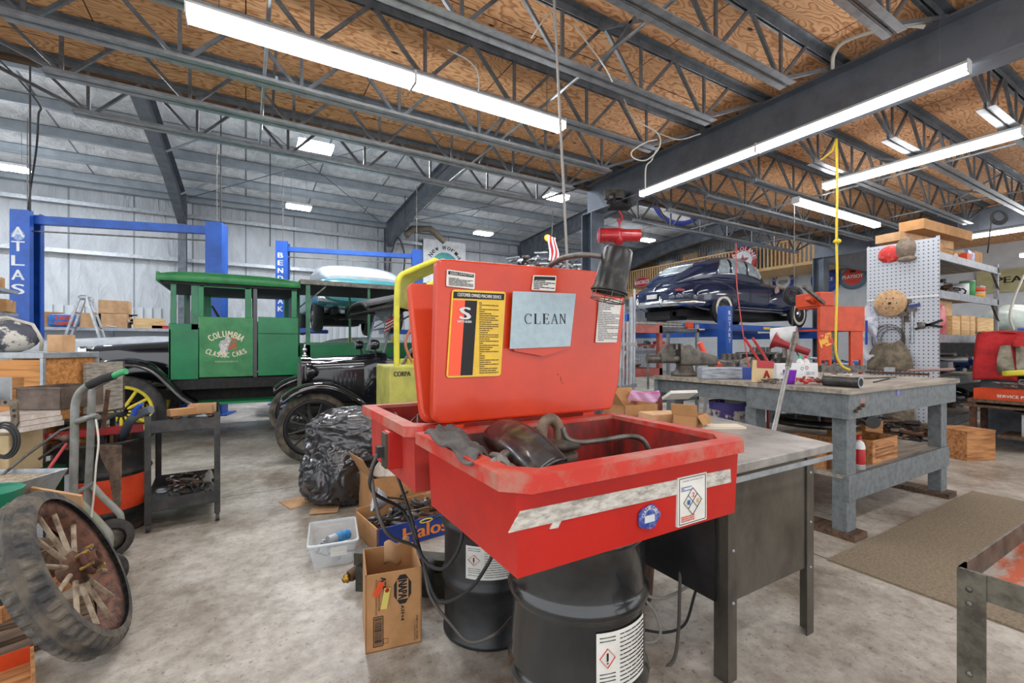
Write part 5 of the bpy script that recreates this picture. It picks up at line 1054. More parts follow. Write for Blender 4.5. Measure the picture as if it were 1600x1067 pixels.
for s_ in (-1,1):
    y0, y1 = (-.9,-.5) if s_ < 0 else (.5,.9); fender(gt_, tf, y0, y1, BK, arch=.05); MB().bx(.78, 2.2, min(y0,y1), max(y0,y1), .5, .53).build('running_board', m_gr, gt_)
    MB().bx(2.2, 3.4, s_*.8-.02, s_*.8+.02, .5, .56).build('side_rail', m_gr, gt_)
def panel(x0, x1, z0, z1, m, nm='cab_panel', y=NY, th=.02, par=None): return MB().bx(x0, x1, y, y+th, z0, z1).build(nm, m, par or gt_, bevel=.004)
for s_, yy in ((-1, NY), (1, -NY-.02)):
    panel(.48,.8,.84,1.58,m_gr,'cowl_panel',yy)
    dr = panel(.81,1.44,.86,1.68,m_gr2,'door',yy-.006 if s_ < 0 else yy+.006)
    panel(1.5,2.02,.86,1.46,m_gr,'cab_panel',yy); panel(1.5,2.02,1.465,1.7,m_gr,'cab_panel',yy+(.006 if s_<0 else -.006))
    if s_ < 0: door = dr
    for x0, x1, z0, z1, m in ((.5,.56,1.58,2.14,m_grp),(.72,.8,1.5,2.14,m_grp),(.8,.86,1.68,2.14,m_gr),(1.34,1.42,1.68,2.14,m_gr),(1.44,1.49,.84,2.16,m_black),(1.93,2.0,1.7,2.14,m_gr)):
        panel(x0,x1,z0,z1,m,'post',yy-.0,.03 if s_<0 else .02)
    panel(.82,1.4,2.08,2.14,m_gr,'window_rail',yy,.03)
MB().bx(.48,.5,NY,-NY,.84,1.5).build('dashboard', m_gr, gt_); MB().bx(1.96,2.0,NY+.02,-NY-.02,.84,1.7).build('rear_wall', m_gr, gt_)
for x, y in ((.55,.6),(1.98,-.35),(1.98,.35)): MB().bx(x,x+.04,y,y+.05,1.6,2.14).build('post', m_black, gt_)
def cr(u, v): x = .36+1.68*u; a = v*2-1; return V((x, a*.83, 2.32-.07*abs(a)**2-.05*(2*u-1)**4))
b = MB(); b.grid(cr, 16, 12); b.build('cab_roof', m_gr2, gt_, solid=.03)
b = MB(); b.grid(lambda u, v: V((.36+1.68*u, -.84, 2.13+(.12-.05*(2*u-1)**4)*v)), 16, 2); b.build('roof_side', m_gr2, gt_, solid=.03); b = MB(); b.grid(lambda u, v: V((.36+1.68*u, .84, 2.13+(.12-.05*(2*u-1)**4)*v)), 16, 2); b.build('roof_side', m_gr2, gt_, solid=.03); MB().bx(.36,.39,-.84,.84,2.12,2.24).build('roof_front', m_gr2, gt_); MB().bx(.4,2.0,-.8,.8,2.1,2.13).build('headlining', m_blackmat, gt_)
MB().tube([(1.0+.0+.07*math.cos(t), -.25+.2*math.sin(t), 1.72-.14*math.cos(t)) for t in [i*PI/12 for i in range(24)]], .014, 6, closed=True).build('steering_wheel', m_blackmat, gt_)
MB().bx(1.3,1.9,-.6,.6,1.15,1.35).build('seat', m_blackmat, gt_)
# door lettering and emblem
m_cream = mat('cream_lettering', '#d9cfb4', rough=.6); DY = NY-.0075
b = MB(); arc_text(b, 'COLUMBIA', (1.12, DY, 1.14), X_, Z_, .31, .085, PI*.73, PI*.27); arc_text(b, 'CLASSIC CARS', (1.12, DY, 1.62), X_, Z_, .46, .07, PI*1.33, PI*1.67) ; put_text(b, 'WAREHOUSE POINT CT', (1.12, DY, 1.07), X_, Z_, .27, .018); b.build('lettering', m_cream, door)
b = MB(); b.prism([(-.1,-.14),(-.0,-.14),(.02,-.05),(.035,.02),(.06,.07),(.035,.11),(.0,.115),(-.02,.07),(-.07,.05),(-.09,0),(-.07,-.06)], (1.12, DY, 1.3), X_, Z_, .001); b.build('emblem_figure', mat('emblem_white', '#d8d4cf', '#8f9197', rough=.6, scale=40), door)
b = MB()
for i in range(5): b.prism([(.0+.012*i,-.05+.032*i),(.11,-.08+.035*i),(.115,-.065+.035*i),(.0+.012*i,-.032+.032*i)], (1.13, DY-.0005, 1.3), X_, Z_, .001)
b.build('emblem_stripes', mat('emblem_red2', '#c2453a'), door)
# bed with roof
bd0, bd1 = 2.1, 5.1
for s_, yy in ((-1, NY-.02), (1, -NY)):
    for z0, z1 in ((.86,1.08),(1.09,1.3)): MB().bx(bd0, bd1, yy, yy+.02, z0, z1).build('bed_board', m_gr, gt_)
    MB().bx(bd0, bd1, yy-.01, yy+.03, 1.3, 1.34).build('bed_rail', m_grp, gt_)
    for x in (2.12, 3.02, 3.9, 5.0): MB().bx(x, x+.06 if x != 3.02 else x+.035, yy-.0, yy+.03, .8, 2.2).build('stake', m_grp, gt_)
    MB().bx(2.04, 5.15, yy-.06, yy+.06, 2.2, 2.25).build('roof_rail', m_dull, gt_)
    for x in (2.18, 3.9): MB().bar((x, yy+.01, 1.98), (x+.22, yy+.01, 2.19), .02).build('roof_brace', m_dull, gt_)
    MB().bar((3.88, yy+.01, 1.98), (3.68, yy+.01, 2.19), .02).build('roof_brace', m_dull, gt_); MB().bx(2.2, 3.0, yy, yy+.02, 1.75, 1.78).build('side_bar', m_dull, gt_) if 0 else None
MB().bx(2.04,5.15,-.8,.8,2.25,2.27).build('bed_roof', mat('roof_weathered', '#6f6a5f', '#8b8468', rough=.7, scale=8), gt_); MB().bx(2.04,5.15,-.74,.74,2.2,2.24).build('roof_lining', m_blackmat, gt_); MB().bx(bd0,bd1,-.73,.73,.84,.87).build('bed_floor', m_oldwood, gt_)
# ---- teal car on the second blue lift
m_teal = mat('teal_paint', '#3d8f97', '#2f7a83', rough=.3, scale=3, coat=.4)
tc_ = thing('raised_car', 'teal and white car raised on the far blue lift, seen over the green truck bed', 'car', (2.1, 9.6, 1.72))
TS = [(-.3,.75,.45,.75),(-.1,.88,.35,.92),(.6,.95,.3,.98),(2.4,.97,.3,.98),(3.6,.93,.32,.95),(4.2,.75,.4,.85)]
b = MB(); loft(b, dense(TS), 28, 4); b.xf(Matrix.Rotation(PI/2,4,'Z')); b.build('body', m_teal, tc_)
b = MB(); loft(b, dense([(.0,.7,.85,1.0),(.3,.8,.85,1.2),(.9,.82,.85,1.34),(1.8,.82,.85,1.34),(2.3,.78,.85,1.1),(2.6,.7,.85,1.0)]), 28, 3); b.xf(Matrix.Rotation(PI/2,4,'Z')); b.build('roof', mat('pale_car_roof', '#c3c9cf', '#b3bac1', rough=.25, coat=.5), tc_)
b = MB(); b.bx(-.9,.9,-.25,-.1,.42,.52); b.build('bumper', m_chrome, tc_)
for s_ in (-1,1):
    for y in (.55, 3.4): ww_wheel(tc_, V((s_*.82, y, .2)), .35, .2, (s_,0,0), white=False, hub=m_dull)
b = MB(); b.cyl((-.8,.55,.2),(.8,.55,.2),.055,n=12); b.sph((0,.55,.2),(.18,.16,.17),16); b.cyl((0,.6,.22),(0,3.2,.28),.04,n=8); b.bx(-.5,.5,2.8,3.6,.1,.35); b.tube([(.5,.1,.2),(.5,1.5,.15),(.4,2.8,.2)],.03,8); b.bx(-.6,-.5,0,3.8,.22,.32); b.bx(.5,.6,0,3.8,.22,.32); b.cyl((-.5,.3,.12),(-.3,1.1,.3),.03,n=8); b.cyl((.5,.3,.12),(.3,1.1,.3),.03,n=8); b.bx(-.3,.3,-.1,.4,.12,.34); b.build('underbody', m_blackmat, tc_)
def two_post(name, label, a, b_, H, letters, cat='car lift', beam=.14, w_=.27):
    a = V(a); b_ = V(b_); t = thing(name, label, cat, a, math.atan2((b_-a).y, (b_-a).x)); L = (b_-a).length
    for i, x in enumerate((0, L)):
        s_ = 1 if i == 0 else -1
        bb = MB(); bb.bx(x-w_/2, x+w_/2, -.17, -.15, 0, H); bb.bx(x-w_/2, x+w_/2, .15, .17, 0, H); bb.bx(min(x-s_*w_/2, x-s_*(w_/2-.02)), max(x-s_*w_/2, x-s_*(w_/2-.02)), -.15, .15, 0, H); bb.bx(min(x+s_*w_/2, x+s_*(w_/2-.02)), max(x+s_*w_/2, x+s_*(w_/2-.02)), -.15, -.08, 0, H); bb.bx(min(x+s_*w_/2, x+s_*(w_/2-.02)), max(x+s_*w_/2, x+s_*(w_/2-.02)), .08, .15, 0, H)
        p = bb.build('post', m_blue, t); MB().bx(x-.25, x+.25, -.28, .28, 0, .025).build('base_plate', m_blue, t); MB().bx(x-.1, x+.1, -.12, .12, 1.5 if 'teal' in label else .5, 2.1 if 'teal' in label else 1.1).build('carriage', m_blackmat, t)
        zz = 1.62 if 'teal' in label else .2
        for e in (-1, 1): MB().bar((x+s_*.1, e*.1, zz), (x+s_*.85, e*.8, zz+.02), .09, .09).build('lift_arm', m_blue, t)
        MB().tube([(x, 0, H), (x, 0, 5.2)], .008, 6).build('supply_pipe', m_dull, t)
    MB().bx(w_/2-.02, L-w_/2+.02, -.06, .06, H-.2, H-.2+beam).build('overhead_beam', m_blue, t); MB().tube([(w_/2, -.1, H-.34), (L-w_/2, -.1, H-.34)], .014, 6).build('safety_bar', m_dull, t)
    k = MB(); zt = H-.62
    for i, ch in enumerate(letters):
        if ch != ' ': put_text(k, ch, (-.02, -.171, zt-i*.24 if len(letters) < 6 else zt+.3-i*.17), X_, Z_, .17 if len(letters) < 6 else .1, .17 if len(letters) < 6 else .11, .006)
    k.build('lettering', m_white, t); return t
al = two_post('two_post_lift', 'tall blue two-post lift lettered ATLAS, beside the aluminium ladder', (-3.23, 10.9, 0), (-.47, 10.15, 0), 3.58, 'TLAS')
k = MB(); put_text(k, 'A', (-.02, -.171, 3.58-.62+.24), X_, Z_, .17, .17, .006); k.build('lettering', m_white, al)
k = MB(); k.lathe([(0,0),(.09,0),(.1,-.005)], (-.02,-.172,3.15), (0,-1,0), 20); k.build('emblem', mat('globe_emblem', '#9fb6da', '#284a8c', scale=20), al)
two_post('two_post_lift', 'farther blue two-post lift lettered BEND PAK, holding the teal car', (.72, 11.4, 0), (3.6, 10.7, 0), 3.62, 'BEND PAK', beam=.1, w_=.24)
# white car on the floor and pale green one
wc = thing('parked_car', 'white-topped black vintage car parked behind the green truck bonnet', 'car', (-3.3, 9.72, 0))
b = MB(); loft(b, dense([(-.9,.42,.45,1.0),(-.6,.5,.4,1.2),(.2,.55,.4,1.34),(1.6,.6,.4,1.44),(2.2,.6,.4,1.45),(2.5,.55,.4,1.4)]), 28, 3.4); b.build('body', mat('pale_body', '#c5cbd0', '#b2b9bf', rough=.2, coat=.6), wc)
for s_ in (-1,1):
    fender(wc, smooth([(-.75,0,.5),(-.55,0,.8),(-.25,0,.88),(.05,0,.75),(.3,0,.45)], 5), s_*.58-.1, s_*.58+.1, BK)
    for x in (-.25, 2.0): ww_wheel(wc, V((x, s_*.56, .38)), .38, .14, (0,s_,0), white=False, hub=m_dull)
    l0 = MB().sph((-.85, s_*.5, .95), (.12,.12,.12), 14).build('headlamp', BK, wc)
gc = thing('parked_car', 'pale green-grey car roof with yellow clips, behind the truck bed', 'car', (2.3, 10.0, 0))
b = MB(); loft(b, dense([(-1.1,.5,.95,1.2),(-.9,.62,.95,1.38),(-.4,.68,.95,1.46),(.4,.68,.95,1.46),(.9,.62,.95,1.3),(1.2,.5,.95,1.1)]), 24, 3); b.build('roof', mat('pale_green_car', '#aebcb8', '#9dada9', rough=.25, coat=.5), gc)
b = MB(); loft(b, dense([(-2.0,.55,.35,.8),(-1.6,.8,.3,.98),(0,.84,.3,1.0),(1.6,.8,.3,.98),(2.0,.55,.35,.8)]), 24, 3.5); b.build('body', _M['pale_green_car'], gc)
for x in (-1.25, 1.25):
    for s_ in (-1,1): ww_wheel(gc, V((x, s_*.8, .34)), .34, .16, (0,s_,0), white=False, hub=m_dull)
for x in (-.55,.3): MB().bx(x, x+.06, -.7, -.62, 1.36, 1.46).build('yellow_clip', m_yel, gc)
# yellow machine behind the washers
ym = thing('yellow_machine', 'faded yellow machine with arched canopy frame, between the black car and red washer', 'machine', (0,0,0))
m_yg = mat('faded_yellow', '#b8b556', '#a09e50', rough=.5, scale=6); m_yg2 = mat('faded_yellow_bright', '#d6cf3e', '#c3bb38', rough=.5, scale=8)
a = D(607, 628, 3.75); c = D(648, 628, 3.95); 
bb = MB(); bb.bx(1.15, 1.78, 4.2, 4.7, .0, 1.1); bx_ = bb.build('cabinet', m_yg, ym, bevel=.02)
for x0 in (1.05,): MB().bx(1.42,1.75,4.192,4.2,.2,1.02).build('side_grille', m_blackmat, ym)
fx, fy_ = 1.23, 4.24
pts = smooth([(fx,fy_,1.1),(fx,fy_,1.5),(fx+.005,fy_,1.8),(fx+.03,fy_+.02,1.93),(fx+.12,fy_+.05,2.0),(fx+.42,fy_+.1,2.15)], 8)
MB().tube(pts, .028, 6).build('canopy_post', m_yg2, ym); MB().tube([p+V((.5,.75,0)) for p in pts], .028, 6).build('canopy_post', m_yg2, ym)
cv = pts[12:]; b = MB(); b.grid(lambda u, v: cv[int(u*(len(cv)-1))]+V((.24*v, .36*v, .012*math.sin(v*70))), len(cv)-1, 60); b.build('canopy_sheet', m_yg, ym, solid=.008); MB().tube([V((fx+.42, fy_+.1, 2.15)), V((fx+.92, fy_+.85, 2.15))], .03, 8).build('canopy_tube', m_yg2, ym)
b = MB(); put_text(b, 'CORPA', (1.27, 4.195, 1.02), X_, Z_, .16, .045, .002); b.build('lettering', m_ink, ym)
MB().bx(1.4,2.0,4.25,4.7,1.1,1.15).build('engine_deck', m_yg2, ym)
for i, (p_, r, m) in enumerate((([(1.25,3.75,1.12),(1.2,3.8,1.3),(1.28,3.85,1.45),(1.4,3.9,1.3)], .014, mat('copper_hose', '#a9674a', rough=.5)), ([(1.3,3.7,1.15),(1.4,3.8,1.4),(1.5,3.9,1.6)], .018, m_blackmat), ([(1.2,3.9,1.1),(1.35,4.0,1.25),(1.5,4.0,1.12)], .016, m_dull))): MB().tube(smooth([V(t_)+V((.15,.55,0)) for t_ in p_]), r, 7).build('hose', m, ym)
# ------------------------------------------------------------ grey workbench
wbn = thing('workbench', 'large grey painted timber workbench with thick legs and a lower shelf', 'workbench', (0,0,0))
BX0, BX1, BY0, BY1 = 3.38, 5.3, 1.42, 3.05
MB().bx(BX0-.02, BX1+.02, BY0-.02, BY1, .965, 1.0).build('worktop', m_wornboard, wbn, bevel=.004)
for a in ((BX0, BX1, BY0, BY0+.045), (BX0, BX1, BY1-.045, BY1), (BX1-.045, BX1, BY0+.045, BY1-.045), (BX0, BX0+.045, BY0+.045, 2.12)): MB().bx(*a, .80, .965).build('apron_board', m_greywood, wbn, bevel=.003)
MB().bx(BX0+.03, BX0+.075, 2.12, BY1-.045, .84, .955).build('apron_board', m_greywood, wbn, bevel=.003)
for x, y in ((3.5,1.5),(5.15,1.5),(3.5,2.12),(5.15,2.9),(3.5,2.9)): MB().box((x, y, .42), (.13, .09, .76)).build('leg', m_greywood, wbn, bevel=.004)
MB().bx(3.43, 5.22, 1.47, 2.95, .395, .42).build('lower_shelf', m_wornboard, wbn)
for a in ((3.43,5.22,1.44,1.475),(3.43,5.22,2.93,2.965)): MB().bx(*a, .25, .42).build('shelf_rail', m_greywood, wbn, bevel=.003)
for x in (3.5, 5.15): MB().bx(x-.09, x+.09, 1.4, 3.0, 0, .04).build('floor_runner', m_oldwood, wbn)
for x in (3.45, 3.5, 3.55): MB().cyl((x, 1.415, .87+.03*(x-3.5)*10), (x, 1.4, .87+.03*(x-3.5)*10), .012, n=8).build('bolt', m_rust, wbn)
p = YP(1403, 613, 1.42); MB().lathe([(0,0),(.028,0)], (p.x, p.y-.003, p.z), (0,-1,0), 20).build('round_sticker', mat('sticker_violet', '#5a5fb0', '#8b8fc9', rough=.5, scale=60), wbn); MB().bx(BX0+.15, BX0+.22, 1.417, 1.42, .9, .93).build('orange_paint_mark', mat('orange_smear', '#a8705a', '#7e8689', rough=.7, scale=20), wbn)
T1 = 1.0
def on(px, py, h): p = G(px, py, h); return p
# vise
vi = thing('bench_vise', 'heavy grey bench vise on the back corner of the grey workbench', 'vise', (3.58, 2.86, T1)); vi.rotation_euler = (0,0,-.5); vi.scale = (1.2,1.3,1.25)
m_vise = mat('vise_iron', '#6f6a62', '#4a4540', rough=.5, metal=.5, scale=14)
MB().lathe([(0,0),(.1,0),(.1,.02),(.07,.04),(.06,.08),(0,.08)], n=24).build('swivel_base', m_vise, vi)
b = MB(); b.rings([[V((x, y, z)) for y, z in rounded([(-w_,.08),(w_,.08),(w_,h_),(-w_,h_)], [.02]*4, 3)] for x, w_, h_ in ((-.05,.05,.22),(.02,.06,.24),(.08,.05,.2),(.25,.04,.15))]); b.build('fixed_body', m_vise, vi); b = MB(); b.rings([[V((x, y, z)) for y, z in rounded([(-.045,.1),(.045,.1),(.045,h_),(-.045,h_)], [.02]*4, 3)] for x, h_ in ((-.2,.17),(-.14,.24),(-.1,.24))]); b.build('moving_jaw', m_vise, vi)
MB().cyl((-.3,0,.13),(-.05,0,.13),.035,n=14).build('screw', m_dull, vi); MB().cyl((-.29,0,-.1),(-.29,0,.17),.009,n=8).build('handle_bar', m_dull, vi)
for x in (-.09,-.05): MB().bx(x-.008,x+.008,-.07,.07,.2,.245).build('jaw_plate', m_dull, vi)
def boxon(name, label, px, py, size, rz, m, h=T1, cat='box', bevel=0):
    p = on(px, py, h); o = MB().bx(-size[0]/2, size[0]/2, -size[1]/2, size[1]/2, 0, size[2]).build(name, m, bevel=bevel); o.location = p; o.rotation_euler = (0,0,rz); return tag(o, label, cat)
pk = D(1130, 590, 3.9); pk.z = T1
pp = thing('plastic_pack', 'grey and blue plastic-wrapped pack of long parts beside the vise', 'pack', pk, -.6); MB().bx(-.2,.2,-.07,.07,0,.1).build('pack_body', mat('pack_grey', '#a6adb5', '#6e7886', rough=.3, scale=10, stretch=(1,4,8)), pp, bevel=.01); MB().bx(.13,.205,-.072,.072,0,.102).build('blue_end', mat('pack_blue', '#3a50a0'), pp)
q = D(1187, 595, 3.55); q.z = T1+.003; ps = thing('paper_sack', 'small cream and red paper sack leaning on the white carton', 'bag', q, -.4)
MB().prism([(-.07,0),(.07,0),(.085,.16),(-.06,.17)], (0,.0,0), X_, Z_, .05).build('sack_body', mat('sack_cream', '#d8bf8e'), ps); MB().prism([(-.062,.11),(.078,.105),(.085,.16),(-.06,.17)], (0,-.052,0), X_, Z_, .003).build('red_band', m_red, ps)
b = MB(); put_text(b, 'A', (.02,-.052,.06), X_, Z_, .05, .06, .005); b.build('lettering', m_red, ps)
q = D(1240, 588, 3.7); q.z = T1; wcn = thing('white_carton', 'long white printed carton behind the purple mug', 'box', q, -.25); MB().bx(-.23,.2,-.05,.08,0,.14).build('body', m_white, wcn, bevel=.004)
b = MB(); put_text(b, 'SOFT PAPER', (-.12,-.051,.06), X_, Z_, .14, .02); put_text(b, 'SIZE 1 PLY', (.12,-.051,.06), X_, Z_, .09, .025); b.tube([(.03+.013*math.cos(t),-.051,.1+.013*math.sin(t)) for t in [i*PI/8 for i in range(16)]], .002, 4, closed=True); b.build('lettering', mat('grey_print', '#6b6b70'), wcn); b = MB(); b.tube([(.08+.013*math.cos(t),-.051,.105+.013*math.sin(t)) for t in [i*PI/8 for i in range(16)]], .0025, 4, closed=True); b.build('red_mark', m_red, wcn)
q = D(1234, 594, 3.35); q.z = T1; mg = thing('mug', 'purple plastic mug on the grey workbench', 'mug', q); m_pur = mat('purple_plastic', '#7a2bb0', rough=.35); MB().lathe([(0,0),(.03,0),(.033,.03),(.045,.1),(.047,.105),(.042,.1),(.03,.01),(0,.01)], n=24).build('cup', m_pur, mg); MB().tube(smooth([(.04,0,.09),(.07,-.0,.08),(.068,0,.05),(.036,0,.04)]), .006, 8).build('handle', m_pur, mg)
heap('red_tools', 'cluster of small red clamps and fittings beside the purple mug', D(1268, 594, 3.28)*1+V((0,0,0)), (.26,.16,.06), 26, [m_red, m_rust, m_orange], 31, big=.028); SC.collection.objects[-1].location.z = T1
heap('small_parts', 'brown small parts scattered on the bench before the white carton', V((D(1208,592,3.4).x, D(1208,592,3.4).y, T1)), (.2,.14,.03), 26, JM, 33, big=.02)
pi_ = thing('steel_pipe', 'thick black steel pipe lying at the near corner of the grey workbench', 'pipe', (0,0,0)); a = D(1288, 590, 3.22); c = D(1345, 595, 3.02); a.z = c.z = T1+.038
MB().tube([a, c], .038, 24).build('pipe_body', mat('pipe_dark', '#3b3c3e', '#57544f', rough=.35, metal=.5, scale=9), pi_); d_ = (c-a).normalized(); MB().lathe([(0,.001),(.028,.001)], c, d_, 20).build('bore', m_blackmat, pi_); MB().lathe([(.028,.0015),(.038,.0015)], c, d_, 20).build('cut_face', m_galv, pi_)
for k2, (p0, p1, r, m, lb) in enumerate((((1352,580),(1452,584),.011,m_rust,'long rusty flat bar at the back of the grey workbench'), ((1420,578),(1490,576),.016,mat('pinkish_pipe','#8a6a62',rough=.5),'short reddish round bar at the right end of the grey workbench'), ((1350,590),(1400,588),.006,m_dull,'thin steel punch lying at the middle of the grey workbench'), ((1365,596),(1390,590),.005,m_blackmat,'thin black driver beside the steel punch'))):
    a = G(p0[0], p0[1]+1, T1+r); c = G(p1[0], p1[1]+1, T1+r)
    if (a-c).length > 1.1: c = a+(c-a).normalized()*1.0
    tag(MB().tube([a, c], r, 8).build('steel_bar', m), lb, 'bar')
q = G(1390, 583, T1); boxon('steel_block', 'small bright square steel block on the back of the bench', 1390, 583, (.08,.08,.06), .2, m_galv, cat='block')
heap('shop_litter', 'scattered screws, papers and small tools on the grey workbench', V((4.3,2.2,T1)), (1.2,1.0,.02), 40, [m_dull, m_paper, m_rust, m_red], 35, big=.022)
# under the bench
SH = .42
cr_ = lambda lb, x, y, s_, rz=0, z=SH: crate(lb, (x, y, z), s_, rz)
c1 = cr_('open wooden crate at the front of the lower bench shelf, under the black plates', 4.14, 1.62, (.42,.24,.17))
b = MB(); print_lines(b, -.17, .15, .03, .14, 4, (0,-.1215,0), X_, Z_, 4); b.build('stencil_print', mat('stencil_brown', '#7a4d2a'), c1)
cr_('open wooden crate set back on the right of the lower bench shelf', 4.75, 1.95, (.34,.3,.19)); cr_('wooden crate behind the near left leg of the grey workbench', 3.6, 1.75, (.22,.3,.19))
fw = thing('flywheel_plates', 'greasy black gear plates resting across the crates under the grey workbench', 'machine part', (4.05,1.95,.64)); m_gb = mat('greasy_black', '#141415', '#2b2825', rough=.35, scale=12, coat=.3)
MB().lathe([(0,0),(.3,0),(.31,.02),(.3,.045),(.2,.05),(0,.03)], n=36).build('lower_plate', m_gb, fw)
b = MB(); b.lathe([(.1,.1),(.26,.1),(.27,.115),(.26,.135),(.1,.135),(.1,.1)], n=36); 
for i in range(5): a = i*1.257; b.bar((0,0,.115),(math.cos(a)*.2,math.sin(a)*.2,.115),.04,.03); b.cyl((math.cos(a)*.15,math.sin(a)*.15,.03),(math.cos(a)*.15,math.sin(a)*.15,.12),.015,n=8)
b.build('upper_gear', m_gb, fw); MB().cyl((.28,-.3,.03),(.42,-.2,.03),.05,n=18).build('roller', m_gb, fw)
def bottle(name, label, p, r, h, m, cap, band=None):
    t = thing(name, label, 'bottle', p); MB().lathe([(0,0),(r,0),(r,h*.68),(r*.8,h*.8),(r*.35,h*.86),(r*.35,h*.9)], n=20).build('bottle_body', m, t); MB().cyl((0,0,h*.88),(0,0,h),r*.42,n=14).build('cap', cap, t)
    if band: MB().lathe([(r*1.01,h*.15),(r*1.02,h*.16),(r*1.02,h*.6),(r*1.01,h*.61)], n=20).build('bottle_label', band, t)
    return t
bottle('oil_bottle', 'red and white bottle beside the near leg on the lower bench shelf', (3.72,1.5,SH), .035, .23, m_white, m_red, m_red)
pb = thing('paint_pail', 'paint-spattered purple and white pail on the lower bench shelf at the back left', 'pail', (3.72,2.5,SH)); MB().lathe([(0,0),(.13,0),(.15,.33),(.158,.335),(.158,.36),(.15,.36),(.145,.34),(.13,.02),(0,.02)], n=30).build('pail_body', mat('spattered', '#e0dccf', '#5a4a88', rough=.5, scale=13, lo=.47, hi=.53), pb); MB().lathe([(.16,.3),(.163,.37)], n=30).build('purple_rim', mat('purple_rim', '#4b3f86'), pb)
# grey pole leaning on the bench
po = thing('leaning_pole', 'grey steel pole leaning against the front of the workbench', 'pole', (0,0,0)); a = D(1210, 668, 2.95); c = D(1243, 520, 3.25); dd = (c-a); base = a-dd*(a.z/dd.z)
MB().tube([base, a+dd*.62], .0145, 12).build('tube_lower', mat('pole_grey', '#9a9b9a', '#82827f', rough=.4, metal=.4), po); MB().tube([a+dd*.62, c], .018, 12).build('tube_sleeve', m_dull, po)
# mat on the floor
struct_mat = MB().bx(2.995, 5.5, -1.6, 1.37, 0, .012).build('floor_mat', mat('fibre_mat', '#8b7e6a', '#736755', rough=.95, scale=70, bump=.3, bscale=160), bevel=.003); tag(struct_mat, 'large brown fibre mat on the floor before the grey workbench', 'mat')
# ---- angle iron cart bottom right
ac = thing('angle_iron_cart', 'angle-iron cart with rusty red tray top at the bottom right corner', 'cart', (0,0,0)); m_ai = mat('worn_green_grey_steel', '#6d6a5e', '#47443c', rough=.5, metal=.45, scale=16)
ax0, ax1, ay0, ay1 = 1.337, 2.2, -.5, .356
b = MB(); b.bx(ax0, ax1, ay1-.004, ay1, .745, .8); b.bx(ax0, ax0+.004, ay0, ay1, .745, .8); b.bx(ax1-.004, ax1, ay0, ay1, .745, .8); b.bx(ax0,ax1,ay0,ay0+.004,.745,.8); b.build('tray_rim', m_ai, ac)
MB().bx(ax0+.004, ax1-.004, ay0+.004, ay1-.004, .745, .75).build('tray_floor', mat('rust_red_floor', '#b0522f', '#a9a19a', rough=.7, scale=7, lo=.46, hi=.6, stretch=(1,3,1)), ac)
for x, y, sx, sy in ((ax0,ay1,1,-1),(ax1,ay1,-1,-1),(ax0,ay0,1,1),(ax1,ay0,-1,1)):
    b = MB(); b.bx(min(x,x+sx*.045), max(x,x+sx*.045), min(y,y+sy*.004)+.0, max(y,y+sy*.004), 0, .8); b.bx(min(x-sx*.004,x), max(x-sx*.004,x), min(y,y+sy*.045), max(y,y+sy*.045), 0, .8); lg = b.build('leg', m_ai, ac)
    for z in (.76,.73,.58): MB().sph((x-sx*.006, y+sy*.02, z), (.004,.006,.006), 10).build('bolt', m_dull, lg)
for z in (.2,): MB().bx(ax0, ax1, ay0, ay1, z, z+.006).build('lower_tray', mat('dirty_board', '#6c6054', '#463d35', rough=.8, scale=8), ac); b = MB(); b.bx(ax0,ax1,ay1-.004,ay1,z,z+.05); b.bx(ax0,ax0+.004,ay0,ay1,z,z+.05); b.build('lower_rim', m_ai, ac)
cable('wire', [(1.75,.33,.79),(1.66,.3,.81),(1.62,.26,.79),(1.64,.2,.765),(1.75,.18,.76),(1.9,.2,.76)], .0035, mat('red_wire', '#a34a40'), 'thin red wire curling over the rim of the angle-iron cart', cat='wire')
# ---- goods on the steel bench
SB = .85
carton('open_carton', 'torn open brown carton on the back left of the steel bench', G(992, 652, SB)+V((.08,.12,0)), (.26,.22,.07), -.1, opened=True, flaps=(('l',.9),('b',1.2)))
carton('long_carton', 'closed tan carton lying in front of the torn one on the steel bench', G(1032, 664, SB)+V((.05,.04,0)), (.2,.14,.06), -.25, m_card2, tape=False)
carton('square_carton', 'tilted square brown carton with an open flap on the steel bench', G(1082, 672, SB)+V((.04,.05,0)), (.15,.13,.075), .35, m_card, opened=True, flaps=(('f',-1.0),('l',1.3)))
b = MB(); b.box(G(1062, 640, SB)+V((0,.0,.1)), (.2,.02,.12), R=Matrix.Rotation(-.3,3,'Z')@Matrix.Rotation(1.1,3,'X')); tag(b.build('paper_sheets', m_paper), 'white papers on top of the steel bench cartons', 'paper')
carton('flat_box', 'flat pale board lying on the steel bench near the washer rim', G(1122, 668, SB)+V((0,0,0)), (.25,.1,.012), -.5, mat('pale_board', '#d5c9b4'), tape=False)
b = MB(); q = D(1006, 620, 3.0); b.grid(lambda u, v: q+V((cs,-sn,0))*((u-.5)*.2)+Z_*(.075*v-.04+.008*math.sin(u*8))+V((0,.012*math.sin(u*14+v*5),0)), 20, 6); tag(b.build('zip_bag', mat('clear_pink_bag', '#c9a3c4', '#d55aa8', rough=.3, scale=6, lo=.5, hi=.55, stretch=(.1,.1,5)), solid=.004), 'pink-topped clear zip bag standing behind the cartons', 'bag')
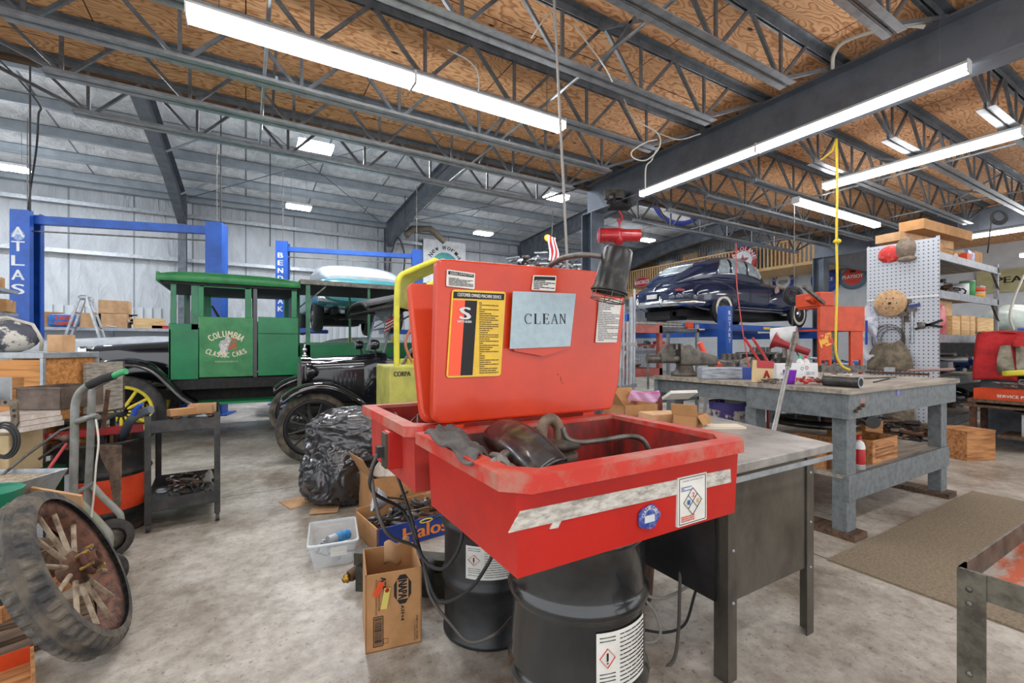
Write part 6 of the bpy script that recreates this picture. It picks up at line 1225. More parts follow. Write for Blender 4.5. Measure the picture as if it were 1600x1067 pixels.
# ---- standing steel stock and red shelf frame
m_rr = mat('faded_red_steel', '#a5574d', '#8a443c', rough=.55, scale=9)
sr = thing('red_steel_shelf', 'faded red steel shelf frame with parts, left of the bench vise', 'shelf', (0,0,0)); rx0, rx1, ry0, ry1 = 3.35, 4.13, 3.6, 4.15
for x in (rx0, rx1-.05):
    for y in (ry0, ry1-.05): MB().bx(x,x+.05,y,y+.05,0,1.54).build('post', m_rr, sr)
for z in (1.49, 1.0, .4):
    b = MB(); b.bx(rx0,rx1,ry0,ry0+.01,z-.06,z+.03); b.bx(rx0,rx1,ry1-.01,ry1,z-.06,z+.03); b.bx(rx1-.01,rx1,ry0,ry1,z-.06,z+.03); b.build('rail', m_rr, sr); MB().bx(rx0+.01,rx1-.01,ry0+.01,ry1-.01,z,z+.01).build('shelf_board', m_dull, sr)
heap('machine_parts', 'grey parts on the middle of the faded red shelf', (3.75,3.85,1.02), (.6,.4,.26), 30, [m_dull,m_galv,m_blackmat,m_rust], 41, big=.07)
heap('machine_parts', 'parts on the lowest level of the faded red shelf', (3.75,3.85,.42), (.6,.4,.3), 26, [m_red,m_galv,m_blackmat,m_white], 42, big=.09)
tl_ = thing('tail_light_box', 'white carton with a red edge on the red shelf', 'box', (3.5,3.75,1.02)); MB().box((0,0,.12),(.2,.15,.24),R=Matrix.Rotation(.3,3,'Y')).build('body', m_paper, tl_); MB().box((.13,0,.1),(.03,.16,.26),R=Matrix.Rotation(.5,3,'Y')).build('red_edge', m_red, tl_)
ss = thing('stock_rack', 'rack of upright galvanised tubes just right of the red lid', 'rack', (0,0,0))
for i, px in enumerate((962,967,973,979,985,990)): p = D(px, 620, 3.9+.06*i); MB().tube([(p.x,p.y,0),(p.x+.01,p.y,1.5+.08*(i%3)+(.15 if i>3 else 0))], .012+.006*(i%3==1), 8).build('tube', m_galv, ss)
for z in (.92, 1.3): a = D(958,0,3.9); c = D(994,0,4.2); MB().bar((a.x,a.y,z),(c.x,c.y,z),.02,.03).build('cross_rail', m_galv, ss)
# grey shelving beyond
gs = thing('steel_shelving', 'grey steel shelving stacked with flat sheets, behind the bench vise', 'shelf', (0,0,0)); gx0,gx1,gy0,gy1 = 4.6,6.1,4.6,5.2
for x in (gx0,gx1-.04):
    for y in (gy0,gy1-.04): MB().bx(x,x+.04,y,y+.04,0,1.62).build('post', m_galv, gs)
for z in (1.55,1.22,.5): MB().bx(gx0,gx1,gy0,gy1,z-.05,z).build('shelf_board', m_steel, gs)
for i in range(5): o = MB().bx(-.8+.03*i,.6-.05*i,-.25,.25,0,.018).build('metal_sheet', m_galv if i % 2 else m_dull); o.location = (5.2, 4.9, 1.55+.019*i+.001); tag(o, ('lowest','second','middle','fourth','topmost')[i]+' flat metal sheet stacked on the grey shelving behind the vise', 'sheet')
heap('metal_scraps', 'metal scraps on the middle board of the grey shelving', (5.35,4.9,1.225), (1.3,.5,.2), 30, [m_dull,m_galv,m_white,m_red], 44, big=.07)
boxon('orange_pad', 'small orange-red pad on the front edge of the grey shelving', 1079, 519, (.13,.05,.09), 0, m_orange, cat='pad'); SC.collection.objects[-1].location = (5.9,4.62,1.56)
boxon('board', 'thin wooden board lying on the grey shelving', 1100, 522, (.6,.2,.02), 0, m_pine, cat='board'); SC.collection.objects[-1].location = (6.35,5.0,1.552)
rd = thing('red_lever', 'slanted red and orange lever behind the vise', 'lever', (0,0,0)); MB().tube([D(1093,535,4.9),D(1102,555,4.9),D(1125,572,4.6)], .03, 8).build('bar', mat('lever_red','#e2503c'), rd); MB().tube([D(1125,572,4.6), D(1130,600,4.6)*1], .02, 8).build('foot', m_dull, rd)
# engines behind the bench
def engine(name, label, p, s_, m, cat='engine'):
    t = thing(name, label, cat, p)
    MB().bx(-.25*s_,.25*s_,-.2*s_,.2*s_,.75,.75+.35*s_).build('block', m, t, bevel=.03)
    MB().lathe([(0,0),(.2*s_,0),(.22*s_,.03),(.22*s_,.08),(.1*s_,.12),(0,.12)], (0,-.2*s_,.92), (0,-1,0), 24).build('housing', m, t)
    for i in range(8): a = i*PI/4; MB().cyl((math.cos(a)*.2*s_,-.2*s_-.08,.92+math.sin(a)*.2*s_),(math.cos(a)*.2*s_,-.2*s_-.1,.92+math.sin(a)*.2*s_),.012,n=6).build('bolt', m_dull, t)
    b = MB()
    for i in range(4): b.cyl((-.18*s_+.12*i*s_,0,.75+.35*s_),(-.18*s_+.12*i*s_,0,.83+.35*s_),.035,n=10)
    b.build('stacks', m_dull, t)
    for x in (-.22,.22):
        for y in (-.2,.2): MB().bar((x*s_*1.2,y*1.4,0),(x*s_,y,.78),.04).build('stand_leg', m_galv, t)
    return t
p = D(1143, 600, 6.2); p.z = 0; engine('gearbox_housing', 'grey bell-shaped gearbox housing on a stand, seen over the workbench', p, 1.0, m_dull, 'gearbox')
p = D(1188, 600, 7.2); p.z = 0; engine('engine_block', 'black engine block with a ribbed cover under the blue runway', p, 1.25, m_gb)
fn_ = thing('red_trumpet', 'dark red flared tube on the white cylinder, right of the black engine', 'machine part', (0,0,0)); a = D(1208,532,5.8); c = D(1232,540,5.7)
MB().lathe([(.12,0),(.06,.06),(.045,.14),(.04,.42)], a, (c-a), 20).build('flare', mat('dark_red','#8f1f28',rough=.4), fn_, solid=.004)
MB().cyl(D(1206,527,6.4), D(1246,524,6.2), .13, n=20).build('white_cylinder', m_white, fn_); MB().tube([D(1226,560,6.2)*1, D(1226,530,6.3)], .03, 8).build('support', m_dull, fn_)
wt = thing('red_hand_truck', 'bright red tubular frame standing in front of the black engine', 'hand truck', (0,0,0))
for dx in (0, 13): p0 = D(1163+dx, 528, 4.9); p1 = D(1187+dx, 565, 4.7); p2 = V((p1.x,p1.y,0)); MB().tube([p0,p1,p2], .014, 8).build('frame_tube', m_red, wt)
cable('air_hose', [D(1150,380,6.0), D(1151,440,6.0), D(1158,500,5.8), D(1165,545,5.6), D(1172,580,5.4)], .007, mat('red_hose','#b5403c',rough=.5), 'red air hose hanging in front of the navy saloon doors', cat='hose')
for i, (px, col, lb) in enumerate(((1250,'#2fae62','green-capped bottle standing behind the white carton'),(1259,'#c92a30','red-capped bottle standing behind the white carton'))):
    p = D(px, 570, 3.85); bottle('squeeze_bottle', lb, (p.x,p.y,T1), .03, .2, m_white, mat('cap'+col,col,rough=.4))
# ---- orange press
op = thing('shop_press', 'tall orange hydraulic shop press behind the grey workbench', 'press', (6.75, 3.05, 0)); op.rotation_euler = (0,0,-.35)
PH = 1.9
for s_ in (-1, 1):
    b = MB(); x = s_*.24; b.bx(x-.095,x+.095,-.16,-.13,.0,.42); b.bx(x-.095,x+.095,-.16,-.13,1.1,PH-.1); b.bx(x-.095,x-.06,-.16,-.13,.42,1.1); b.bx(x+.06,x+.095,-.16,-.13,.42,1.1); b.bx(x-.095,x+.095,-.16,-.13,.66,.86); b.build('upright', m_orange, op)
    MB().bx(x-.1,x+.1,-.32,.32,0,.05).build('foot', m_orange, op)
b = MB(); b.bx(-.34,.34,-.18,-.14,1.5,1.78); b.bx(-.34,.34,-.18,.18,1.78,1.8); b.bx(-.34,.34,-.19,.19,1.48,1.5); b.build('head_beam', m_orange, op)
MB().bx(-.36,-.14,-.2,.2,1.8,1.98).build('pump_housing', m_orange, op, bevel=.01); MB().cyl((0,0,1.1),(0,0,1.5),.05,n=16).build('ram', m_dull, op); MB().bx(-.34,.34,-.2,.2,.94,1.03).build('bed', m_dull, op)
MB().bar((-.3,-.2,1.83),(-.75,-.35,2.02),.035,.035).build('pump_lever', m_dull, op); MB().bar((-.36,-.1,1.85),(-.5,-.15,1.9),.06,.05).build('lever_socket', m_orange, op)
for s_ in (-1,1): MB().tube([(s_*.1,0,1.05),(s_*.1,0,1.5)],.012,8).build('return_spring', m_red, op)
b = MB(); b.box((-.24,-.163,1.36),(.2,.003,.16),R=Matrix.Rotation(-.35,3,'Y')); b.build('warning_label', mat('label_yel_red','#e8b23a','#c92f2a',rough=.5,scale=14,lo=.5,hi=.53), op)
# ---- pegboard and shelf rack
def pegboard():
    m = mat('pegboard_grey', '#b4bac3', rough=.5); nt, N, L, p = nodes(m); tc = N.new('ShaderNodeTexCoord'); mp = N.new('ShaderNodeMapping'); mp.inputs['Scale'].default_value = (1, 20, 20); L.new(tc.outputs['Object'], mp.inputs[0])
    vo = N.new('ShaderNodeVectorMath'); vo.operation = 'FRACTION'; L.new(mp.outputs[0], vo.inputs[0]); sb_ = N.new('ShaderNodeVectorMath'); sb_.operation = 'SUBTRACT'; sb_.inputs[1].default_value = (.5,.5,.5); L.new(vo.outputs[0], sb_.inputs[0])
    mm = N.new('ShaderNodeVectorMath'); mm.operation = 'MULTIPLY'; mm.inputs[1].default_value = (0,1,1); L.new(sb_.outputs[0], mm.inputs[0]); ln = N.new('ShaderNodeVectorMath'); ln.operation = 'LENGTH'; L.new(mm.outputs[0], ln.inputs[0])
    lt = N.new('ShaderNodeMath'); lt.operation = 'LESS_THAN'; lt.inputs[1].default_value = .17; L.new(ln.outputs['Value'], lt.inputs[0]); mx = N.new('ShaderNodeMix'); mx.data_type = 'RGBA'; L.new(lt.outputs[0], mx.inputs['Factor']); mx.inputs['A'].default_value = lin('#b7bdc6'); mx.inputs['B'].default_value = lin('#3e444c'); L.new(mx.outputs['Result'], p.inputs['Base Color']); return m
PX_ = 7.86; px0y, px1y = 2.27, 3.07
pg = thing('pegboard', 'tall grey perforated pegboard at the end of the shelf rack', 'pegboard', (0,0,0))
b = MB(); b.bx(PX_-.01, PX_, px0y, px1y, .03, 2.72); b.build('perforated_panel', pegboard(), pg); 
b = MB(); b.box((PX_-.014,(px0y+px1y)/2,1.95),(.006,.8,.03)); b.build('panel_seam', m_white, pg); MB().bx(PX_, PX_+.03, px0y, px0y+.03, 0, 2.74).build('edge_post', m_galv, pg); MB().bx(PX_, PX_+.03, px1y-.03, px1y, 0, 2.74).build('edge_post', m_galv, pg)
def pg_at(px, py, off=.03): p = XP(px, py, PX_-off); return p
def pgthing(name, label, cat, px, py, off=.02): return thing(name, label, cat, pg_at(px, py, off))
nU = -Y_   # across the board as seen by the camera
t = pgthing('red_mitt', 'shiny red plastic packet hanging at the top of the pegboard', 'packet', 1390, 405); MB().sph((0,0,.07), (.035,.14,.12), 16).build('packet', mat('red_foil','#c32c28','#e4746b',rough=.25,scale=12,lo=.5,hi=.7,bump=.6), t)
t = pgthing('leather_cap', 'worn brown cap hanging beside the red packet on the pegboard', 'cap', 1415, 405); b = MB(); b.sph((0,0,.14), (.06,.115,.16), 18); b.build('crown', mat('worn_brown','#6b5d50','#8d8072',rough=.8,scale=10,bump=.4), t); MB().sph((-.02,-.02,-.0), (.05,.11,.04), 14).build('brim', _M['worn_brown'], t)
t = pgthing('wooden_spool', 'round wooden cable spool disc on the pegboard', 'spool', 1391, 474, .05); MB().lathe([(0,-.02),(.18,-.02),(.19,0),(.18,.02),(0,.02)], (0,0,0), (-1,0,0), 32).build('disc', mat('spool_wood','#c2a17a','#a37f58',rough=.8,scale=30), t); b = MB(); b.lathe([(0,.0215),(.02,.0215)], (0,0,0), (-1,0,0), 12)
for i in range(6): b.lathe([(0,.0215),(.009,.0215)], (0, .08*math.cos(i*1.05), .08*math.sin(i*1.05)), (-1,0,0), 8)
b.build('holes', m_blackmat, t)
t = pgthing('plastic_sheet', 'crumpled clear and blue plastic bag hanging at the left of the pegboard', 'bag', 1362, 560); b = MB(); b.grid(lambda u, v: V((-.06-.05*math.sin(v*9+u*4), .12*(1-u*2)*(.4+.6*(1-v)**.5), .75*v+.03*math.sin(u*11))), 14, 22); b.build('bag_sheet', mat('cloudy_bag','#c9ccd4','#8f9bc0',rough=.3,scale=12,lo=.52,hi=.62,alpha=.8), t); MB().bx(-.13,-.125,.0,.03,.2,.55).build('blue_print', mat('print_blue','#2b3f9a'), t)
t = pgthing('wire_coil', 'coil of thin black and silver wire hanging under the spool', 'wire', 1395, 540)
for k2, rr in enumerate((.13,.16,.19,.17)): MB().tube([(-.02-.01*k2, .02*k2+rr*math.cos(a), .08+rr*1.15*math.sin(a)) for a in [i*PI/14 for i in range(28)]], .005, 5, closed=True).build('loop', m_dull if k2 % 2 else m_cable, t)
m_canv = mat('olive_canvas', '#5f574a', '#857a68', rough=.9, scale=8, bump=.5)
def sack(name, label, px, py, w_, h_): 
    t = pgthing(name, label, 'bag', px, py); b = MB(); b.grid(lambda u, v: V((-.05-.09*math.sin(u*PI)*(1-v*.7)-.02*math.sin(u*17+v*6), (u-.5)*w_*(1.1-.6*v*v), h_*v-.04*math.sin(u*PI)*(v>.9))), 24, 14); b.build('canvas', m_canv, t, solid=.006); MB().tube([V((-.06,(u-.5)*w_*.75,h_*.7-.14*math.sin(u*PI))) for u in [i/12 for i in range(13)]], .012, 6).build('fold_edge', m_canv, t)
sack('canvas_bag', 'olive canvas bag hanging in the middle of the pegboard, above the workbench', 1392, 578, .5, .42); sack('canvas_bag', 'olive canvas bag hanging low on the pegboard, seen under the workbench', 1407, 664, .36, .4)
for px, py, ln, m, lb in ((1417,487,.28,m_oldwood,'wooden-handled hammer hanging right of the spool'),(1425,510,.45,m_galv,'grey metal tube hanging on the right half of the pegboard'),(1411,520,.5,m_dull,'thin steel bar hanging below the spool')):
    t = pgthing('hanging_tool', lb, 'tool', px, py); MB().tube([(0,0,-ln/2),(0,0,ln/2)], .018, 8).build('shaft', m, t); MB().bx(-.02,.02,-.05,.05,ln/2-.02,ln/2+.03).build('head', m_dull, t)
t = pgthing('blue_clamp', 'blue-handled clamp across the pegboard, right of the spool', 'clamp', 1420, 480); MB().bar((0,.14,-.02),(0,-.12,.03),.03,.04).build('handle', mat('clamp_blue','#2c3c74'), t); MB().bar((0,-.05,0),(0,-.05,-.14),.02).build('jaw', m_dull, t)
t = pgthing('pliers', 'black pliers hung slanting near the right edge of the pegboard', 'pliers', 1448, 508); MB().bar((0,.12,-.05),(0,-.16,.06),.02,.03).build('handle', m_blackmat, t); MB().bar((0,.1,.03),(0,-.16,-.03),.02,.03).build('handle', m_blackmat, t); MB().sph((0,.05,0),(.02,.05,.05),10).build('joint', m_dull, t)
sx0, sx1, sy0, sy1 = 7.9, 10.45, 2.29, 3.08
rk = thing('shelf_rack', 'tall grey steel shelf rack loaded with boxes behind the pegboard', 'shelf rack', (0,0,0))
for x in (sx1-.06,):
    for y in (sy0,sy1-.05): MB().bx(x,x+.06,y,y+.05,0,2.6).build('upright', m_galv, rk)
SZ = (2.54, 2.03, 1.44, .86, .3)
for z in SZ: b = MB(); b.bx(sx0,sx1,sy0,sy0+.01,z-.11,z); b.bx(sx0,sx1,sy0-.02,sy0+.0,z-.11,z-.09); b.bx(sx0,sx1,sy1-.01,sy1,z-.11,z); b.build('beam', m_galv, rk); MB().bx(sx0,sx1,sy0+.01,sy1-.01,z-.02,z-.005).build('shelf_board', m_wornboard, rk)
for z in SZ[:4]: MB().bar((sx1-.35,sy0,z-.1),(sx1-.03,sy0,z-.35),.03,.01).build('brace', m_dull, rk)
# on top
def sbox(lb, x, y, z, s_, rz=0, m=None, nm='carton', **k): return carton(nm, lb, (x, y, z), s_, rz, m or m_card, **k)
sbox('long tan carton overhanging the top of the pegboard, lower of two', 8.6, 2.75, 2.76, (1.5,.3,.12), -.1, m_card2, tape=False); sbox('long brown carton topmost on the shelf rack', 8.75, 2.55, 2.885, (1.6,.28,.14), -.05, tape=False)
sbox('flat brown carton on the top shelf of the rack, under the long cartons', 8.6, 2.65, 2.54, (.9,.4,.16), 0); sbox('white and blue end-printed carton at the right of the top shelf', 9.6, 2.6, 2.54, (.5,.4,.2), .1, mat('white_blue','#d0d4da','#5b74b5',rough=.5,scale=6,lo=.52,hi=.56), tape=False); sbox('small orange carton at the front of the top shelf', 9.25, 2.4, 2.54, (.2,.14,.12), 0, m_orange, tape=False)
sbox('brown carton at the far right of the top shelf', 10.15, 2.65, 2.54, (.36,.4,.26), 0)
heap('shelf_clutter', 'assorted packets between the cartons on the top rack shelf', (9.2,2.7,2.54), (1.9,.6,.16), 40, [m_paper,m_blackmat,m_galv,m_card], 51, big=.08, cat='packets')
heap('shelf_clutter', 'dark tools and cloths on the second rack shelf', (8.7,2.65,2.03), (1.5,.6,.2), 60, [m_blackmat,m_dull,m_rust,m_canv,m_galv], 52, big=.09, cat='tools')
for i, (x, lb, m, r, h_) in enumerate(((9.35,'white tin on the second rack shelf',m_white,.09,.2),(9.62,'green-topped tin on the second rack shelf',mat('tin_green','#3d8a4a'),.09,.26),(9.9,'yellow round tin on the second rack shelf',mat('tin_yellow','#d69a2c'),.13,.1),(9.9,'orange round tin stacked on the yellow one, second rack shelf',m_orange,.13,.08))):
    t = thing('tin', lb, 'tin', (x,2.45,2.03+(.1 if i==3 else 0))); MB().lathe([(0,0),(r,0),(r,h_),(r*.9,h_),(0,h_)], n=22).build('can', m, t); MB().lathe([(r*1.03,h_-.015),(r*1.03,h_),(0,h_+.002)], n=22).build('lid', m_galv, t)
sbox('small tan carton at the right end of the second rack shelf', 10.15, 2.55, 2.03, (.25,.3,.22), 0, m_card2)
b1 = bottle('washer_bottle', 'large clear red-labelled bottle at the left end of the third rack shelf', (8.2,2.42,1.44), .12, .5, mat('red_clear','#d98a90','#c43a48',rough=.3,scale=14), m_red); bottle('white_bottle', 'small white bottle left of the red-labelled one', (8.0,2.4,1.44), .07, .28, m_white, m_white)
for lb, x, y, z, s_ in (('left pale wooden box on the third rack shelf',8.6,2.45,1.44,(.3,.3,.25)),('middle pale wooden box on the third rack shelf',8.97,2.45,1.44,(.34,.3,.27)),('right pale wooden box on the third rack shelf',9.27,2.45,1.44,(.2,.3,.27)),('wooden box stacked on the left and middle ones, third rack shelf',8.7,2.6,1.72,(.55,.3,.2)),('wide flat wooden box at the right of the third rack shelf',9.85,2.5,1.5,(.75,.4,.2))): crate(lb, (x,y,z), s_, 0, lid=True, m=m_pine)
heap('shelf_clutter', 'plastic bags and papers under the flat wooden box, third rack shelf', (9.8,2.5,1.44), (.8,.5,.08), 24, [m_paper,m_galv,m_card], 53, big=.05, cat='packets')
heap('shelf_clutter', 'machine parts and cans on the fourth rack shelf', (9.1,2.65,.86), (2.2,.6,.36), 70, [m_dull,m_galv,m_blackmat,m_rust,m_white,m_blue], 54, big=.13)
heap('shelf_clutter', 'dark machine parts on the bottom rack shelf', (9.1,2.65,.3), (2.2,.6,.34), 60, [m_dull,m_blackmat,m_rust,m_galv], 55, big=.14)
# side bench, red cloth, boxes at the far right
sb2 = thing('wooden_side_bench', 'dark narrow wooden bench carrying an orange carton at the right edge', 'bench', (0,0,0)); sx_, sy_ = 7.92, 2.02; BH = .62
MB().bx(sx_, sx_+.5, -.6, sy_, BH-.04, BH).build('worktop', m_oldwood, sb2); MB().bx(sx_-.03, sx_+.45, -.6, sy_+.06, BH-.1, BH-.075).build('under_board', m_oldwood, sb2); MB().bx(sx_, sx_+.5, -.6, 1.75, .16, .2).build('lower_shelf', m_oldwood, sb2)
for x in (sx_+.03, sx_+.45):
    for y in (sy_-.05, .8, -.5): MB().bx(x-.03,x+.03,y-.03,y+.03,0,BH-.04).build('leg', m_rust, sb2)
oc = thing('orange_carton', 'long orange and white lettered carton on the dark side bench', 'box', (sx_+.04, 1.97, BH)); MB().bx(0,.3,-.62,0,0,.13).build('orange_part', m_orange, oc); MB().bx(0,.3,-1.3,-.62,0,.13).build('white_part', mat('cream_card','#d9d2c2','#c9bfa9',rough=.7,scale=5), oc); b = MB(); put_text(b, 'SERVICE PARTS', (-.002,-.38,.05), -Y_, Z_, .34, .035, .002); b.build('lettering', m_paper, oc); b = MB(); put_text(b, 'GENUINE', (-.002,-.9,.06), -Y_, Z_, .42, .06, .004); b.build('lettering', mat('brown_print','#8a5a44'), oc)
heap('shoes_and_rags', 'grey caps and rags lying on the orange carton', (sx_+.2,1.35,BH+.131), (.28,1.1,.13), 26, [m_dull,m_canv,m_galv], 61, big=.06, cat='rags')
crate('closed wooden crate on the floor beneath the dark side bench', (7.15,1.85,0), (.4,.34,.32), -.35, lid=True)
wc2 = thing('pale_crate', 'weathered pale blue crate on the low shelf of the side bench', 'crate', (sx_+.22,1.18,.2)); MB().bx(-.17,.15,-.42,.38,0,.26).build('body', mat('pale_blue_wood','#b9c0c2','#98a0a2',rough=.8,scale=8), wc2, bevel=.004); MB().bar((-.178,.1,.03),(-.178,.2,.17),.03,.01).build('rust_strap', m_rust, wc2)
cloth('dark_plastic', 'black crumpled plastic stuffed above the pale blue crate', V((sx_+.25,1.45,.465)), .2, .05, m_bag, 9, cat='plastic', sq=1.6)
heap('floor_parts', 'castings and parts piled on the floor behind the wooden crate', (7.45,2.55,.0), (.55,.6,.5), 50, [m_dull,m_rust,m_blackmat,m_canv], 62, big=.12)
sup = thing('covered_machine', 'machine under the red and camouflage cloths at the right edge', 'machine', (9.1, 1.35, 0)); MB().bx(-.45,.5,-1.4,.72,0,.85).build('cabinet', m_steel, sup); MB().bx(-.4,.45,-1.3,.66,.85,1.4).build('top_box', m_blackmat, sup)
b = MB(); b.grid(lambda u, v: V((8.62-.05*math.sin(v*PI*.5)-.035*math.sin(u*21+v*3)-.12*v, 2.1-1.3*u+.1*v*(1-u)**3-.1*v*(1 if u < .3 else 0), 1.44+.03*math.sin(u*9)-(.62*v if u < .3 else .17*v)-.02*u)), 40, 14); b.grid(lambda u, v: V((8.62+.5*v, 2.1-1.3*u, 1.44+.03*math.sin(u*9)-.02*u+.02*math.sin(v*9))), 30, 6)
tag(b.build('red_cloth', mat('red_fabric','#c2262a','#9a1b20',rough=.8,scale=6,bump=.5), solid=.01), 'bright red cloth draped over the machine at the right edge', 'cloth')
b = MB(); b.grid(lambda u, v: V((8.5-.05*math.sin(u*14+v*4)-.05*math.sin(v*PI), 1.86-1.1*u, .9+.38*v+.01*math.sin(u*17))), 24, 10); cb_ = tag(b.build('camouflage_bag', mat('camouflage','#6d6f5c','#a8a292',rough=.8,scale=5,bump=.5), solid=.03), 'olive camouflage bag with a yellow stripe under the red cloth', 'bag')
b = MB(); b.grid(lambda u, v: V((-.09-.02*math.sin(u*14), .5-1.0*u, .0+.07*v+.03*math.sin(u*5))), 24, 3); b.build('yellow_stripe', mat('stripe_yellow','#d9cf3a'), cb_, solid=.004)
bt2 = thing('blue_tarp', 'blue folded tarpaulin lying on top of the red cloth', 'tarpaulin', (9.05,1.2,1.49)); MB().bx(-.3,.4,-1.0,.55,0,.035).build('folds', mat('tarp_blue','#4b62c0'), bt2, bevel=.01)
cp = thing('old_car_panels', 'pale old car body panels stacked at the right edge by the wall', 'car parts', (13.4, 3.0, 0)); 
MB().bx(-1.2,1.6,-.6,.6,0,1.5).build('base_crate', m_blackmat, cp)
for i, (x, y, z) in enumerate(((-.5,-.3,1.75),(.3,-.2,1.85),(1.0,-.3,1.7))): MB().sph((x,y,z), (.6,.4,.3), 18).build('panel', mat('pale_green_panel','#b6c2ba','#9aa69f',rough=.35,scale=4), cp)
MB().sph((-.6,-.6,1.6),(.12,.1,.12),12).build('red_lamp', m_red, cp)
b = MB(); bench2 = thing('parts_bench', 'cluttered low bench behind the workbench corner, below the rack', 'bench', (0,0,0)); MB().bx(7.2,7.8,2.95,3.9,.82,.86).build('worktop', m_wornboard, bench2)
for x in (7.24,7.72):
    for y in (3.0,3.8): MB().bx(x-.025,x+.025,y-.025,y+.025,0,.82).build('leg', m_galv, bench2)
heap('bench_parts', 'parts and cans on the cluttered low bench', (7.5,3.4,.86), (.5,.8,.3), 40, [m_dull,m_galv,m_white,m_blackmat,m_blue], 64, big=.09)
# ------------------------------------------------------------ back of the hall
def wall_sign_text(t, s_, c, w_, h_, m, bold=.01, u=X_, v=Z_):
    b = MB(); put_text(b, s_, c, u, v, w_, h_, bold); return b.build('lettering', m, t)
# long shelf along the back wall at the left
ws_ = thing('wall_shelf', 'long grey shelf bench along the left back wall, full of cartons', 'shelf', (0,0,0)); WY = 12.2
a = YP(60, 515, WY); c = YP(330, 515, WY); zt = 1.66
MB().bx(a.x-2.5, c.x+.6, WY, WY+.7, zt-.06, zt).build('worktop', m_galv, ws_)
for i in range(7): x = a.x-2.4+i*1.15; MB().bx(x, x+.06, WY, WY+.06, 0, zt-.06).build('leg', m_steel, ws_)
MB().bx(a.x-2.5, c.x+.6, WY+.65, WY+.67, 0, zt-.06).build('back_panel', m_liner, ws_)
def wbx(lb, px, w_, h_, dz=0, m=None, rz=0, d=.45): p = YP(px, 515, WY+.3); t = carton('carton', lb, (p.x, WY+.32, zt+dz), (w_, d, h_), rz, m or m_card2); return t
t = wbx('lower brown carton behind the aluminium ladder on the back shelf', 140, .46, .3); wbx('brown carton beneath the upper stacked carton, on the back shelf', 178, .5, .3); t = wbx('upper stacked brown carton on the back shelf, right of the ladder', 180, .46, .27, .305)
wbx('small opened brown carton high behind the blue lift post', 78, .28, .3, .0, m_card, .5); wbx('tan wooden tray left of the green truck on the back shelf', 234, .5, .22, 0, m_pine); wbx('red flat carton under the tan tray on the back shelf', 262, .5, .07, 0, m_red)
p = YP(92, 515, WY+.2); bp = thing('blue_package', 'blue printed package with orange lettering, just right of the ATLAS post', 'package', (p.x+.1, WY+.25, zt)); MB().bx(-.24,.24,-.2,.2,0,.26).build('body', mat('package_blue','#2b6fb8','#1d4f92',rough=.5,scale=6), bp, bevel=.06); wall_sign_text(bp, 'CASTS', (.02,-.201,.18), .26, .07, m_orange); wall_sign_text(bp, 'COPPER', (.02,-.201,.08), .28, .07, m_orange)
heap('wall_shelf_parts', 'tangled parts and lamps on the back shelf beside the stacked cartons', V((YP(205,515,WY+.3).x, WY+.3, zt)), (.7,.4,.4), 30, [m_dull,m_chrome,m_blackmat,m_white], 71, big=.09)
# pallets of boxes at the left edge
lr = thing('left_rack', 'grey rack with cartons cut off by the left edge, behind the wood cabinet', 'shelf rack', (0,0,0)); q = D(-52, 541, 5.6)
for z in (1.25, 1.72, 2.02): MB().bx(q.x-1.0, q.x+.33, q.y-.2, q.y+.4, z-.04, z).build('shelf_board', m_galv, lr)
for dx in (-.95,.28): MB().bx(q.x+dx, q.x+dx+.05, q.y-.2, q.y-.15, 0, 2.1).build('upright', m_galv, lr)
for z, w_, lb in ((2.02,.5,'brown wooden box topmost at the left edge'),(1.72,.7,'flat pale carton second from the top at the left edge'),(1.25,.6,'brown carton lowest on the left edge rack')): carton('carton', lb, (q.x, q.y+.1, z), (w_,.4,.16 if z > 1.5 else .3), .1, m_card)
# aluminium ladder
ld = thing('step_ladder', 'aluminium folding ladder standing by the white car', 'ladder', (0,0,0)); LYd = 11.3
def lad(px, py): return YP(px, py, LYd)
top = lad(134, 466); m_al = mat('aluminium', '#c0c4c8', '#9fa4a9', rough=.3, metal=.6, scale=9)
fl_ = top+V((-.62,0,0)); fr_ = top+V((.6,0,0)); fl_.z = fr_.z = 0
for s_, ft in ((-1, fl_), (1, fr_)):
    for dy in (-.22, .22):
        MB().bar(V((top.x+s_*.05, LYd+dy*.7, top.z)), V((ft.x, LYd+dy, 0)), .07, .035).build('stile', m_al, ld)
    for i in range(1, 8):
        k = i/8; p = V((top.x+s_*.05, LYd, top.z)).lerp(V((ft.x, LYd, 0)), k); w_ = .22*(.7+.3*k); MB().tube([(p.x,LYd-w_,p.z),(p.x,LYd+w_,p.z)], .018, 6).build('rung', m_al, ld)
for dy in (-.17,.17): MB().sph((top.x, LYd+dy, top.z+.0), (.08,.03,.05), 12).build('hinge', m_al, ld)
# New World sign, dark pipe, wall odds
q0 = YP(661, 398, 17.2); q1 = YP(727, 398, 17.2); sg = thing('wall_sign', 'white wall sign lettered New World over a green globe, above the red lid', 'sign', ((q0.x+q1.x)/2, 17.2, 4.8)); W2_ = (q1.x-q0.x)/2
MB().bx(-W2_, W2_, -.03, 0, -1.0, .75).build('panel', m_white, sg); b = MB(); arc_text(b, 'New World', (0,-.032,-.25), X_, Z_, .72, .17, PI*.86, PI*.14); b.build('lettering', m_ink, sg); b = MB(); b.lathe([(0,0),(.58,0)], (0,-.032,-.3), (0,-1,0), 32); b.build('globe', mat('globe_green','#3f9f8f','#2a7f9a',rough=.5,scale=3), sg)
p = YP(662, 365, 15.5); tag(MB().tube([p+V((-.65,0,-.15)), p+V((-.4,0,.12)), p+V((.25,0,.2)), p+V((.8,0,-.2))], .12, 8).build('exhaust_duct', mat('duct_brown','#5f5648','#4a4238',rough=.7)), 'dark bent duct hanging near the back wall above the far lift', 'duct'); p = SC.collection.objects[-1]
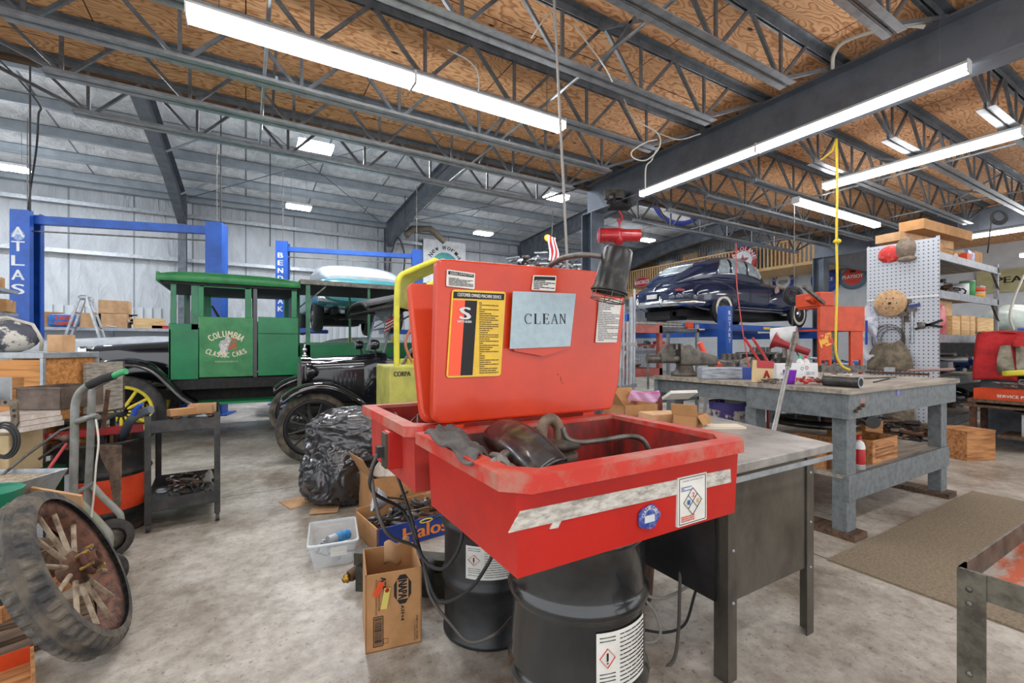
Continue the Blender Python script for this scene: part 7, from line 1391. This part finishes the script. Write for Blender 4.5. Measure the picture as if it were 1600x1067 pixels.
MB().tube([(-.6,0,.2),(-.6,0,1.5)], .01, 5).build('hanger', m_dull, p)
cable('air_line', [YP(614,470,16), YP(608,430,16), YP(612,395,16), YP(622,372,16), YP(632,400,16), YP(628,450,16)], .03, m_cable, 'black hose looped on the back wall column above the truck bed', cat='hose')
# wires from the roof
for px, y0, y1, Y in ((47,330,200,9.5),(62,0,0,0),(345,350,180,10.6),(422,385,235,12),(633,370,275,14)):
    if not Y: continue
    p = YP(px, y0, Y); tag(MB().tube([p, (p.x, p.y, roofz(p.y)-.3)], .012, 5).build('hanging_wire', m_cable), {47:'wire dropping to the ATLAS post',345:'wire dropping beside the right post of the first lift',422:'wire dropping left of the far blue lift',633:'wire dropping between the column and the dark duct'}[px], 'wire')
# parts rack behind the lid
pr = thing('parts_rack', 'tall rack heaped with old car parts, seen above the red lid', 'rack', (0,0,0)); r0 = YP(795, 430, 11.5); r1 = YP(930, 430, 11.5)
for z in (2.9, 3.45, 1.6): MB().bx(r0.x, r1.x, 11.5, 12.3, z-.08, z).build('shelf_board', m_steel, pr)
for x in (r0.x, (r0.x+r1.x)/2, r1.x-.06):
    for y in (11.5, 12.24): MB().bx(x, x+.06, y, y+.06, 0, 3.45).build('upright', m_steel, pr)
wd = r1.x-r0.x; mx_ = (r0.x+r1.x)/2
heap('old_parts', 'heap of old lamps and parts on top of the tall rack behind the lid', (mx_,11.9,3.45), (wd,.7,1.0), 110, [m_dull,m_blackmat,m_rust,m_galv,m_white], 81, big=.15)
heap('old_parts', 'parts on the second level of the tall rack behind the lid', (mx_,11.9,2.9), (wd,.7,.34), 60, [m_dull,m_blackmat,m_chrome,m_white], 82, big=.13)
mk = thing('yellow_mascot_sign', 'small yellow round toy on top of the parts heap', 'toy', YP(856, 372, 11.7)); MB().sph((0,0,0),(.14,.06,.12),14).build('body', m_yel, mk); MB().tube([(.15,0,.1),(.2,0,.9)], .015, 5).build('stick', m_dull, mk)
fl2 = thing('hanging_flag', 'faded striped flag hanging over the parts heap', 'flag', YP(864, 408, 11.4)); 
for i in range(5): MB().grid(lambda u, v, i=i: V((-.16+.065*i+.065*u+.05*math.sin(v*5), .03*math.sin(i+v*4), .75*v)), 3, 8).build('stripe', m_red if i % 2 else m_white, fl2, solid=.004)
# ---- loft with wooden rail
lfx = 16.9; LF = 3.95
struct('ceiling_3', MB().bx(lfx, 19, 6.6, 17.5, 4.13, 4.2), m_pine, keep=True)
trim(MB().bx(lfx-.05, lfx, 6.6, 12.4, 4.13, 4.24), m_pine); trim(MB().bx(lfx-.05, lfx, 12.4, 17.5, 3.68, 4.0), m_pine)
mb = MB()
for i in range(0, 76): y = 6.7+i*.143; mb.bx(lfx-.06, lfx-.02, y, y+.045, 4.2 if y < 12.4 else 3.98, 5.06)
mb.bx(lfx-.09, lfx+.03, 6.6, 17.5, 5.05, 5.1); mb.bx(lfx-.07, lfx, 12.4, 17.5, 4.02, 4.08); trim(mb, m_pine)
gm = mat('grey_rail_paint', '#8b949b', rough=.5)
for k2 in range(6):
    y0 = 9.0+k2*1.4; t = thing('crowd_barrier', ('nearest','second','third','fourth','fifth','farthest')[k2]+' grey metal barrier standing on the loft behind the wooden rail', 'barrier', (lfx+.5, y0, LF+.25), 0, 'barriers on the loft'); b = MB(); b.tube([(0,0,.9),(0,0,1.5),(0,1.3,1.5),(0,1.3,.9),(0,0,.9)], .02, 5); b.build('frame', gm, t); b = MB()
    for i in range(9): b.bx(-.01,.01,.1+.13*i,.115+.13*i,.0,1.5)
    b.build('bars', gm, t)
    carton('carton', ('nearest','second','third','fourth','fifth','farthest')[k2]+' carton on the loft behind the barriers', (lfx+1.0, y0+.6, LF+.25), (.6,.8,1.25+.1*(k2 % 2)), 0, (m_card, mat('loft_blue','#5c7fa8'), m_galv, m_card2, m_white, m_card)[k2])
def round_sign(name, label, c, n, R, ring, face, k=.68):
    n = V(n).normalized(); t = thing(name, label, 'sign', c); MB().lathe([(0,0),(R,0),(R,.04),(R*k,.042)], (0,0,0), n, 40).build('rim', ring, t); MB().lathe([(0,.045),(R*k,.045)], (0,0,0), n, 40).build('face', face, t); return t
uY = -Y_; nX = -X_
def star(R, r, n=5): return [((R if i % 2 == 0 else r)*math.cos(PI/2+i*PI/n), (R if i % 2 == 0 else r)*math.sin(PI/2+i*PI/n)) for i in range(2*n)]
p = XP(1161, 408, lfx-.2); g = round_sign('gasoline_sign', 'round red and white star sign lettered GASOLINE on the loft rail', p, nX, .86, m_red, m_white)
b = MB(); arc_text(b, 'GASOLINE', (-.045,0,0), uY, Z_, .72, .22, PI*1.02, PI*-.02); b.build('lettering', m_white, g); b = MB(); b.prism(star(.42,.17), (-.046,0,0), uY, Z_, .01); b.build('star', m_red, g); b = MB(); put_text(b, 'TEXACO', (-.06,0,.12), uY, Z_, .6, .13, .006); b.build('lettering', m_ink, g); b = MB(); put_text(b, 'T', (-.06,0,-.1), uY, Z_, .14, .16, .01); b.build('letter', mat('sign_green','#3f8a4f'), g)
g.scale = (.66,.66,.66)
p = XP(1003, 441, lfx-.2); g = thing('oval_sign', 'red oval sign lettered YOKON on the wooden loft rail', 'sign', p)
def oval(a, c): return [(a*math.cos(t), c*math.sin(t)) for t in [i*PI/20 for i in range(40)]]
MB().prism(oval(.85,.42), (0,0,0), uY, Z_, .03).build('plate', m_red, g); MB().prism([(-.72,-.14),(.72,-.14),(.72,.14),(-.72,.14)], (-.032,0,0), uY, Z_, .004).build('band', m_white, g); b = MB(); put_text(b, 'YOKON', (-.038,0,0), uY, Z_, 1.25, .24, .015); b.build('lettering', m_red, g); b = MB(); b.tube([(-.035,.78*math.cos(t),.36*math.sin(t)) for t in [i*PI/20 for i in range(40)]], .012, 4, closed=True); b.build('border', m_white, g)
g.scale = (.62,.62,.62)
p = XP(1224, 440, 18.9); g = round_sign('approved_sign', 'round blue and white sign lettered APPROVED on the right wall', p, nX, .58, mat('sign_blue','#2b3f9c'), m_white); b = MB(); arc_text(b, 'APPROVED', (-.045,0,0), uY, Z_, .48, .15, PI*.98, PI*.02); arc_text(b, 'SERVICE', (-.045,0,0), uY, Z_, .48, .12, PI*1.25, PI*1.75); b.build('lettering', m_white, g); b = MB(); b.prism([(-.28,-.05),(.0,-.2),(.28,-.05),(.22,.08),(-.22,.08)], (-.046,0,0), uY, Z_, .01); b.build('emblem', mat('emblem_grey','#7d8797','#b8a08a',scale=8), g)
g.scale = (.74,.74,.74)
p = XP(1333, 432, 18.9); g = round_sign('playboy_sign', 'round red and slate sign lettered PLAYBOY on the right wall', p, nX, .62, mat('sign_slate','#5c7386'), mat('sign_red','#d8402f')); b = MB(); put_text(b, 'PLAYBOY', (-.048,0,.0), uY, Z_, .86, .17, .012); arc_text(b, 'CLUB OF AMERICA', (-.045,0,0), uY, Z_, .52, .1, PI*1.9, PI*1.1) if 0 else arc_text(b, 'MOTOR CAR', (-.045,0,0), uY, Z_, .52, .11, PI*.85, PI*.15); b.build('lettering', m_white, g); b = MB(); b.bx(-.05,-.045,-.12,.12,.2,.3); b.bar((-.05,.2,-.15),(-.05,-.2,-.3),.06,.004); b.build('emblem', m_ink, g)
g.scale = (.74,.74,.74)
p = XP(1290, 437, 18.9); g = round_sign('blue_sign', 'round blue sign half hidden behind the right column', p, nX, .5, _M['sign_blue'], _M['sign_blue'])
b = MB(); put_text(b, 'SERVICE', (-.048,0,0), uY, Z_, .55, .12, .01); b.build('lettering', m_white, g)
p = D(1063, 306, 14.5); g = round_sign('hanging_round_sign', 'large round white sign with blue ring and red star hanging behind the joists', p, (-.5,-.86,0), .95, _M['sign_blue'], m_white, .86); un = V((.86,-.5,0)); b = MB(); b.prism(star(.6,.24), V((-.5,-.86,0))*.05, un, Z_, .01); b.build('star', m_red, g); MB().tube([(0,0,.9),(0,0,1.5)], .02, 5).build('hanger', m_dull, g)
p = XP(1620, 433, 18.9); g = thing('banner', 'long cream banner lettered PEAK on the right wall at the edge of the view', 'banner', p); MB().prism([(-1.2,-.35),(1.6,-.35),(1.6,.3),(-1.2,.3)], (0,0,0), uY, Z_, .02).build('cloth', mat('banner_cream','#b9b48a','#a59f78',rough=.7,scale=3), g); b = MB(); put_text(b, 'PEAK', (-.022,.42,.0), uY, Z_, .75, .18, .01); b.build('lettering', m_ink, g)
# ---- hoist, ropes, cords
hs = thing('electric_hoist', 'red electric hoist hanging from a girder trolley beside the grey column', 'hoist', (0,0,0)); hc_ = D(968, 368, 7.55); m_hr = mat('hoist_red', '#c0262e', '#9c1d24', rough=.3, scale=8, coat=.3)
ux = V((cs,-sn,0)); 
MB().cyl(hc_-ux*.33, hc_-ux*.03, .12, n=24).build('gear_case', m_hr, hs); MB().cyl(hc_+ux*.0, hc_+ux*.34, .105, n=24).build('motor', m_hr, hs); MB().sph(hc_-ux*.02+V((0,0,-.02)), (.12,.1,.15), 16).build('centre_housing', m_hr, hs); MB().lathe([(0,0),(.09,0),(.11,.02),(.12,.02)], hc_-ux*.36, ux, 20).build('end_cover', mat('pink_red','#cc4b5c'), hs)
MB().box(hc_+ux*.2-V((0,.11,-.01)), (.22,.006,.07), rz=-YAW).build('nameplate', m_rust, hs)
tr_ = hc_+V((0,0,.36)); MB().tube(smooth([tr_+V((-.02,0,.05)), tr_+V((.06,0,-.04)), tr_+V((.0,0,-.14)), tr_+V((-.05,0,-.08))]), .018, 8).build('hook', m_hr, hs); MB().tube([hc_+V((0,0,.1)), tr_+V((0,0,-.1))], .015, 8).build('shackle', m_hr, hs)
tl2 = thing('girder_trolley', 'black wheeled trolley clamped to the girder end above the red hoist', 'trolley', (0,0,0)); g0 = V((5.5, hc_.y, 3.7)); g0 = tr_+V((0,0,.12)); MB().box(g0, (.36,.25,.05), rz=-YAW).build('yoke', m_blackmat, tl2); 
for s_ in (-1,1):
    MB().box(g0+ux*s_*.12+V((0,0,.09)), (.04,.3,.18), rz=-YAW).build('side_plate', m_blackmat, tl2)
    for e in (-.1,.1): MB().cyl(g0+ux*s_*.12+V((e*sn,e*cs,.13)), g0+ux*s_*.2+V((e*sn,e*cs,.13)), .05, n=14).build('wheel', m_dull, tl2)
MB().box(g0+V((0,0,.2))-ux*.1, (.3,.12,.14), rz=-YAW).build('chain_guide', m_dull, tl2)
a = D(866, 0, 3.0); c = D(886, 405, 3.0); tag(MB().tube([a+(a-c)*.12, a, (a+c)/2, c, c+(c-a)*.1], .009, 8).build('hanging_rod', mat('rod_grey','#8d8984',rough=.5,metal=.3)), 'thin grey conduit hanging from the ceiling to the red lid', 'conduit'); hr = SC.collection.objects[-1]
pts = [(.006*math.cos(i*1.3), .006*math.sin(i*1.3), i*.012) for i in range(60)]; o_ = D(866,0,3.0)-hr.location; MB().tube([V(o_)+V(q)+V((0,0,-.2)) for q in pts], .006, 5).build('twisted_rope', m_grcable, hr)
yc = thing('extension_lead', 'yellow extension cord hanging straight down beside the orange press', 'cord', (0,0,0)); Zc = 5.6
MB().tube(smooth([D(1307,217,Zc), D(1308,300,Zc), D(1307,370,Zc), D(1308,440,Zc), D(1306,520,Zc), D(1307,555,Zc), D(1316,572,Zc), D(1328,578,Zc)]), .014, 8).build('cord', mat('cord_yellow','#e0c22e',rough=.5), yc); MB().sph(D(1308,377,Zc), (.045,.045,.03), 12).build('connector', _M['cord_yellow'], yc); MB().cyl(D(1308,371,Zc), D(1308,384,Zc), .018, n=8).build('strain_relief', mat('green_plastic2','#3a8a4a'), yc)
MB().tube([D(1307,217,Zc), D(1300,236,Zc), D(1282,250,Zc)], .01, 6).build('cord_tail', _M['cord_yellow'], yc)
cable('conduit', [D(1301,107,4.6), D(1303,85,4.5), D(1320,65,4.4), D(1370,48,4.2), D(1420,40,4.0), D(1445,42,3.95)], .018, m_wcable, 'white conduit curving from the girder top across the plywood')
cable('loose_cable', [D(975,155,5.0), D(990,185,5.0), D(1027,208,5.0), D(1030,230,5.0), D(1010,250,5.0), D(990,247,5.0), D(988,236,5.0), D(1010,222,5.0), D(1027,218,5.0)], .007, m_wcable, 'pale loose cable looping near the top of the girder end')
cable('loose_cable', [D(1028,208,5.4), D(1060,218,5.4), D(1095,209,5.3)], .007, m_wcable, 'pale cable running right from the loop to the girder')
cable('loose_cable', [D(1027,230,6.2), D(1018,250,6.2), D(1009,262,6.2), D(1008,300,6.5)], .009, m_wcable, 'pale cable dropping down the girder face to the thin strip light')
cable('loose_cable', [D(830,60,3.6), D(850,30,3.6), D(862,18,3.6)], .006, m_wcable, 'short pale cable above the two-section strip light')
cable('loose_cable', [D(700,78,3.4), D(732,95,3.4), D(747,115,3.4), D(748,145,3.4)], .006, m_grcable, 'thin grey cable hanging over the bright strip light')
cable('loose_cable', [D(898,40,3.9), D(920,70,3.9), D(945,105,3.9), D(957,128,3.9)], .006, m_wcable, 'pale cable stapled along a joist web member')
cable('wire', [D(0,95,6.0), D(30,125,6.0), D(62,165,6.0), D(60,180,6.0), D(57,230,6.2), D(47,300,7.0), D(44,330,7.7)], .012, m_cable, 'thin black wire falling with a kink at the upper left', cat='wire')
for k2, rr in enumerate((.085,.1,.115)): 
    cc = D(1561, 338+k2, 6.2); tag(MB().tube([cc+ux*math.cos(a)*rr+Z_*math.sin(a)*rr*.8 for a in [i*PI/12 for i in range(24)]], .011, 6, closed=True).build('coiled_cord', m_cable), ('inner','middle','outer')[k2]+' loop of the black cord coil hanging at the upper right', 'cord')
cable('cord_drop', [D(1549,345,6.2), D(1545,380,6.2), D(1543,395,6.3)], .008, m_cable, 'black cord dropping from the coil towards the shelf rack', cat='cord')
cable('wall_cable', [D(1600,430,7.2), D(1585,465,7.2), D(1578,495,7.2), D(1584,515,7.2)], .016, m_wcable, 'thick white cord curving down at the right edge', cat='cord')
hr2 = thing('hose_reel', 'black round hose reel hanging beside the right column', 'hose reel', D(1241, 462, 7.6)); nr = V((-.5,-.86,0))
for rr in (.16,.135,.11): b = MB(); b.tube([un*math.cos(a)*rr+Z_*math.sin(a)*rr-nr*.02*(rr*30-3) for a in [i*PI/14 for i in range(28)]], .016, 6, closed=True); b.build('hose_turn', m_cable, hr2)
for i in range(3): a = i*PI/3; MB().bar(-(un*math.cos(a)+Z_*math.sin(a))*.15, (un*math.cos(a)+Z_*math.sin(a))*.15, .015).build('spoke', m_cable, hr2)
MB().tube([(0,0,.15),(0,0,4.0-hr2.location.z)], .008, 5).build('hanger', m_dull, hr2)
cable('air_hose', [D(1240,478,7.6), D(1238,520,7.4), D(1245,550,7.2), D(1252,560,7.0)], .012, m_cable, 'black hose hanging from the hose reel', cat='hose')
# empty lamp rails between the joists
for p0, p1, lb in (((1345,0),(1393,48),'empty grey channel ending at the girder, at the top right'),): pass
bpy.context.view_layer.update()
